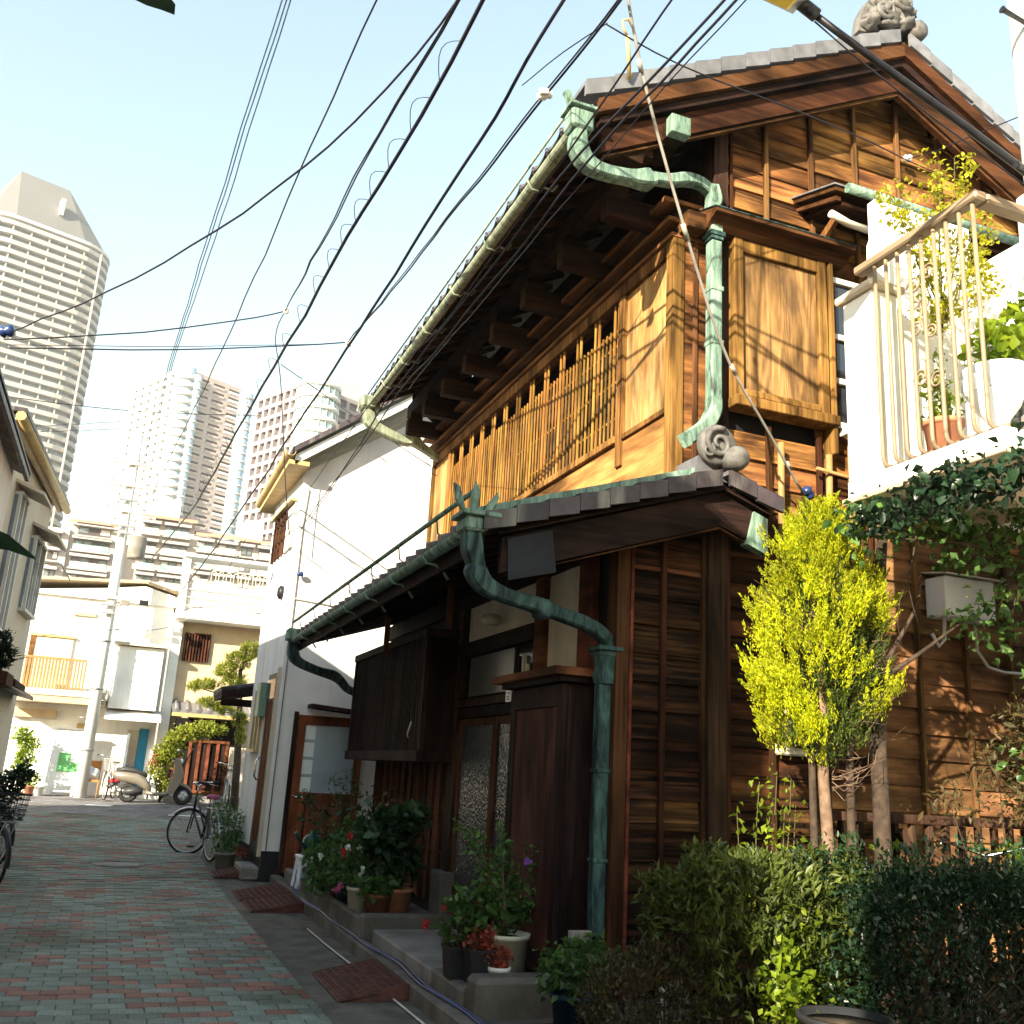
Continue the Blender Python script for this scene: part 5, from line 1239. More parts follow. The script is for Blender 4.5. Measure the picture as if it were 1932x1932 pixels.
# ================================================================== overhead wires
WIRES = [
    ('leftmost of three thin parallel power lines crossing the open sky', 0.01, 'wire_blue', [(0.61,7.52,9.47), (0.49,9.00,9.27), (0.33,11.01,9.01), (0.15,13.99,8.84), (-0.04,17.49,8.78), (-0.50,27.00,8.93)]),
    ('middle one of three thin parallel power lines crossing the open sky', 0.01, 'wire_blue', [(0.65,7.52,9.49), (0.54,9.00,9.29), (0.37,11.01,9.02), (0.19,14.00,8.85), (-0.01,17.51,8.80), (-0.44,27.00,8.94)]),
    ('rightmost of three thin parallel power lines crossing the open sky', 0.01, 'wire_blue', [(0.69,7.52,9.51), (0.58,9.00,9.31), (0.43,11.06,9.03), (0.25,14.15,8.85), (0.02,17.52,8.81), (-0.39,27.00,8.95)]),
    ('wavy black cable passing over the pink tower', 0.009, 'wire', [(1.25,5.03,7.64), (1.07,6.50,7.40), (0.99,7.18,7.28), (0.92,8.00,7.19), (0.87,8.61,7.14), (0.81,9.80,7.08), (0.65,12.28,7.06), (0.57,13.93,7.08), (0.25,19.01,7.28), (-0.16,26.50,7.68)]),
    ('sagging black cable running to the blue insulator at the left edge', 0.01, 'wire', [(1.73,3.70,6.87), (1.32,5.00,6.23), (1.22,5.33,6.07), (0.92,6.02,5.86), (0.66,6.56,5.78), (0.49,6.94,5.74), (0.17,7.67,5.70), (-0.19,8.44,5.73), (-0.73,9.63,5.83), (-1.90,12.20,6.24)]),
    ('twin black cable ending at the clamp between pink tower and sky', 0.008, 'wire', [(1.33,3.30,5.94), (1.28,4.80,6.05), (1.27,5.42,6.09), (1.21,6.61,6.26), (1.21,7.31,6.37), (1.24,8.41,6.57), (1.24,9.99,6.88), (1.28,12.50,7.42)]),
    ('second strand of the twin cable ending at the clamp above the pink tower', 0.008, 'wire', [(1.31,3.30,5.93), (1.27,4.80,6.04), (1.25,5.46,6.09), (1.20,6.66,6.26), (1.19,7.34,6.38), (1.22,8.44,6.57), (1.23,10.00,6.89), (1.28,12.50,7.42)]),
    ('slack cable from the clamp to the left edge across the beige tower', 0.01, 'wire', [(1.28,12.50,7.42), (1.05,12.47,7.27), (0.07,12.32,6.81), (-0.92,12.16,6.40), (-1.90,12.00,6.08)]),
    ('looping drop cable hanging from the clamp down to the stucco house', 0.008, 'wire', [(1.28,12.50,7.42), (1.21,12.53,7.23), (1.20,12.57,7.01), (1.27,12.60,6.82), (1.34,12.63,6.60), (1.46,12.75,5.90), (1.65,12.92,4.93), (1.76,13.00,4.44)]),
    ('thick black cable with hanger loops, fourth from the left at the top edge', 0.016, 'wire', [(1.53,3.15,6.26), (1.38,4.60,5.92), (1.28,5.56,5.69), (1.19,6.28,5.60), (1.13,6.96,5.54), (1.08,7.71,5.50), (1.00,9.07,5.46), (0.89,11.06,5.46), (0.82,12.70,5.48), (0.67,16.70,5.58), (0.13,25.00,6.03)]),
    ('thick black cable rising past the roof corner with a clamp', 0.014, 'wire', [(2.07,3.03,6.48), (1.82,4.40,5.92), (1.77,4.66,5.82), (1.73,4.95,5.72), (1.72,5.18,5.64), (1.65,5.66,5.53), (1.57,6.38,5.40), (1.54,6.76,5.34), (1.53,7.13,5.29), (1.46,7.91,5.23), (1.42,8.77,5.16), (1.33,10.45,5.08), (1.25,13.08,5.00), (1.08,17.44,4.98), (0.80,24.00,5.05)]),
    ('twisted black cable just left of the roof corner', 0.01, 'wire', [(2.19,2.70,5.92), (2.09,4.20,5.86), (2.06,4.56,5.85), (2.04,4.91,5.85), (2.02,5.34,5.88), (2.01,5.82,5.92), (2.01,6.38,5.99), (2.01,7.31,6.13), (2.04,8.22,6.28), (2.07,9.02,6.42), (2.10,10.11,6.64), (2.17,12.50,7.15)]),
    ('thin companion strand beside the twisted cable left of the roof corner', 0.007, 'wire', [(2.18,2.70,5.90), (2.07,4.20,5.85), (2.04,4.55,5.84), (2.02,4.90,5.85), (2.00,5.33,5.88), (1.99,5.82,5.92), (1.99,6.37,5.99), (2.00,7.29,6.13), (2.02,8.21,6.28), (2.05,9.05,6.43), (2.09,10.14,6.65), (2.17,12.50,7.15)]),
    ('lower slack cable crossing the beige tower to the left edge', 0.01, 'wire', [(2.17,12.50,7.15), (1.45,12.42,6.90), (-0.46,12.19,6.32), (-1.86,12.00,5.98)]),
    ('thin wire just above the lower slack cable at the left', 0.005, 'wire', [(2.17,12.50,7.15), (1.77,12.46,7.01), (-0.47,12.19,6.37), (-1.86,12.00,6.02)]),
    ('left cable of the bundle crossing in front of the street eave', 0.006, 'wire', [(1.88,1.50,5.09), (1.67,2.90,4.60), (1.65,3.09,4.54), (1.63,3.29,4.48), (1.61,3.48,4.44), (1.60,3.81,4.38), (1.58,4.17,4.34), (1.56,4.83,4.30), (1.57,5.35,4.28), (1.55,5.93,4.30), (1.54,6.49,4.32), (1.53,7.39,4.38), (1.63,10.34,4.53), (1.83,15.00,4.87)]),
    ('middle cable of the bundle crossing in front of the street eave', 0.007, 'wire', [(2.05,1.13,4.73), (1.65,2.50,4.26), (1.60,2.68,4.19), (1.56,2.87,4.14), (1.53,3.00,4.11), (1.48,3.30,4.07), (1.45,3.65,4.03), (1.43,3.95,4.01), (1.42,4.38,3.99), (1.43,4.84,3.98), (1.41,5.37,4.00), (1.43,6.40,4.02), (1.55,8.14,4.08), (1.65,10.41,4.21), (1.88,14.00,4.43)]),
    ('right cable of the bundle crossing in front of the street eave', 0.007, 'wire', [(2.04,1.11,4.72), (1.70,2.50,4.27), (1.65,2.68,4.22), (1.62,2.91,4.15), (1.59,3.02,4.15), (1.56,3.32,4.10), (1.54,3.53,4.09), (1.53,3.81,4.07), (1.52,4.27,4.06), (1.52,4.79,4.06), (1.53,5.32,4.08), (1.53,6.04,4.12), (1.58,7.04,4.18), (1.63,7.67,4.22), (1.77,10.07,4.41), (2.02,13.20,4.67)]),
    ('thin wire beside the cable bundle reaching the far gutter box', 0.0035, 'wire', [(1.88,1.01,4.40), (1.74,2.50,4.29), (1.71,2.82,4.27), (1.71,3.18,4.26), (1.71,3.68,4.30), (1.75,4.27,4.37), (1.81,5.06,4.49), (1.93,6.25,4.71), (2.30,9.30,5.32)]),
    ('dark service cable sloping down to the far end of the lattice bay', 0.008, 'wire', [(1.89,12.80,6.50), (2.58,12.35,5.93), (3.32,11.90,5.39)]),
    ('short joint of service cable left of the mauve tower glass corner', 0.008, 'wire', [(1.37,13.00,6.84), (1.89,12.80,6.50)]),
    ('grey sleeved guy wire slanting across the shutter box to a blue insulator', 0.011, 'wire_grey', [(1.49,3.65,7.11), (2.13,4.20,5.87), (2.25,4.31,5.64), (2.50,4.49,5.28), (2.80,4.69,4.88), (3.16,4.93,4.46), (3.41,5.09,4.20), (3.75,5.25,3.98), (4.15,5.45,3.72), (4.37,5.55,3.58)]),
    ('thin wire slanting over the gable boards', 0.006, 'wire', [(2.18,4.60,6.05), (2.58,4.71,6.08), (3.06,4.84,6.15), (3.97,5.07,6.36), (4.84,5.27,6.49), (5.83,5.50,6.63)]),
    ('thin wire tied to a white insulator on the gable wall', 0.005, 'wire', [(5.69,5.78,6.91), (5.61,5.35,6.70), (5.53,4.86,6.52), (5.48,4.40,6.36)]),
    ('thin looping wire right of the clamp beside the roof corner', 0.005, 'wire', [(2.19,4.60,6.06), (2.09,5.06,6.16), (2.04,5.41,6.23), (2.02,5.60,6.28)]),
    ('slack wire low across the beige tower', 0.007, 'wire', [(-2.12,15.00,6.37), (-1.47,15.37,6.53), (-0.78,15.76,6.67), (0.18,16.27,6.98), (1.59,17.00,7.45)]),
    ('short wire from tan gutter house to the utility pole, upper', 0.007, 'wire', [(-1.91,16.00,6.27), (-1.55,19.77,7.60), (-1.02,25.00,9.46)]),
    ('short wire from tan gutter house to the utility pole, lower', 0.007, 'wire', [(-1.78,16.00,6.21), (-1.46,20.11,7.59), (-0.97,26.00,9.61)]),
    ('pale sagging cable at the foot of the apartment block', 0.01, 'wire_grey', [(-1.54,20.00,3.51), (-0.88,20.84,3.77), (-0.11,21.74,3.97), (0.87,22.85,4.16), (1.41,23.73,4.83), (1.99,25.00,6.01)]),
    ('black cable stretched before the roof terrace parapet', 0.01, 'wire', [(0.89,24.00,4.76), (1.43,23.29,4.91), (2.56,22.00,4.65)]),
    ('thin wire dipping in front of the roof terrace', 0.006, 'wire', [(0.35,25.00,6.00), (1.41,23.01,4.86), (1.98,20.74,6.08), (2.16,20.00,6.52)]),
    ('short wire end at the left edge below the insulator', 0.008, 'wire', [(-1.86,12.00,5.65), (-1.83,12.00,5.56), (-1.83,12.00,5.49)]),
]
WIRE_PTS = []
for lab, r, mt, pts in WIRES:
    P_ = [Vector(p) for p in pts]; fine = []
    for a, b in zip(P_[:-1], P_[1:]):
        n = max(2, min(14, int((b - a).length / .5)))
        for i in range(n): fine.append(a.lerp(b, i / n))
    fine.append(P_[-1])
    sm = list(fine)
    for _ in range(2): sm = [sm[0]] + [(sm[i - 1] + sm[i] * 2 + sm[i + 1]) / 4 for i in range(1, len(sm) - 1)] + [sm[-1]]
    WIRE_PTS.extend(sm)
    o = MB().tube([p + Vector((noise.noise(p * 1.3), 0, noise.noise(p * 1.3 + Vector((9, 0, 0))))) * .02 for p in sm], r * .88, 6).build('overhead_wire', mt, None, fix=False)
    tag(o, lab, 'wire', 'overhead wires')
    if 'hanger loops' in lab:
        m = MB()
        for k in range(3, len(sm) - 2, 1):
            c = sm[k]; d = (sm[k + 1] - sm[k]).normalized(); MB_p = []
            for q in range(7):
                u = q / 6; MB_p.append(c + d * ((u - .5) * .34) + Vector((-.05, 0, .06)) * math.sin(u * math.pi) * 1.3)
            m.tube(MB_p, .003, 4)
        m.build('hanger_loops', 'wire', o, fix=False, kind='stuff')
    if 'guy wire' in lab:
        for k in range(4, len(sm) - 1, 4): MB().tube([sm[k], sm[k].lerp(sm[k + 1], .35)], .016, 6).build('sleeve_joint', 'wire_grey', o)
def insulator(name, c, ax, mat, lab, s=1.0):
    o = MB().lathe([(0, -.06 * s), (.025 * s, -.055 * s), (.05 * s, -.03 * s), (.03 * s, -.01 * s), (.05 * s, .015 * s), (.04 * s, .045 * s), (0, .05 * s)], c, 14, ax=ax).build(name, mat); return tag(o, lab, 'insulator')
plain('ceramic_blue', (.015, .035, .12), .2, .2, 8, 0, 0, 0, .6); plain('ceramic_white', (.6, .6, .56), .3, .1, 8)
insulator('insulator', (-1.89, 12.1, 6.22), (1, -.3, .3), 'ceramic_blue', 'blue glazed insulator on the cable end at the left edge', 1.6)
insulator('insulator', (4.41, 5.58, 3.60), (.7, .3, -.6), 'ceramic_blue', 'blue insulator at the foot of the guy wire above the conifer', .9)
insulator('insulator', (2.0, 13.22, 3.98), (1, 0, .2), 'ceramic_blue', 'dark insulator on the corner of the stucco house', .8)
insulator('insulator', (5.69, 5.74, 6.9), (1, -.4, .1), 'ceramic_white', 'white insulator tied on the upper gable boards', .7)
MB_ = MB(); MB_.tube([(4.40, 5.6, 3.55), (4.36, 5.66, 3.4), (4.33, 5.74, 3.2), (4.34, 5.8, 3.02)], .006, 6); tag(MB_.build('guy_tail', 'wire_grey'), 'short grey tail of wire below the blue insulator by the conifer top', 'wire')
for (c, lab) in (((1.28, 12.5, 7.42), 'pale cable clamp where the twin cable ends'), ((2.17, 12.5, 7.15), 'pale cable clamp where the twisted cable meets the slack cable'), ((1.80, 5.15, 5.90), 'pale cable clamp on the thick cable beside the roof corner'), ((1.60, 4.5, 6.85), 'rusty splice on the sagging cable near the top')):
    m = MB(); c = Vector(c); c = min(WIRE_PTS, key=lambda q: (q - c).length)
    for k in range(4): m.obox(c + Vector((rnd.uniform(-.03, .03), rnd.uniform(-.03, .03), rnd.uniform(-.03, .03))), (1, 0, .3), (0, 1, 0), (-.3, 0, 1), .03, .015, .02, .003)
    tag(m.build('cable_clamp', 'white_metal'), lab, 'clamp')
# bracket with hooked rod on the roof corner
m = MB(); m.tube([(2.78, 5.42, 6.46), (2.74, 5.36, 6.60), (2.70, 5.31, 6.72)], .016, 6); m.tube([(2.70, 5.31, 6.72), (2.66, 5.3, 6.76), (2.655, 5.3, 6.83), (2.70, 5.3, 6.86), (2.735, 5.3, 6.80)], .010, 6)
tag(m.build('roof_hook', 'gutter_tan'), 'rusty hooked bracket standing on the upper roof corner', 'bracket')

# ================================================================== poles and lamp
up = thing('utility_pole', 'tall white concrete utility pole at the far crossing', 'utility pole', (-.62, 27, .38))
MB().tube([(-.62, 27, .3), (-.62, 27, 9.8)], [.15, .115], 16).build('shaft', 'pole_white' if 'pole_white' in MATS else 'concrete_light', up)
for zz in (8.9, 8.3, 7.6, 5.3):
    MB().box(-1.2, .1, 26.8, 26.88, zz, zz + .07).build('crossarm', 'white_metal', up)
    for xx in (-1.1, -.85, -.25, -.0): MB().lathe([(.02, 0), (.05, .03), (.03, .06), (.05, .09), (.03, .14), (0, .15)], (xx, 26.84, zz + .07), 10).build('pin_insulator', 'ceramic_white', up)
MB().lathe([(0, 0), (.2, 0), (.22, .05), (.22, .55), (.2, .6), (0, .6)], (-.22, 26.9, 6.4), 16).build('transformer', 'concrete_light', up)
for (zz, w_) in ((7.2, .3), (7.0, .22), (5.1, .25), (4.9, .18), (7.9, .25)):
    m = MB(); m.box(-.62 - w_, -.62 + w_, 26.75, 26.83, zz, zz + .05); m.build('bracket', 'steel_grey', up)
for (x, y, zz) in ((-.4, 26.8, 5.15), (.05, 26.8, 5.2)): MB().box(x, x + .22, y - .1, y, zz, zz + .13, .01).build('junction_box', 'steel_dark' if x > 0 else 'concrete_light', up)
for zz in (1.5, 3.0, 4.2): MB().tube([(-.62, 27, zz), (-.62, 27, zz + .05)], .16, 14).build('band', 'steel_grey', up)
for k in range(8): MB().tube([(-.62 + (.1 if k % 2 else -.1), 26.95, 2.3 + k * .45), (-.62 + (.3 if k % 2 else -.3), 26.95, 2.3 + k * .45)], .014, 6).build('step_bolt', 'steel_grey', up)
rp = thing('steel_pole', 'dark steel pole with step bolts at the right edge', 'pole', (4.42, 3.5, 0))
MB().tube([(4.45, 3.5, 0), (4.45, 3.5, 9)], .09, 16).build('shaft', 'pvc_grey', rp)
for zz in (5.95, 4.92): MB().tube([(4.40, 3.44, zz), (4.16, 3.40, zz - .02), (4.14, 3.40, zz - .02)], [.014, .014, .022], 8).build('step_bolt', 'steel_dark', rp)
sl_ = thing('street_lamp', 'street lamp on a long dark arm with yellow underside at the top edge', 'street lamp', (4.4, 3.5, 4.9))
MB().tube([(4.40, 3.5, 4.95), (3.9, 3.5, 5.13), (3.3, 3.5, 5.34), (2.86, 3.5, 5.50)], [.024, .022, .02, .018], 10).build('arm', 'steel_dark', sl_)
MB().tube([(4.40, 3.52, 4.88), (3.7, 3.53, 5.14), (3.2, 3.53, 5.34), (2.9, 3.52, 5.47)], .005, 6).build('arm_cable', 'wire', sl_)
m = MB(); m.tube([(2.90, 3.5, 5.49), (2.80, 3.5, 5.53)], .036, 8); m.build('arm_joint', 'steel_dark', sl_)
m = MB(); m.prism([(2.46, 5.545), (2.80, 5.52), (2.82, 5.60), (2.44, 5.63)], 'y', 3.43, 3.57); m.build('lamp_housing', 'plastic_white', sl_)
m = MB(); m.prism([(2.48, 5.53), (2.74, 5.51), (2.76, 5.522), (2.47, 5.543)], 'y', 3.45, 3.55); m.build('lens', 'lens_yellow' if 'lens_yellow' in MATS else 'bamboo', sl_)
# ================================================================== bicycles, scooter, street things
plain('bike_pink', (.40, .10, .20), .6, .1); plain('bike_black', (.02, .02, .022), .4, .1, 5, 0, .2); plain('bike_silver', (.45, .46, .48), .35, .1, 5, 0, .6); plain('basket', (.30, .29, .27), .6, .2); plain('scooter_beige', (.20, .175, .14), .3, .06, 4, 0, .3, 0, .5); plain('scooter_dark', (.03, .03, .032), .45, .15)
def ring(m, c, ax, R, r, n=28, k=8):
    ax = Vector(ax).normalized(); A = ax.orthogonal().normalized(); Bv = ax.cross(A); c = Vector(c); vs = []
    for i in range(n):
        a = 2 * math.pi * i / n; d = A * math.cos(a) + Bv * math.sin(a)
        for j in range(k):
            b = 2 * math.pi * j / k; vs.append(c + d * (R + r * math.cos(b)) + ax * (r * math.sin(b)))
    m.add(vs, [(i * k + j, ((i + 1) % n) * k + j, ((i + 1) % n) * k + (j + 1) % k, i * k + (j + 1) % k) for i in range(n) for j in range(k)], True); return m
def bicycle(label, loc, heading, steer=0.0, frame='bike_black', saddle='bike_black', basket=True, group='parked bicycles', rear_basket=False, guard='bike_silver'):
    """local x = forward; origin under rear hub"""
    t = thing('bicycle', label, 'bicycle', loc, group)
    ca, sa = math.cos(heading), math.sin(heading)
    def W(x, y, z): return (loc[0] + x * ca - y * sa, loc[1] + x * sa + y * ca, loc[2] + z)
    side = (-sa, ca, 0); fsd = (-math.sin(heading + steer), math.cos(heading + steer), 0); fd = (math.cos(heading + steer), math.sin(heading + steer))
    hub_f = W(1.06, 0, .33)
    for hub, sd in ((W(0, 0, .33), side), (hub_f, fsd)):
        w = ring(MB(), hub, sd, .315, .018).build('wheel', 'rubber', t)
        ring(MB(), hub, sd, .295, .010).build('rim', 'bike_silver', w)
        sp = MB(); A = Vector(sd).orthogonal().normalized(); Bv = Vector(sd).cross(A); hc = Vector(hub)
        for i in range(18):
            a = 2 * math.pi * i / 18; sp.tube([hc, hc + (A * math.cos(a) + Bv * math.sin(a)) * .29], .0018, 4, False)
        sp.build('spokes', 'bike_silver', w, kind='stuff')
        MB().tube([hc - Vector(sd) * .05, hc + Vector(sd) * .05], .022, 8).build('hub', 'bike_silver', w)
    def fender(hub, sd, a0, a1):
        m = MB(); sd = Vector(sd); fw = Vector((0, 0, 1)).cross(sd) * -1; vs = []; n = 12; hub = Vector(hub)
        for i in range(n + 1):
            a = R_(a0 + (a1 - a0) * i / n); d = Vector((0, 0, 1)) * math.sin(a) + fw.normalized() * math.cos(a)
            for q, rr in ((-.03, .345), (0, .358), (.03, .345)): vs.append(hub + d * rr + sd * q)
        m.add(vs, [(i * 3 + j, i * 3 + j + 1, i * 3 + j + 4, i * 3 + j + 3) for i in range(n) for j in range(2)], True); m.build('mudguard', guard, t)
    fender(W(0, 0, .33), side, 20, 190); fender(hub_f, fsd, 40, 190)
    bb = W(.42, 0, .28); st = W(.27, 0, .72); hd0 = W(.92, 0, .62); hd1 = W(.88, 0, .86)
    fm = MB()
    for a, b, r in ((bb, st, .016), (bb, hd0, .018), (W(.36, 0, .42), hd1, .014), (W(0, .06, .33), bb, .01), (W(0, -.06, .33), bb, .01), (W(0, .06, .33), st, .008), (W(0, -.06, .33), st, .008), (hd0, hd1, .02)): fm.tube([a, b], r, 8)
    fm.build('frame', frame, t)
    hf = Vector(hub_f); sd = Vector(fsd); fk = MB()
    for s_ in (-1, 1): fk.tube([hf + sd * (.05 * s_), Vector(hd0) + sd * (.04 * s_) + Vector((0, 0, -.0))], .011, 6)
    fk.tube([Vector(hd0) - sd * .04, Vector(hd0) + sd * .04], .014, 6); fk.build('fork', frame, t)
    MB().tube([st, W(.25, 0, .84)], .012, 8).build('seat_post', 'chrome', t)
    sm_ = MB(); cs = []
    for (x, w, z) in ((.06, .06, .875), (.12, .10, .885), (.2, .09, .88), (.3, .04, .875), (.38, .022, .87), (.40, .012, .865)):
        cs.append((x, w, z))
    vs = []
    for x, w, z in cs:
        for (yy, zz) in ((-w, -.03), (-w * .8, .012), (0, .022), (w * .8, .012), (w, -.03), (0, -.045)): vs.append(W(x, yy, z + zz))
    n = len(cs); sm_.add(vs, [(i * 6 + j, i * 6 + (j + 1) % 6, (i + 1) * 6 + (j + 1) % 6, (i + 1) * 6 + j) for i in range(n - 1) for j in range(6)] + [tuple(range(6)), tuple((n - 1) * 6 + j for j in range(6))], True); sm_.build('saddle', saddle, t)
    h1 = Vector(W(.86, 0, .98)); f2 = Vector((fd[0], fd[1], 0)); hb = MB()
    hb.tube([hd1, h1], .013, 8); hb.tube([h1 - sd * .29 - f2 * .22 + Vector((0, 0, .06)), h1 - sd * .27 - f2 * .1 + Vector((0, 0, .07)), h1 - sd * .2 + Vector((0, 0, .06)), h1, h1 + sd * .2 + Vector((0, 0, .06)), h1 + sd * .27 - f2 * .1 + Vector((0, 0, .07)), h1 + sd * .29 - f2 * .22 + Vector((0, 0, .06))], .011, 8)
    hbo = hb.build('handlebar', 'chrome', t)
    for s_ in (-1, 1):
        g0 = h1 + sd * (.275 * s_) - f2 * .11 + Vector((0, 0, .07)); MB().tube([g0, h1 + sd * (.29 * s_) - f2 * .24 + Vector((0, 0, .06))], .017, 8).build('grip', 'rubber', t)
        MB().tube([g0 + f2 * .03, g0 + f2 * .05 - Vector((0, 0, .03)), g0 - f2 * .1 - Vector((0, 0, .05))], .005, 5).build('brake_lever', 'chrome', t)
    ring(MB(), bb, side, .085, .006, 20, 6).build('chainring', 'bike_silver', t)
    MB().tube([bb, W(.42 + .12, .07, .28 - .12)], .009, 6).build('crank', 'bike_silver', t); MB().obox(Vector(W(.54, .11, .16)), (ca, sa, 0), side, (0, 0, 1), .045, .04, .012).build('pedal', 'rubber', t)
    MB().tube([W(0, .07, .31), W(-.12, .2, .012)], .008, 6).build('kickstand', 'bike_silver', t)
    m = MB(); m.box(0, .01, 0, .01, 0, .01); 
    rk = MB()
    for yy in (-.06, 0, .06): rk.tube([W(-.28, yy, .72), W(.2, yy, .72)], .006, 5)
    for xx in (-.26, -.02): rk.tube([W(xx, -.06, .72), W(0, -.06, .34)], .005, 5); rk.tube([W(xx, .06, .72), W(0, .06, .34)], .005, 5)
    rk.build('rear_rack', 'bike_silver', t)
    def bsk(cx, z0, ln, wd, ht, dirv, sdv, mt):
        b = MB(); c = Vector(cx); d = Vector((dirv[0], dirv[1], 0)); s = Vector(sdv)
        for lv in range(6):
            u = lv / 5; k = .82 + .18 * u; z = Vector((0, 0, z0 + ht * u))
            q = [c + d * (ln * k) + s * (wd * k), c - d * (ln * k) + s * (wd * k), c - d * (ln * k) - s * (wd * k), c + d * (ln * k) - s * (wd * k)]
            b.tube([p + z for p in q + [q[0]]], .005 if lv < 5 else .009, 4, False)
        for i in range(6):
            for (sx, sy) in ((1, 0), (-1, 0), (0, 1), (0, -1)):
                u = -1 + 2 * (i + .5) / 6
                def pp(k): return c + (d * (sx * ln * k) + s * (u * wd * k) if sx else d * (u * ln * k) + s * (sy * wd * k))
                b.tube([pp(.82) + Vector((0, 0, z0)), pp(1) + Vector((0, 0, z0 + ht))], .003, 4, False)
        b.build('basket', mt, t, kind='stuff')
    if basket: bsk((h1.x + f2.x * .22, h1.y + f2.y * .22, 0), loc[2] + .72, .15, .19, .24, fd, fsd, 'basket')
    if rear_basket: bsk(W(-.06, 0, 0)[:2] + (0,), loc[2] + .74, .2, .17, .26, (ca, sa), side, 'bike_black')
    return t
bicycle('black bicycle with pink saddle parked beside the stucco house', (1.46, 15.0, gz(15)), R_(104), R_(50), 'bike_black', 'bike_pink', False)
bicycle('dark bicycle with wire baskets standing in the left foreground shade', (-1.02, 12.2, gz(12.2)), R_(118), R_(-15), 'bike_black', 'bike_black', True, rear_basket=True, guard='bike_black')
bicycle('dark bicycle behind the foremost one at the left edge', (-1.18, 14.2, gz(14.2)), R_(122), R_(10), 'bike_black', 'bike_black', True, guard='bike_black')
bicycle('bicycle with pale front basket standing beside the white signboard', (.12, 27.2, gz(27.2)), R_(-100), R_(20), 'bike_silver', 'bike_black', True)
bicycle('grey bicycle leaning at the garden wall beside the gate', (2.75, 26.2, gz(26.2)), R_(-95), R_(10), 'bike_silver', 'bike_black', False)
bicycle('bicycle parked behind the dark hedge with only its handlebar showing', (6.0, 4.95, .20), R_(185), R_(30), 'bike_black', 'bike_black', False)

# scooter
sc_ = thing('motor_scooter', 'beige motor scooter parked across the end of the alley', 'scooter', (.46, 26.0, gz(26)))
def SW(x, y, z): return (.46 + x, 26.0 - x * .18 + y, gz(26) + z)
for x in (0, 1.24):
    w = ring(MB(), SW(x, 0, .23), (.18, 1, 0), .17, .055, 24, 10).build('wheel', 'rubber', sc_)
    MB().lathe([(.03, -.05), (.12, -.04), (.125, .04), (.03, .05)], SW(x, 0, .23), 14, ax=(.18, 1, 0)).build('rim', 'bike_silver', w)
    for k in range(5): a = k * 1.2566; MB().tube([SW(x, -.05, .23), SW(x + .12 * math.cos(a), -.05, .23 + .12 * math.sin(a))], .015, 5).build('spoke', 'bike_silver', w)
def loft(secs, name, mat, par, sm=True):
    """secs: list of (x, [(y,z)...])"""
    m = MB(); n = len(secs[0][1]); vs = [SW(x, y, z) for x, pr in secs for y, z in pr]
    m.add(vs, [(i * n + j, i * n + (j + 1) % n, (i + 1) * n + (j + 1) % n, (i + 1) * n + j) for i in range(len(secs) - 1) for j in range(n)] + [tuple(range(n)), tuple((len(secs) - 1) * n + j for j in range(n))], sm); return m.build(name, mat, par)
def oc(w, z0, z1): zc = (z0 + z1) / 2; h = (z1 - z0) / 2; return [(w * math.cos(a), zc + h * math.sin(a)) for a in [2 * math.pi * k / 10 for k in range(10)]]
loft([(-.42, oc(.06, .62, .70)), (-.3, oc(.12, .50, .74)), (-.1, oc(.15, .46, .74)), (.15, oc(.15, .42, .72)), (.35, oc(.14, .30, .62)), (.5, oc(.12, .24, .40))], 'rear_body', 'scooter_beige', sc_)
loft([(-.34, oc(.09, .70, .79)), (-.15, oc(.13, .70, .84)), (.1, oc(.14, .68, .80)), (.3, oc(.12, .62, .74)), (.38, oc(.07, .60, .70))], 'seat', 'scooter_dark', sc_)
loft([(.38, oc(.16, .20, .32)), (.6, oc(.18, .19, .27)), (.85, oc(.17, .20, .30)), (.95, oc(.13, .24, .40))], 'footboard', 'scooter_beige', sc_)
fs = MB(); side = [(.84, .26), (1.0, .24), (1.12, .46), (1.20, .66), (1.18, .80), (1.10, .98), (1.0, 1.08), (.93, 1.04), (.96, .86), (.95, .66), (.86, .44)]
sec = []
for yy, k_ in ((-.19, .86), (-.12, .97), (0, 1.0), (.12, .97), (.19, .86)): sec.append([SW(1.0 + (x - 1.0) * k_, yy, .66 + (z - .66) * (.9 + .1 * k_)) for x, z in side])
n_ = len(side); fs.add([p for q in sec for p in q], [(i * n_ + j, i * n_ + (j + 1) % n_, (i + 1) * n_ + (j + 1) % n_, (i + 1) * n_ + j) for i in range(4) for j in range(n_)] + [tuple(range(n_)), tuple(4 * n_ + j for j in range(n_))]); fs.build('leg_shield', 'scooter_beige', sc_)
loft([(1.0, oc(.12, .42, .56)), (1.15, oc(.09, .44, .54)), (1.32, oc(.08, .38, .48)), (1.42, oc(.05, .28, .38))], 'front_mudguard', 'scooter_beige', sc_)
loft([(.88, oc(.08, .98, 1.05)), (.96, oc(.13, .96, 1.10)), (1.06, oc(.10, .98, 1.10)), (1.1, oc(.05, 1.0, 1.08))], 'handlebar_cowl', 'scooter_beige', sc_)
loft([(-.50, oc(.03, .44, .50)), (-.35, oc(.07, .44, .56)), (-.22, oc(.06, .44, .54))], 'tail_light', 'petal_red', sc_)
loft([(-.48, oc(.06, .26, .32)), (-.4, oc(.07, .34, .44)), (-.25, oc(.07, .44, .52))], 'rear_mudguard', 'scooter_dark', sc_)
loft([(-.12, oc(.17, .18, .34)), (.1, oc(.17, .16, .40)), (.32, oc(.15, .20, .36))], 'engine', 'scooter_dark', sc_)
loft([(-.3, oc(.05, .24, .34)), (-.05, oc(.05, .22, .32)), (.2, oc(.03, .22, .27))], 'exhaust', 'steel_grey', sc_)
MB().tube([SW(1.02, 0, .5), SW(1.24, 0, .23)], .03, 8).build('fork', 'steel_dark', sc_)
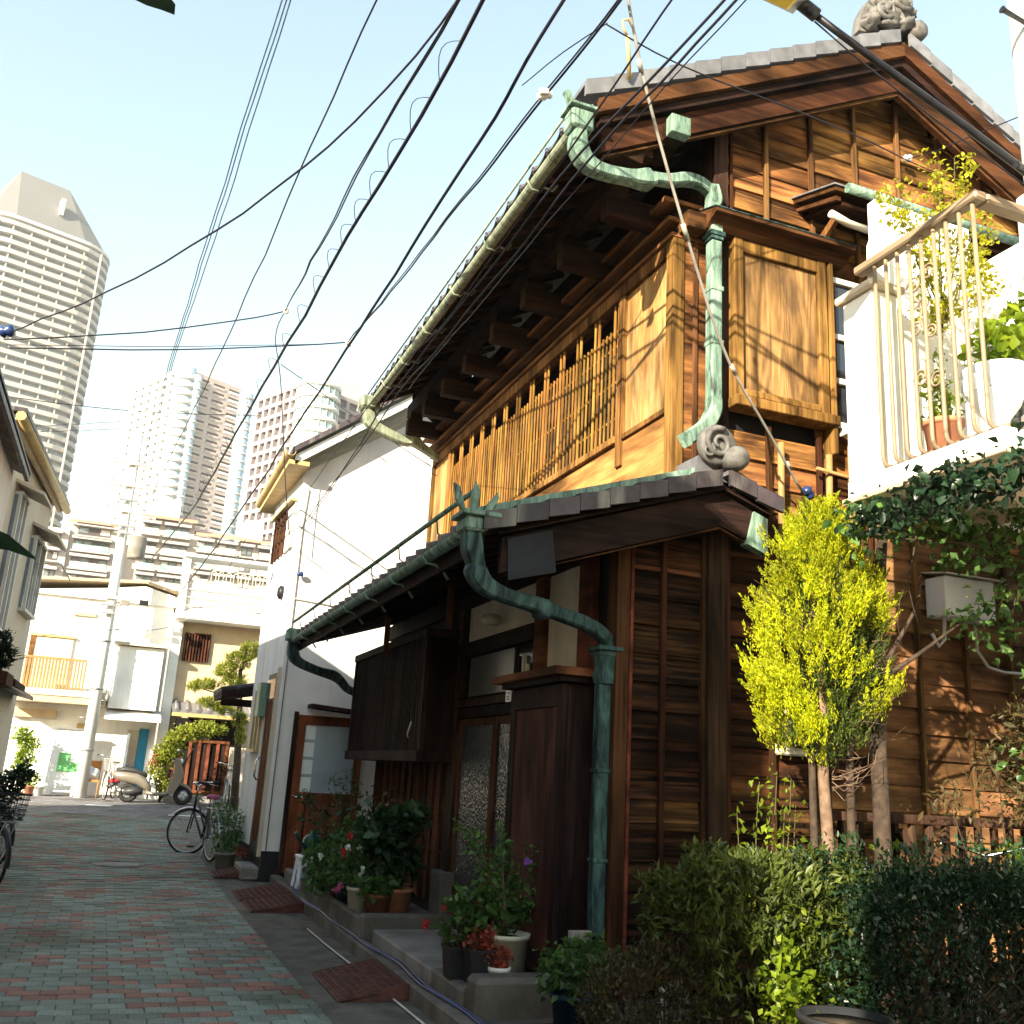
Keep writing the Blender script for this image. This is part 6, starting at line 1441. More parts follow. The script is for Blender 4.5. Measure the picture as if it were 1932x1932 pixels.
MB().lathe([(0, 0), (.05, .01), (.06, .05), (0, .07)], SW(1.08, -.02, 1.03), 12, ax=(1, -.2, 0)).build('headlight', 'plastic_white', sc_)
for s_ in (-1, 1):
    MB().tube([SW(.96, .1 * s_, 1.05), SW(.90, .3 * s_, 1.07)], .018, 8).build('grip', 'rubber', sc_)
    MB().tube([SW(.98, .16 * s_, 1.08), SW(1.0, .22 * s_, 1.24)], .006, 5).build('mirror_stem', 'steel_dark', sc_); MB().blob(SW(.99, .22 * s_, 1.28), .02, .05, .04, 3, 10, 6, 0).build('mirror', 'chrome', sc_)

# signboard, chair and pots before the white house
sg = thing('white_signboard', 'tall white panel board with green patches in front of the white house', 'signboard', (-1.1, 27.55, gz(27.5)))
m = MB(); m.prism([(-1.50, .42), (-.70, .42), (-.62, 2.0), (-1.42, 2.0)], 'y', 27.55, 27.6); m.build('panel', 'plastic_white', sg)
plain('sign_green', (.14, .42, .16), .6, .1)
m = MB(); m.prism([(-1.27, .97), (-.76, .97), (-.75, 1.20), (-1.0, 1.20), (-.99, 1.43), (-1.26, 1.43)], 'y', 27.54, 27.547); m.build('green_print', 'sign_green', sg)
MB().box(-1.5, -.6, 27.5, 27.62, 2.0, 2.04).build('top_rail', 'steel_grey', sg)
st_ = thing('low_stand', 'low white slatted stand under the green signboard', 'stand', (-1.05, 27.3, gz(27.3)))
for x in (-1.25, -.85): MB().box(x, x + .05, 27.25, 27.3, .4, .75).build('leg', 'plastic_white', st_)
for zz in (.5, .72): MB().box(-1.28, -.78, 27.2, 27.4, zz, zz + .03).build('shelf', 'plastic_white', st_)
ch = thing('folding_chair', 'orange framed chair holding bags beside the white signboard', 'chair', (-.42, 27.1, gz(27.1)))
plain('chair_orange', (.5, .2, .04), .5, .1)
for (x, y) in ((-.6, 27.0), (-.25, 27.0), (-.6, 27.3), (-.25, 27.3)): MB().tube([(x, y, .38), (x, y, .82 if y < 27.2 else 1.3)], .014, 6).build('leg', 'chair_orange', ch)
MB().box(-.62, -.23, 26.98, 27.32, .78, .82).build('seat', 'chair_orange', ch); MB().box(-.62, -.23, 27.28, 27.31, 1.05, 1.28).build('backrest', 'chair_orange', ch)
tag(MB().blob((-.42, 27.12, .97), .17, .15, .16, 5, 12, 8, .5).build('cloth_bag', 'plastic_white'), 'crumpled white bag on the orange chair', 'bag')

# ================================================================== cast-iron kerb ramps, hose, stool
def ramp_unit(y0, y1, lab, x0=1.60, x1=2.085, zb=0.0):
    t = thing('kerb_ramp', lab, 'ramp', ((x0 + x1) / 2, (y0 + y1) / 2, zb), 'kerb ramps along the drain')
    z0 = zb
    m = MB(); m.prism([(x0, z0 + .008), (x1, z0 + .10), (x1, z0 + .078), (x0 + .02, z0 - .005)], 'y', y0, y1); m.build('plate', 'cast_red', t)
    for yy in (y0, (y0 + y1) / 2 - .006, y1 - .012):
        m = MB(); m.prism([(x0 + .02, z0 + .0), (x1, z0 + .0), (x1, z0 + .076), (x0 + .02, z0 + .004)], 'y', yy, yy + .012); m.build('web', 'cast_red', t)
    n = int((y1 - y0) / .055); a = math.atan2(.092, x1 - x0)
    g = MB()
    for i in range(n):
        yc = y0 + (i + .5) * (y1 - y0) / n; g.bar((x0 + .02, yc, z0 + .0145), (x1 - .01, yc, z0 + .1015), .016, .008)
    for k in range(9):
        u = (k + .5) / 9; x = x0 + u * (x1 - x0); z = z0 + .008 + .092 * u; g.bar((x, y0 + .01, z + .003), (x, y1 - .01, z + .003), .014, .007)
    g.build('grating_ribs', 'cast_red', t, kind='stuff')
    return t
ramp_unit(6.92, 7.86, 'nearest rust-red cast iron kerb ramp in front of the doorstep')
ramp_unit(10.9, 11.68, 'rust-red kerb ramp in the middle, nearer half of the pair', 1.52)
ramp_unit(11.70, 12.5, 'rust-red kerb ramp in the middle, farther half of the pair', 1.50, 2.08, gz(12))
ramp_unit(13.5, 14.1, 'farthest dark red kerb ramp at the door of the stucco house', 1.40, 1.78, gz(13.8))
hp = [(2.20, 4.0, .115), (2.18, 5.0, .12), (2.17, 6.0, .12), (2.14, 6.8, .12), (2.16, 7.6, .125), (2.12, 8.4, .12), (2.10, 9.2, .12), (2.09, 9.9, .125), (2.06, 10.5, .13), (2.02, 10.85, .14), (1.99, 11.1, .2), (2.0, 11.2, .34), (2.05, 11.2, .42), (2.12, 11.15, .38), (2.10, 11.1, .3), (2.04, 11.1, .33)]
hpf = []
for a, b in zip(hp[:-1], hp[1:]):
    for i in range(4): hpf.append(Vector(a).lerp(Vector(b), i / 4) + Vector((.012 * math.sin(len(hpf) * .9), 0, 0)))
tag(MB().tube(hpf, .0075, 8).build('garden_hose', 'hose_blue'), 'blue garden hose lying along the kerb to the stool', 'hose')
tag(MB().tube([p + Vector((.035, .0, -.002)) + Vector((.01 * math.sin(i * .5), 0, 0)) for i, p in enumerate(hpf[:42])], .005, 8).build('garden_hose', 'hose_blue'), 'thinner second hose beside the blue hose on the kerb', 'hose')
tag(MB().tube([(2.0, 6.0, .01), (1.96, 8.0, .012), (1.93, 9.0, .012), (1.92, 9.8, .012)], .007, 6).build('drain_pipe', 'pvc_grey'), 'thin pale pipe lying in the drain at the foot of the kerb', 'pipe')
sl2 = thing('plastic_stool', 'small white plastic stool on the concrete ledge', 'stool', (2.16, 11.3, .235))
for (dx, dy) in ((-.1, -.1), (.1, -.1), (-.1, .1), (.1, .1)):
    MB().bar((2.16 + dx * 1.25, 11.3 + dy * 1.25, .20), (2.16 + dx, 11.3 + dy, .50), .055, .05, b=.008).build('leg', 'plastic_white', sl2)
MB().box(2.02, 2.30, 11.16, 11.44, .50, .535, .015).build('seat', 'plastic_white', sl2)
MB().box(2.04, 2.28, 11.17, 11.19, .43, .498, .006).build('apron', 'plastic_white', sl2); MB().box(2.03, 2.05, 11.17, 11.43, .43, .498, .006).build('apron', 'plastic_white', sl2)
wc = thing('watering_can', 'dark green watering can on the white stool', 'watering can', (2.17, 11.3, .535))
MB().lathe([(0, 0), (.10, 0), (.105, .02), (.10, .17), (.07, .21), (.03, .22), (.03, .26), (0, .26)], (2.17, 11.3, .536), 18).build('body', 'plastic_green', wc)
MB().tube([(2.1, 11.25, .6), (2.0, 11.18, .70), (1.95, 11.15, .78)], [.025, .016, .02], 8).build('spout', 'plastic_green', wc)
MB().tube([(2.24, 11.33, .58), (2.32, 11.37, .66), (2.28, 11.35, .76), (2.2, 11.31, .77)], .012, 8).build('handle', 'plastic_green', wc)
# boxes on the gable wall
mb1 = thing('meter_box', 'white enamelled meter box on the gable wall under the balcony', 'meter box', (5.93, 5.8, 2.85))
MB().box(5.68, 6.18, 5.60, 5.815, 2.85, 3.16, .012).build('case', 'plastic_white', mb1); MB().prism([(5.56, 3.165), (5.82, 3.2), (5.82, 3.21), (5.56, 3.175)], 'x', 5.64, 6.22).build('lid', 'white_metal', mb1)
MB().tube([(5.75, 5.7, 2.85), (5.74, 5.7, 2.68), (5.68, 5.7, 2.62), (5.64, 5.72, 2.72)], .014, 8).build('conduit', 'pvc_grey', mb1)
MB().tube([(6.05, 5.7, 2.85), (6.04, 5.68, 2.62), (6.12, 5.66, 2.50), (6.3, 5.68, 2.48), (6.6, 5.75, 2.5)], .012, 8).build('cable', 'pvc_grey', mb1)
mb2 = thing('gas_meter', 'small dark meter in a white frame low on the gable wall behind the conifer', 'meter', (4.47, 5.8, 1.73))
MB().box(4.24, 4.70, 5.72, 5.815, 1.74, 2.05, .01).build('frame', 'white_metal', mb2); MB().box(4.33, 4.66, 5.64, 5.718, 1.79, 2.0, .02).build('meter_body', 'steel_dark', mb2)
# dark garden fence behind the hedge
fc = thing('garden_fence', 'dark wooden rail fence behind the hedges by the gable wall', 'fence', (4.9, 5.2, 0))
MB().box(4.10, 6.6, 5.17, 5.24, 1.34, 1.40, .006).build('top_rail', 'post_dark', fc); MB().box(4.10, 6.6, 5.18, 5.23, .45, .50, .004).build('bottom_rail', 'post_dark', fc)
for i in range(18): MB().box(4.15 + i * .14, 4.19 + i * .14, 5.185, 5.225, .2, 1.338, .003).build('picket', 'post_dark', fc)
MB().bar((4.72, 5.15, 1.3), (5.1, 5.12, .7), .05, .05).build('brace', 'post_dark', fc)
# ================================================================== plants
def unit(a): return a / (np.linalg.norm(a, axis=1, keepdims=True) + 1e-9)
def rvec(n): return unit(nprng.normal(size=(n, 3)))
def in_ellipsoid(n, c, r, shell=.5):
    d = rvec(n); q = (shell + (1 - shell) * nprng.random(n)) ** (1 / 2.0)
    return np.array(c) + d * np.array(r) * q[:, None], d
def sprays(centres, outs, per, spread, L, W, up=.4, out=.8, jit=.7, lv=.3):
    n = len(centres); C = np.repeat(centres, per, 0) + nprng.normal(size=(n * per, 3)) * spread
    D = np.repeat(outs, per, 0) * out + nprng.normal(size=(n * per, 3)) * jit + np.array([0, 0, up])
    N = nprng.normal(size=(n * per, 3)) * .6 + np.array([0, 0, 1.0])
    s = 1 + nprng.normal(size=n * per) * lv; s = np.clip(s, .4, 1.8)
    return C, unit(D), N, L * s, W * s
def foliage(par, blobs, n, per, spread, L, W, mat, shell=.5, name='foliage', **k):
    vol = np.array([b[1][0] * b[1][1] * b[1][2] for b in blobs]) ** .67; vol /= vol.sum(); cs = []; os_ = []
    for b, v in zip(blobs, vol):
        c, d = in_ellipsoid(max(3, int(n * v)), b[0], b[1], shell); cs.append(c); os_.append(d)
    C, D, N, l, w = sprays(np.concatenate(cs), np.concatenate(os_), per, spread, L, W, **k)
    return leaf_mesh(name, C, D, N, l, w, mat, par, kind='stuff')
def branches(par, base, tips, r0, r1, mat='stem', name='stem', wob=.04):
    for t in tips:
        b = Vector(base) if not isinstance(base[0], (list, tuple)) else Vector(rnd.choice(base)); t = Vector(t); pts = []
        for i in range(6):
            u = i / 5; p = b.lerp(t, u); p.x += wob * math.sin(u * 5 + t.x * 9) * u; p.y += wob * math.cos(u * 4 + t.z * 7) * u; pts.append(p)
        MB().tube(pts, [r0 + (r1 - r0) * i / 5 for i in range(6)], 6).build(name, mat, par)
def box_pts(n, lo, hi, edge=.12):
    lo = np.array(lo); hi = np.array(hi); p = lo + nprng.random((n, 3)) * (hi - lo)
    ax = nprng.choice(3, n, p=[.15, .45, .4]); sg = nprng.random(n)
    for i in range(n):
        a = ax[i]; e = abs(nprng.normal()) * edge
        if a == 2: p[i, 2] = hi[2] - e
        elif a == 1: p[i, 1] = lo[1] + e if sg[i] < .8 else hi[1] - e
        else: p[i, 0] = lo[0] + e if sg[i] < .7 else hi[0] - e
    wob = np.array([[noise.noise(Vector(q) * 2.3), noise.noise(Vector(q) * 2.3 + Vector((5, 0, 0))), noise.noise(Vector(q) * 1.8 + Vector((0, 7, 0)))] for q in p]) * np.array([.10, .12, .17])
    c = (lo + hi) / 2; d = unit((p - c) / (hi - lo) + np.array([0, 0, .15])); return p + wob, d

# ---- dark clipped hedge on the right
h2 = thing('clipped_hedge', 'dense dark green clipped hedge in the lower right corner', 'hedge', (4.5, 4.3, 0))
p, d = box_pts(5200, (3.45, 3.95, .12), (6.0, 4.62, 1.12), .10)
C, D, N, l, w = sprays(p, d, 6, .032, .030, .017, up=.35)
leaf_mesh('foliage', C, D, N, l, w, 'leaf_hedge', h2, kind='stuff')
branches(h2, [(3.7, 4.3, .02), (4.1, 4.3, .02), (4.6, 4.3, .02), (5.1, 4.3, .02), (5.6, 4.3, .02)], [(3.6 + .11 * i, 4.15 + .3 * rnd.random(), .95) for i in range(21)], .012, .004, 'bark')
shoots = np.array([(3.5 + 1.9 * nprng.random(), 4.0 + .6 * nprng.random(), 1.10 + .18 * nprng.random()) for _ in range(130)])
C, D, N, l, w = sprays(shoots, np.tile([0, 0, 1.0], (130, 1)), 9, .03, .032, .017, up=.6); leaf_mesh('shoots', C, D, N, l, w, 'leaf_dark', h2, kind='stuff')
# ---- azalea hedge in the middle
h1 = thing('azalea_bush', 'loose olive azalea bush with leaf rosettes left of the dark hedge', 'bush', (3.2, 4.55, 0))
p, d = box_pts(760, (2.72, 4.25, .82), (3.72, 4.85, 1.14), .08)
p2, d2 = in_ellipsoid(70, (2.88, 4.5, 1.10), (.13, .15, .14), .6); p3, d3 = box_pts(260, (2.72, 4.25, .25), (3.55, 4.8, .85), .12)
p4, d4 = in_ellipsoid(35, (2.78, 4.5, .98), (.10, .12, .12), .6)
p = np.concatenate([p, p2, p3, p4]); d = np.concatenate([d, d2, d3, d4])
C, D, N, l, w = sprays(p, d, 8, .016, .054, .018, up=.45, jit=.75)
leaf_mesh('foliage', C, D, N, l, w, 'leaf_azalea', h1, kind='stuff')
branches(h1, [(3.0, 4.6, .02), (3.25, 4.55, .02), (3.5, 4.6, .02), (3.1, 4.5, .02)], [(2.75 + .05 * i, 4.35 + .4 * rnd.random(), .8 + .3 * rnd.random()) for i in range(20)], .011, .003, 'bark')
# ---- low bronze bush
lb_ = thing('low_bush', 'low rounded bronze-green bush at the bottom beside the doorstep', 'bush', (2.68, 4.65, 0))
foliage(lb_, [((2.72, 4.66, .40), (.40, .34, .36)), ((2.50, 4.7, .34), (.22, .26, .34)), ((2.95, 4.6, .36), (.24, .28, .34))], 1900, 6, .022, .024, .011, 'leaf_bronze', .55, up=.5)
branches(lb_, (2.7, 4.66, .02), [(2.45 + .05 * i, 4.5 + .3 * rnd.random(), .55) for i in range(12)], .01, .003, 'bark')
# ---- bright leafy plants behind the hedge
bp = thing('sunlit_shrub', 'sunlit yellow-green leafy shrub glowing through the azalea', 'shrub', (3.6, 5.2, 0))
foliage(bp, [((3.2, 4.30, .56), (.13, .10, .30)), ((3.4, 4.46, .60), (.14, .10, .32)), ((3.6, 4.62, .60), (.14, .10, .34)), ((3.8, 4.77, .6), (.14, .1, .34)), ((4.05, 4.97, .6), (.16, .12, .36)), ((3.3, 4.36, .85), (.12, .08, .12)), ((3.1, 4.2, .5), (.12, .1, .26))], 480, 4, .035, .042, .03, 'leaf_bright', .2, up=.2)
branches(bp, [(3.5, 5.15, .02), (4.0, 5.2, .02)], [(3.2 + .11 * i, 5.1, .9) for i in range(10)], .008, .003)
bp2 = thing('tall_sprigs', 'upright bright sprigs of small leaves above the azalea before the dark boards', 'plant', (3.85, 5.3, 0))
tips = [(3.62, 5.3, 1.36), (3.72, 5.3, 1.55), (3.85, 5.32, 1.62), (3.98, 5.3, 1.58), (4.05, 5.28, 1.42), (3.78, 5.25, 1.42), (3.92, 5.27, 1.38)]
branches(bp2, (3.85, 5.3, .03), tips, .007, .002)
cs = []; 
for t in tips:
    for i in range(12): cs.append(np.array((3.85, 5.3, .5)) * (1 - (.35 + .65 * i / 11)) + np.array(t) * (.35 + .65 * i / 11) if False else np.array(Vector((3.85, 5.3, .03)).lerp(Vector(t), .5 + .5 * i / 11)))
cs = np.array(cs); C, D, N, l, w = sprays(cs, rvec(len(cs)), 4, .022, .042, .024, up=.35); leaf_mesh('foliage', C, D, N, l, w, 'leaf_bright', bp2, kind='stuff')
bp3 = thing('fence_creeper', 'bright broad-leaved creeper on the fence behind the handlebar', 'plant', (4.6, 5.28, 0))
foliage(bp3, [((4.55, 5.12, .95), (.16, .06, .36)), ((4.3, 5.12, .9), (.08, .05, .22)), ((5.75, 5.12, 1.0), (.2, .06, .3))], 90, 4, .03, .06, .05, 'leaf_bright', .2, up=.1)
branches(bp3, [(4.55, 5.12, .05)], [(4.5, 5.12, 1.3), (4.6, 5.12, 1.25)], .008, .003)
# ---- golden conifer
cf = thing('golden_conifer', 'tall golden conifer with flame-like sprays before the gable wall', 'tree', (4.03, 5.0, 0))
tr_ = MB().tube([(4.05, 5.0, 0), (4.06, 5.0, .8), (4.03, 5.02, 1.6), (4.04, 5.0, 2.4), (4.05, 5.0, 3.1)], [.045, .04, .034, .022, .008], 10).build('trunk', 'bark_pale', cf)
MB().tube([(3.98, 5.05, 0), (3.98, 5.05, .8), (3.98, 5.06, 1.7), (3.97, 5.05, 2.5)], [.028, .026, .022, .010], 8).build('trunk', 'bark', cf)
MB().tube([(4.17, 4.97, 0), (4.18, 4.97, .8), (4.20, 4.98, 1.7), (4.22, 4.97, 2.4)], [.03, .028, .024, .010], 8).build('trunk', 'bark', cf)
def prof(z):
    zs = [1.70, 1.80, 1.95, 2.1, 2.3, 2.5, 2.7, 2.88, 3.02, 3.15, 3.28]; rs = [.15, .36, .42, .46, .46, .43, .38, .32, .25, .15, .03]
    return float(np.interp(z, zs, rs))
def plume(n_want, dark):
    cs = []; os2 = []
    while len(cs) < n_want:
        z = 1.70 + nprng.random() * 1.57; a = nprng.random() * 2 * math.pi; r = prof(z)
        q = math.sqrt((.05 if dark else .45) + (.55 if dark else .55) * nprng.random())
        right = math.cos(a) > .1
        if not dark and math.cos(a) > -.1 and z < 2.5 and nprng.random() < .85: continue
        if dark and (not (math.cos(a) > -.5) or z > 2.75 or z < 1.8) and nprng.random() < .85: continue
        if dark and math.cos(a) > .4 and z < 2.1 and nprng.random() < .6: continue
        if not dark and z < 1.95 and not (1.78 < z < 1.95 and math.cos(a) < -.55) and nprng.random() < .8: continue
        if noise.noise(Vector((math.cos(a) * 2.1, math.sin(a) * 2.1, z * 3.6))) < -.12 and q > .6: continue
        lump = 1 + .38 * noise.noise(Vector((math.cos(a) * 2.6, math.sin(a) * 2.6, z * 4.2)))
        cs.append((4.04 + r * q * lump * math.cos(a), 5.0 + r * .8 * q * lump * math.sin(a), z)); os2.append((math.cos(a), math.sin(a), .3))
    cs = np.array(cs); os2 = np.array(os2)
    per = 62; n = len(cs); axis = unit(os2 * .6 + np.array([0, 0, 1.0]) + nprng.normal(size=(n, 3)) * .25)
    tt = nprng.random((n, per)); ax = np.repeat(axis[:, None, :], per, 1); ln = (.10 + .12 * nprng.random((n, 1, 1)))
    C = cs[:, None, :] + ax * (tt[:, :, None] * ln - .04) + nprng.normal(size=(n, per, 3)) * (.021 * (1.08 - tt))[:, :, None]
    D = (ax + nprng.normal(size=(n, per, 3)) * .42).reshape(-1, 3); N = nprng.normal(size=(n * per, 3))
    leaf_mesh('foliage', C.reshape(-1, 3), D, N, .026 * (1 + .3 * nprng.normal(size=n * per)).clip(.4, 1.7), .0085, 'leaf_conifer_shade' if dark else 'leaf_conifer', cf, kind='stuff')
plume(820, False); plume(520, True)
tw = MB()
for i in range(70):
    z = 1.5 + 1.2 * rnd.random(); a = rnd.uniform(-1.6, 1.4) if z < 2.2 else rnd.uniform(0, 6.3); r = (.2 + .35 * rnd.random()) * (1 if z > 1.8 else .9)
    b = Vector((4.08, 5.0, z)); e = b + Vector((r * math.cos(a), r * .8 * math.sin(a), rnd.uniform(.0, .35))); mid = b.lerp(e, .5) + Vector((0, rnd.uniform(-.04, .04), rnd.uniform(-.10, .0)))
    tw.tube([b, mid, e], [.004, .0025, .001], 4, False)
    for k in range(3):
        s0 = b.lerp(e, .5 + .15 * k); tw.tube([s0, s0 + Vector((rnd.uniform(-.08, .12), rnd.uniform(-.06, .06), rnd.uniform(-.02, .1)))], [.003, .001], 4, False)
tw.build('twigs', 'bark_pale', cf, kind='stuff')
gp_ = thing('grey_stake', 'thick weathered grey trunk standing right of the golden conifer', 'trunk', (4.36, 4.9, 0))
MB().tube([(4.36, 4.9, 0), (4.36, 4.9, .9), (4.37, 4.92, 1.8), (4.40, 4.9, 2.7), (4.45, 4.88, 3.2)], [.055, .052, .05, .042, .03], 12).build('trunk', 'bark', gp_)
branches(gp_, (4.38, 4.9, 2.2), [(4.7, 4.8, 2.9), (4.9, 4.7, 2.6), (4.2, 4.85, 3.0)], .02, .006, 'bark', 'branch')
# ---- creeper hanging under the balcony
vn = thing('balcony_creeper', 'dark green broad-leaved creeper hanging below the balcony', 'creeper', (4.9, 4.55, 0))
blobs = [((4.12, 4.62, 3.10), (.20, .10, .14)), ((4.45, 4.6, 3.22), (.34, .18, .16)), ((4.85, 4.5, 3.32), (.38, .2, .18)), ((5.2, 4.4, 3.42), (.36, .22, .26)), ((5.3, 4.45, 3.05), (.30, .2, .24)), ((4.85, 4.6, 3.05), (.3, .16, .16)), ((5.45, 4.4, 2.5), (.16, .14, .3)), ((5.15, 4.3, 3.66), (.25, .16, .14)), ((5.45, 4.5, 1.9), (.15, .12, .25))]
foliage(vn, blobs, 430, 4, .055, .066, .046, 'leaf_green', .2, up=-.35, out=.6)
foliage(vn, [((4.0, 4.45, 3.08), (.12, .2, .12)), ((4.02, 4.15, 3.12), (.12, .22, .13)), ((4.04, 3.85, 3.12), (.12, .22, .14)), ((4.04, 3.55, 3.15), (.12, .22, .16))], 170, 4, .04, .062, .045, 'leaf_hedge', .25, up=-.3, out=.6)  # front leaves use the dark hedge colour to stand in for shade
foliage(vn, [((5.2, 4.5, 2.75), (.35, .2, .22)), ((5.4, 4.5, 2.2), (.22, .18, .35)), ((4.95, 4.6, 2.55), (.28, .14, .18)), ((5.3, 4.6, 1.75), (.25, .15, .2))], 110, 4, .05, .06, .042, 'leaf_green', .15, up=-.3, out=.6)
branches(vn, (5.2, 4.5, 3.0), [(5.1, 4.5, 2.4), (5.35, 4.5, 1.9), (4.9, 4.6, 2.4)], .005, .002, 'bark')
branches(vn, (5.55, 4.6, .02), [(5.52, 4.5, 3.0), (5.45, 4.45, 3.4), (5.58, 4.5, 3.2)], .018, .008, 'bark')
branches(vn, (5.4, 4.5, 3.1), [(4.9, 4.55, 3.2), (4.5, 4.6, 3.15), (4.2, 4.62, 3.05)], .01, .004, 'bark')
branches(vn, (4.5, 4.65, 3.1), [(4.36, 4.7, 2.4), (4.45, 4.7, 2.55)], .005, .002, 'bark')
mp_t = thing('maple_shrub', 'bronze-leaved maple branches above the dark hedge at the right edge', 'shrub', (5.3, 4.75, 0))
foliage(mp_t, [((5.15, 4.75, 1.72), (.28, .14, .16)), ((5.35, 4.7, 1.95), (.22, .16, .22)), ((5.35, 4.7, 1.5), (.26, .16, .16)), ((4.85, 4.8, 1.5), (.2, .1, .09))], 170, 5, .05, .055, .02, 'leaf_maple', .2, up=-.15, out=.7)
branches(mp_t, (5.35, 4.8, .02), [(5.1, 4.75, 1.8), (5.4, 4.7, 2.1), (4.8, 4.8, 1.52)], .010, .003, 'bark')
# ---- balcony plants
def pot(name, lab, c, r, h, mat, cat='flower pot', group=None, flare=1.25, rim=.03, square=False):
    t = thing(name, lab, cat, c, group)
    if square:
        m = MB(); q = lambda s, z: [(c[0] + sx * s, c[1] + sy * s, c[2] + z) for sx, sy in ((-1, -1), (1, -1), (1, 1), (-1, 1))]
        a = q(r / flare, 0); b = q(r, h); m.add(a + b, [(3, 2, 1, 0), (0, 1, 5, 4), (1, 2, 6, 5), (2, 3, 7, 6), (3, 0, 4, 7), (4, 5, 6, 7)]); m.build('body', mat, t)
        m = MB(); 
        for s0, s1 in (((-1, -1), (1, -1)), ((1, -1), (1, 1)), ((1, 1), (-1, 1)), ((-1, 1), (-1, -1))): m.bar((c[0] + s0[0] * r, c[1] + s0[1] * r, c[2] + h), (c[0] + s1[0] * r, c[1] + s1[1] * r, c[2] + h), .014, .02)
        m.build('rim', mat, t)
    else:
        MB().lathe([(0, 0), (r / flare, 0), (r * .97, h - rim), (r * 1.06, h - rim), (r * 1.08, h), (r * .95, h), (r * .93, h - .03), (0, h - .035)], c, 24).build('body', mat, t)
    MB().lathe([(0, .0), (r * .9, 0), (0, .008)], (c[0], c[1], c[2] + h - .03), 16).build('soil', 'soil', t)
    return t
bpot = pot('flower_pot', 'orange terracotta pot on the balcony floor behind the bars', (4.36, 4.24, 3.462), .115, .24, 'terracotta', group=None)
by = thing('yellow_shrub', 'yellow-leaved shrub branching above the balcony rail', 'shrub', (4.52, 4.40, 3.7))
tips = [(4.10, 4.35, 5.28), (4.22, 4.36, 5.36), (4.34, 4.35, 5.10), (4.52, 4.35, 5.55), (4.56, 4.35, 5.70), (4.68, 4.35, 5.45), (4.84, 4.35, 5.78), (4.98, 4.4, 5.40), (5.05, 4.4, 5.25), (4.9, 4.38, 5.0), (4.45, 4.33, 4.85), (4.62, 4.4, 4.6), (4.4, 4.38, 4.5), (5.02, 4.35, 4.85)]
MB().tube([(4.52, 4.40, 3.66), (4.55, 4.42, 4.1), (4.60, 4.42, 4.55)], [.010, .008, .007], 6).build('stem', 'stem', by)
branches(by, (4.60, 4.42, 4.5), tips, .005, .002, 'stem', wob=.06)
cs = []
for t in tips:
    for i in range(16): cs.append(np.array(Vector((4.60, 4.42, 4.5)).lerp(Vector(t), .45 + .55 * (i / 15) ** .8)) + nprng.normal(size=3) * .04)
cs = np.array(cs); C, D, N, l, w = sprays(cs, rvec(len(cs)), 9, .03, .036, .024, up=.4); leaf_mesh('foliage', C, D, N, l, w, 'leaf_yellow', by, kind='stuff')
bg2 = thing('balcony_geranium', 'green leafy plant in the white urn on the balcony', 'plant', (4.78, 4.28, 4.05))
foliage(bg2, [((4.56, 4.02, 4.14), (.18, .15, .14)), ((4.72, 4.0, 4.3), (.14, .12, .16)), ((4.70, 3.95, 3.95), (.12, .08, .12))], 70, 4, .04, .075, .06, 'leaf_bright', .2, up=.3)
bg3 = thing('pot_seedling', 'small leafy plant in the orange balcony pot', 'plant', (4.5, 4.42, 3.7))
foliage(bg3, [((4.36, 4.24, 3.80), (.10, .1, .14)), ((4.33, 4.26, 4.0), (.07, .07, .14))], 60, 4, .03, .045, .03, 'leaf_bright', .2, up=.3)
ur = thing('white_urn', 'white pedestal urn with swags on the balcony', 'urn', (4.56, 4.02, 3.462))
MB().lathe([(0, 0), (.11, 0), (.11, .03), (.07, .06), (.05, .16), (.07, .22), (.13, .30), (.165, .40), (.17, .48), (.19, .51), (.19, .53), (.16, .53), (.15, .46), (0, .44)], (4.56, 4.02, 3.462), 24).build('bowl', 'plastic_white', ur)
for k in range(10):
    a = 2 * math.pi * k / 10; MB().blob((4.56 + .16 * math.cos(a), 4.02 + .16 * math.sin(a), 3.462 + .44), .03, .03, .06, k, 8, 6, .1).build('swag', 'plastic_white', ur)
tag(MB().blob((4.62, 3.78, 3.58), .10, .10, .12, 9, 12, 8, .6).build('garden_stone', 'concrete_light'), 'rough mauve-grey stone at the near end of the balcony floor', 'stone')

# ---- pots along the street
pot('flower_pot', 'large cream plastic pot with a tall shrub on the doorstep end', (2.58, 6.46, .205), .155, .29, 'pot_cream', group='flower pots by the door', flare=1.15)
s1 = thing('potted_shrub', 'tall green shrub growing from the cream pot', 'shrub', (2.58, 6.46, .46))
tips = [(2.21, 6.42, 1.19), (2.32, 6.42, 1.13), (2.49, 6.42, 1.16), (2.56, 6.45, 1.08), (2.70, 6.42, 1.04), (2.80, 6.42, .72), (2.24, 6.42, .70), (2.4, 6.4, .85), (2.66, 6.4, .85)]
MB().tube([(2.58, 6.46, .46), (2.56, 6.46, .65), (2.53, 6.45, .85), (2.52, 6.44, 1.05)], [.018, .015, .011, .005], 8).build('trunk', 'bark_pale', s1)
branches(s1, (2.56, 6.46, .62), tips, .006, .002)
cs = []
for t in tips:
    for i in range(13): cs.append(np.array(Vector((2.56, 6.46, .62)).lerp(Vector(t), .3 + .7 * i / 12)) + nprng.normal(size=3) * .03)
cs = np.array(cs); C, D, N, l, w = sprays(cs, rvec(len(cs)), 5, .025, .05, .028, up=.2); leaf_mesh('foliage', C, D, N, l, w, 'leaf_green', s1, kind='stuff')
foliage(s1, [((2.32, 6.5, .66), (.16, .14, .14)), ((2.45, 6.5, .58), (.2, .14, .12)), ((2.68, 6.5, .62), (.14, .12, .1))], 70, 4, .03, .075, .058, 'leaf_green', .2, up=0.0)
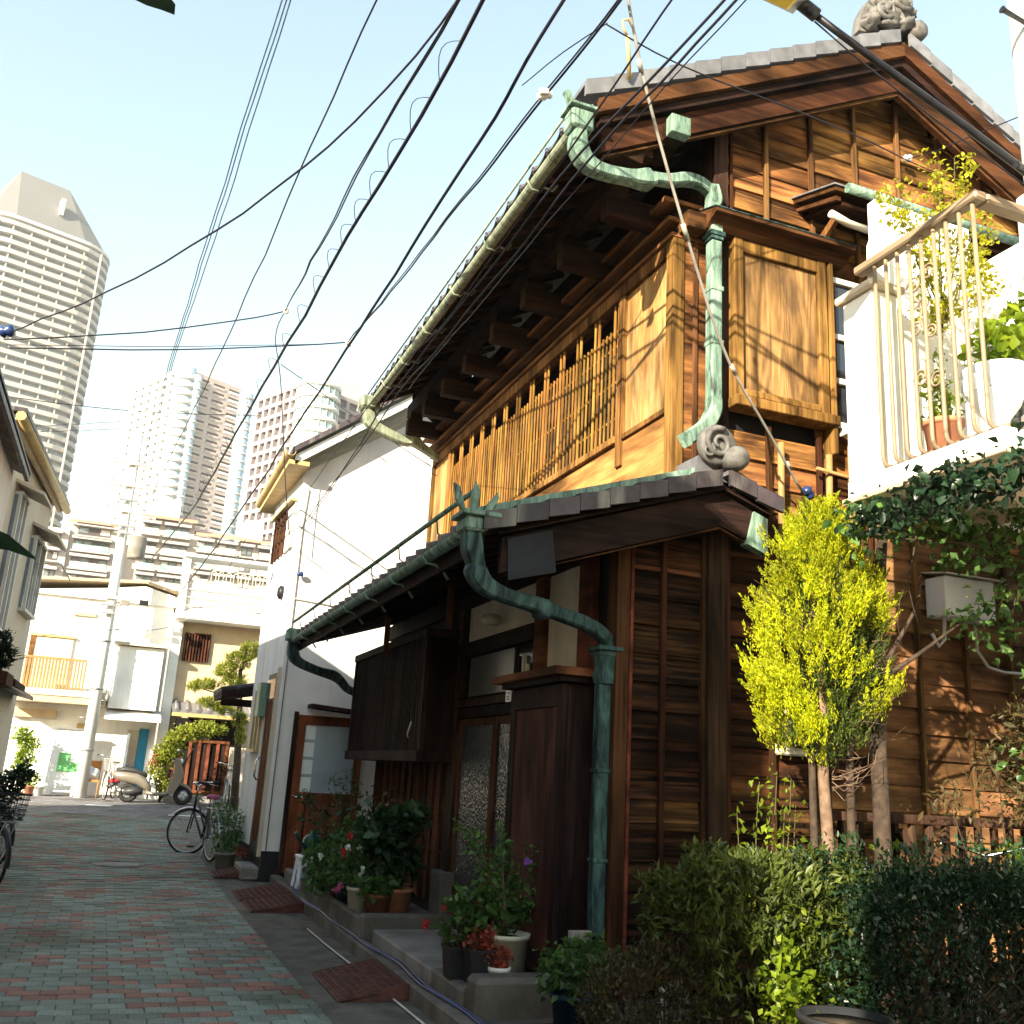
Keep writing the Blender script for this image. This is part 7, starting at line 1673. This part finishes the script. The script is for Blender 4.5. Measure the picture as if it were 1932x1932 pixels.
leaf_mesh('flower', *[np.array(q) for q in ([[2.67, 6.38, .96], [2.69, 6.38, .95], [2.66, 6.37, .94]], [[1, 0, .3], [-.5, .2, 1], [.2, 0, 1]], [[0, -1, .2]] * 3)], .045, .04, 'petal_purple', s1, kind='stuff')
for (nm, c, r, h, mt, lab, sq) in (('flower_pot', (2.42, 6.74, .205), .10, .18, 'pot_black', 'round dark pot with red geranium behind the two black square pots', False), ('flower_pot', (2.30, 6.58, .205), .088, .19, 'pot_black', 'black square pot with red geranium on the step edge', True), ('flower_pot', (2.37, 6.38, .205), .082, .20, 'pot_black', 'black square pot with red foliage in front of the cream pot', True), ('flower_pot', (2.485, 6.30, .205), .07, .115, 'pot_white', 'small white pot with red-leaved plant before the cream pot', False)):
    pot(nm, lab, c, r, h, mt, group='flower pots by the door', square=sq)
g1 = thing('red_geranium', 'leggy geranium with red flower heads in the black pots', 'plant', (2.30, 6.6, .38))
foliage(g1, [((2.28, 6.6, .47), (.12, .1, .09)), ((2.42, 6.72, .44), (.12, .1, .08)), ((2.2, 6.6, .52), (.06, .05, .05))], 60, 4, .02, .04, .034, 'leaf_green', .2, up=.2)
branches(g1, (2.30, 6.58, .37), [(2.05, 6.5, .53), (2.17, 6.5, .63), (2.22, 6.5, .55)], .004, .002)
for i, c in enumerate(((2.04, 6.48, .53), (2.17, 6.48, .635))):
    foliage(g1, [(c, (.03, .03, .03))], 12, 4, .01, .02, .018, 'petal_red', .2, name='flower')
g2 = thing('red_foliage', 'scarlet leaved plant in the middle black pot', 'plant', (2.37, 6.38, .4))
foliage(g2, [((2.37, 6.38, .46), (.10, .09, .09)), ((2.44, 6.36, .50), (.05, .05, .04))], 75, 4, .018, .03, .02, 'leaf_redfol', .2, up=.3)
g3 = thing('red_foliage', 'orange-red leaved plant in the small white pot', 'plant', (2.485, 6.30, .31))
foliage(g3, [((2.485, 6.30, .37), (.085, .075, .07))], 60, 4, .016, .026, .018, 'leaf_redfol', .2, up=.3)
pot('flower_pot', 'large orange terracotta pot with a heart-leaved shrub on the ledge', (2.50, 8.92, .235), .145, .25, 'terracotta', group='flower pots on the ledge')
s2 = thing('heart_leaf_shrub', 'dense dark heart-leaved shrub in the terracotta pot', 'shrub', (2.5, 8.92, .45))
foliage(s2, [((2.42, 8.9, .95), (.22, .2, .24)), ((2.5, 8.95, .7), (.2, .18, .2)), ((2.62, 8.9, 1.08), (.1, .1, .12)), ((2.25, 8.95, .95), (.12, .12, .2))], 210, 4, .04, .085, .07, 'leaf_dark', .35, up=-.25)
branches(s2, (2.5, 8.92, .46), [(2.4, 8.9, 1.1), (2.55, 8.9, 1.15), (2.3, 8.92, 1.0), (2.6, 8.9, 1.0)], .008, .003)
for c, r, h, mt, lab in (((2.32, 8.84, .235), .115, .21, 'terracotta_dark', 'dark red-brown pot at the front edge of the ledge'), ((2.24, 9.22, .235), .11, .22, 'pot_cream', 'cream pot with pink flowers on the ledge'), ((2.24, 9.75, .235), .10, .2, 'pot_blue', 'dark blue pot hidden among leaves on the ledge'), ((2.26, 10.15, .235), .11, .2, 'terracotta_dark', 'brown pot on the ledge nearest the stool'), ((2.66, 9.5, .235), .13, .22, 'terracotta_dark', 'brown pot behind the row against the wainscot')):
    pot('flower_pot', lab, c, r, h, mt, group='flower pots on the ledge')
s3 = thing('primula', 'broad-leaved green plant in the dark red-brown pot', 'plant', (2.32, 8.84, .43))
foliage(s3, [((2.30, 8.84, .50), (.15, .13, .08))], 55, 3, .03, .085, .06, 'leaf_green', .3, up=.1)
s4 = thing('flowering_bush', 'mixed bush with red, white and pink flowers on the ledge', 'bush', (2.25, 9.4, .42))
foliage(s4, [((2.24, 9.22, .55), (.15, .14, .14)), ((2.2, 9.6, .62), (.2, .25, .22)), ((2.3, 9.9, .72), (.24, .3, .28)), ((2.14, 9.2, .72), (.16, .14, .22))], 330, 4, .035, .05, .032, 'leaf_green', .3, up=.2)
for c, mt in (((2.06, 9.0, .90), 'petal_red'), ((2.02, 9.0, .77), 'petal_red'), ((2.05, 9.0, .81), 'petal_white'), ((2.17, 9.0, .80), 'petal_white'), ((2.20, 9.02, .62), 'petal_white'), ((2.18, 9.02, .56), 'petal_white'), ((1.98, 9.0, .44), 'petal_pink'), ((2.02, 9.0, .48), 'petal_pink'), ((2.0, 9.0, .46), 'petal_pink'), ((1.98, 9.8, .66), 'petal_white')):
    foliage(s4, [(c, (.02, .02, .028))], 8, 4, .008, .026, .022, mt, .2, name='flower', up=-.3)
s5 = thing('trailing_bush', 'light green trailing plant on the ledge beside the stool', 'bush', (2.1, 10.1, .42))
foliage(s5, [((2.08, 10.1, .56), (.2, .25, .22)), ((2.0, 9.9, .42), (.12, .2, .12)), ((2.2, 10.4, .6), (.15, .2, .2))], 230, 4, .035, .055, .04, 'leaf_green', .3, up=.05)
s6 = thing('arching_shrub', 'tall arching dark shrub reaching across the brown side door', 'shrub', (2.45, 10.3, .24))
tips = [(1.83, 10.4, 1.18), (1.95, 10.4, 1.22), (2.17, 10.4, 1.40), (2.37, 10.4, 1.47), (2.30, 10.4, 1.25), (2.5, 10.3, 1.2), (2.15, 10.3, .9), (2.1, 10.4, 1.1), (2.6, 10.0, 1.25), (2.45, 9.8, 1.1)]
branches(s6, (2.45, 10.3, .24), tips, .010, .003)
cs = []
for t in tips:
    for i in range(20): cs.append(np.array(Vector((2.45, 10.3, .24)).lerp(Vector(t), .4 + .6 * i / 19)) + nprng.normal(size=3) * .045)
cs = np.array(cs); C, D, N, l, w = sprays(cs, rvec(len(cs)), 6, .035, .05, .022, up=.2); leaf_mesh('foliage', C, D, N, l, w, 'leaf_dark', s6, kind='stuff')
pot('flower_pot', 'dark blue pot at the right end of the doorstep', (2.70, 5.62, .02), .14, .28, 'pot_blue', group='flower pots by the door')
s7 = thing('pot_greenery', 'mid green leafy plant in the dark blue pot', 'plant', (2.7, 5.62, .28))
foliage(s7, [((2.62, 5.6, .42), (.2, .16, .14)), ((2.78, 5.62, .5), (.16, .14, .12))], 130, 4, .03, .055, .034, 'leaf_green', .3, up=0)
tag(MB().box(2.70, 2.84, 5.70, 5.75, .05, .62, .004).build('stone_slab', 'concrete_light'), 'upright pale slab leaning below the downpipe', 'slab')
pot('planter_tub', 'wide dark round tub at the bottom edge before the hedge', (3.23, 3.92, .12), .20, .42, 'pot_black', flare=1.1)
tag(MB().box(2.9, 3.06, 4.95, 5.02, .02, .45, .01).build('white_block', 'stucco_white'), 'white block glimpsed low between the bushes', 'block')
tag(MB().box(3.35, 3.75, 4.98, 5.04, .02, .28, .01).build('terracotta_trough', 'terracotta'), 'sunlit tan trough under the azalea', 'trough')
# ---- plants by the stucco house
pot('flower_pot', 'round grey pot by the corner of the stucco house', (1.60, 14.35, gz(14.3)), .14, .22, 'concrete_light', group=None)
s8 = thing('corner_bush', 'dark leafy bush beside the pink saddle bicycle', 'bush', (1.66, 14.8, gz(14.8)))
foliage(s8, [((1.66, 14.8, .55), (.18, .3, .32)), ((1.62, 14.5, .38), (.2, .22, .2)), ((1.55, 14.9, .75), (.14, .2, .2)), ((1.74, 14.9, .35), (.12, .2, .22))], 420, 4, .04, .045, .026, 'leaf_green', .3, up=.2)
branches(s8, (1.66, 14.8, .1), [(1.6, 14.8, .8), (1.5, 14.9, .85), (1.7, 14.6, .7)], .008, .003)
foliage(s8, [((1.80, 14.3, .3), (.08, .1, .08))], 25, 4, .02, .03, .02, 'leaf_redfol', .3, name='red_leaves')
# ---- far trees
pn = thing('pine_tree', 'sunlit cloud-pruned pine beside the gate at the end of the alley', 'tree', (2.8, 25, gz(25)))
MB().tube([(2.85, 25, .3), (2.8, 25.1, 1.5), (2.7, 25, 2.6), (2.6, 25, 3.6), (2.7, 25, 4.2)], [.10, .09, .07, .05, .02], 8).build('trunk', 'bark', pn)
branches(pn, (2.72, 25, 2.9), [(1.6, 25, 3.15), (2.0, 25, 2.8), (2.3, 25, 3.5)], .03, .01, 'bark', 'branch')
foliage(pn, [((2.74, 25, 4.1), (.26, .3, .28)), ((2.5, 25, 3.85), (.32, .3, .22)), ((2.25, 25, 3.60), (.3, .3, .18)), ((1.82, 25, 3.24), (.34, .3, .14)), ((1.55, 25, 3.15), (.16, .2, .10)), ((2.45, 25, 3.38), (.34, .3, .16)), ((1.95, 25, 2.80), (.28, .25, .12)), ((2.35, 25, 2.68), (.32, .25, .14)), ((2.72, 25, 2.45), (.18, .2, .2)), ((2.8, 25, 2.05), (.14, .2, .2))], 640, 14, .03, .10, .016, 'leaf_pine', .3, up=.7, jit=.6)
ar = thing('arched_bush', 'yellow-green clipped bush arching over the wooden gate', 'bush', (1.2, 26.3, gz(26)))
foliage(ar, [((2.35, 26.3, 2.2), (.24, .2, .14)), ((2.02, 26.3, 2.2), (.3, .25, .2)), ((1.65, 26.3, 2.08), (.3, .25, .2)), ((1.38, 26.3, 1.85), (.26, .25, .24)), ((1.15, 26.3, 1.55), (.24, .25, .28)), ((1.05, 26.3, 1.2), (.2, .25, .3)), ((1.35, 26.3, 1.5), (.22, .2, .24)), ((1.2, 26.3, .85), (.16, .2, .26))], 640, 8, .05, .07, .04, 'leaf_pine', .3, up=.3)
foliage(ar, [((.98, 26.3, 1.35), (.12, .15, .3)), ((1.45, 26.25, 1.3), (.1, .1, .3))], 70, 6, .04, .06, .03, 'leaf_redfol', .3, name='red_leaves', up=.2)
branches(ar, (1.2, 26.35, .4), [(1.2, 26.3, 1.6), (1.6, 26.3, 2.1), (2.1, 26.3, 2.2)], .03, .012, 'bark')
fl = thing('shop_plants', 'bright potted plants before the white house at the far left', 'plants', (-1.95, 27, gz(27)))
foliage(fl, [((-2.1, 27, 1.75), (.2, .2, .22)), ((-1.9, 27, 1.6), (.18, .2, .2)), ((-2.0, 27, 1.3), (.22, .2, .2)), ((-1.75, 27, .75), (.2, .2, .16)), ((-2.05, 27, 1.0), (.2, .2, .2))], 240, 6, .05, .08, .05, 'leaf_bright', .3, up=.3)
branches(fl, (-1.95, 27, .4), [(-2.1, 27, 1.8), (-1.85, 27, 1.6), (-1.7, 27, .7)], .02, .006)
for c, lab in (((-1.76, 26.95, gz(27)), 'brown pot with bright plant at the far left'), ((-1.55, 26.95, gz(27)), 'pale pot beside the white signboard')):
    pot('flower_pot', lab, c, .11, .24, 'terracotta' if 'brown' in lab else 'pot_white', group=None)
ol = thing('window_oleander', 'dark spiky oleander leaning out at the left edge', 'shrub', (-1.35, 11.5, 2.2))
foliage(ol, [((-1.28, 11.5, 2.52), (.12, .2, .12)), ((-1.2, 11.5, 2.42), (.10, .2, .12)), ((-1.3, 11.5, 2.35), (.14, .2, .1))], 60, 8, .03, .13, .022, 'leaf_hedge', .3, up=.4, jit=.6)
MB().box(-1.75, -1.12, 11.2, 11.9, 2.1, 2.24, .01).build('planter_box', 'wain', ol)
dp = thing('dark_plants', 'dark potted plants among the bicycles at the left edge', 'plants', (-1.15, 13.2, gz(13)))
foliage(dp, [((-.98, 13.3, 1.18), (.14, .2, .14)), ((-1.1, 13.2, 1.05), (.16, .2, .16)), ((-1.2, 13.3, .8), (.2, .25, .3))], 200, 5, .04, .06, .04, 'leaf_hedge', .3, up=.2)
branches(dp, (-1.15, 13.25, .05), [(-1.0, 13.3, 1.2), (-1.1, 13.2, 1.1)], .01, .004)
# climbing shrub on the wall left of the camera, two of its long leaves reach into the picture
ws = thing('wall_shrub', 'long dark leaves poking into the picture at the left and top edges', 'shrub', (-1.62, 2.8, 0))
MB().tube([(-1.60, 2.8, 0), (-1.58, 2.8, 1.2), (-1.60, 2.75, 2.4), (-1.58, 2.7, 3.6), (-1.6, 2.6, 4.3)], [.03, .026, .022, .015, .008], 8).build('stem', 'bark', ws)
MB().tube([(-1.59, 2.76, 1.9), (-1.1, 2.9, 2.02), (-.60, 3.0, 2.02)], [.010, .007, .004], 6).build('twig', 'stem', ws)
MB().tube([(-1.58, 2.7, 3.7), (-.9, 2.6, 3.72), (-.30, 2.5, 3.56)], [.010, .007, .004], 6).build('twig', 'stem', ws)
def long_leaf(pts):
    m = MB(); vs = []; ws_ = [.004, .03, .028, .018, .001]
    for p, w_ in zip(pts, ws_): vs += [(p[0], p[1] - .02, p[2] + w_), (p[0], p[1], p[2] - w_ * .2), (p[0], p[1] + .02, p[2] - w_)]
    m.add(vs, [(i * 3 + j, i * 3 + j + 1, i * 3 + j + 4, i * 3 + j + 3) for i in range(4) for j in range(2)], True); m.build('leaf', 'leaf_hedge', ws, fix=False)
long_leaf([(-.62, 3.0, 2.02), (-.50, 3.0, 2.045), (-.42, 3.0, 2.06), (-.36, 3.0, 2.05), (-.285, 3.0, 2.015)])
long_leaf([(-.32, 2.5, 3.565), (-.26, 2.5, 3.555), (-.22, 2.5, 3.545), (-.18, 2.5, 3.535), (-.145, 2.5, 3.515)])
for k in range(14):
    z_ = 1.3 + k * .2; x_ = -1.5 + .1 * rnd.random(); long_leaf([(x_, 2.7, z_), (x_ + .08, 2.68, z_ + .05), (x_ + .15, 2.66, z_ + .06), (x_ + .21, 2.64, z_ + .04), (x_ + .28, 2.62, z_ - .01)])
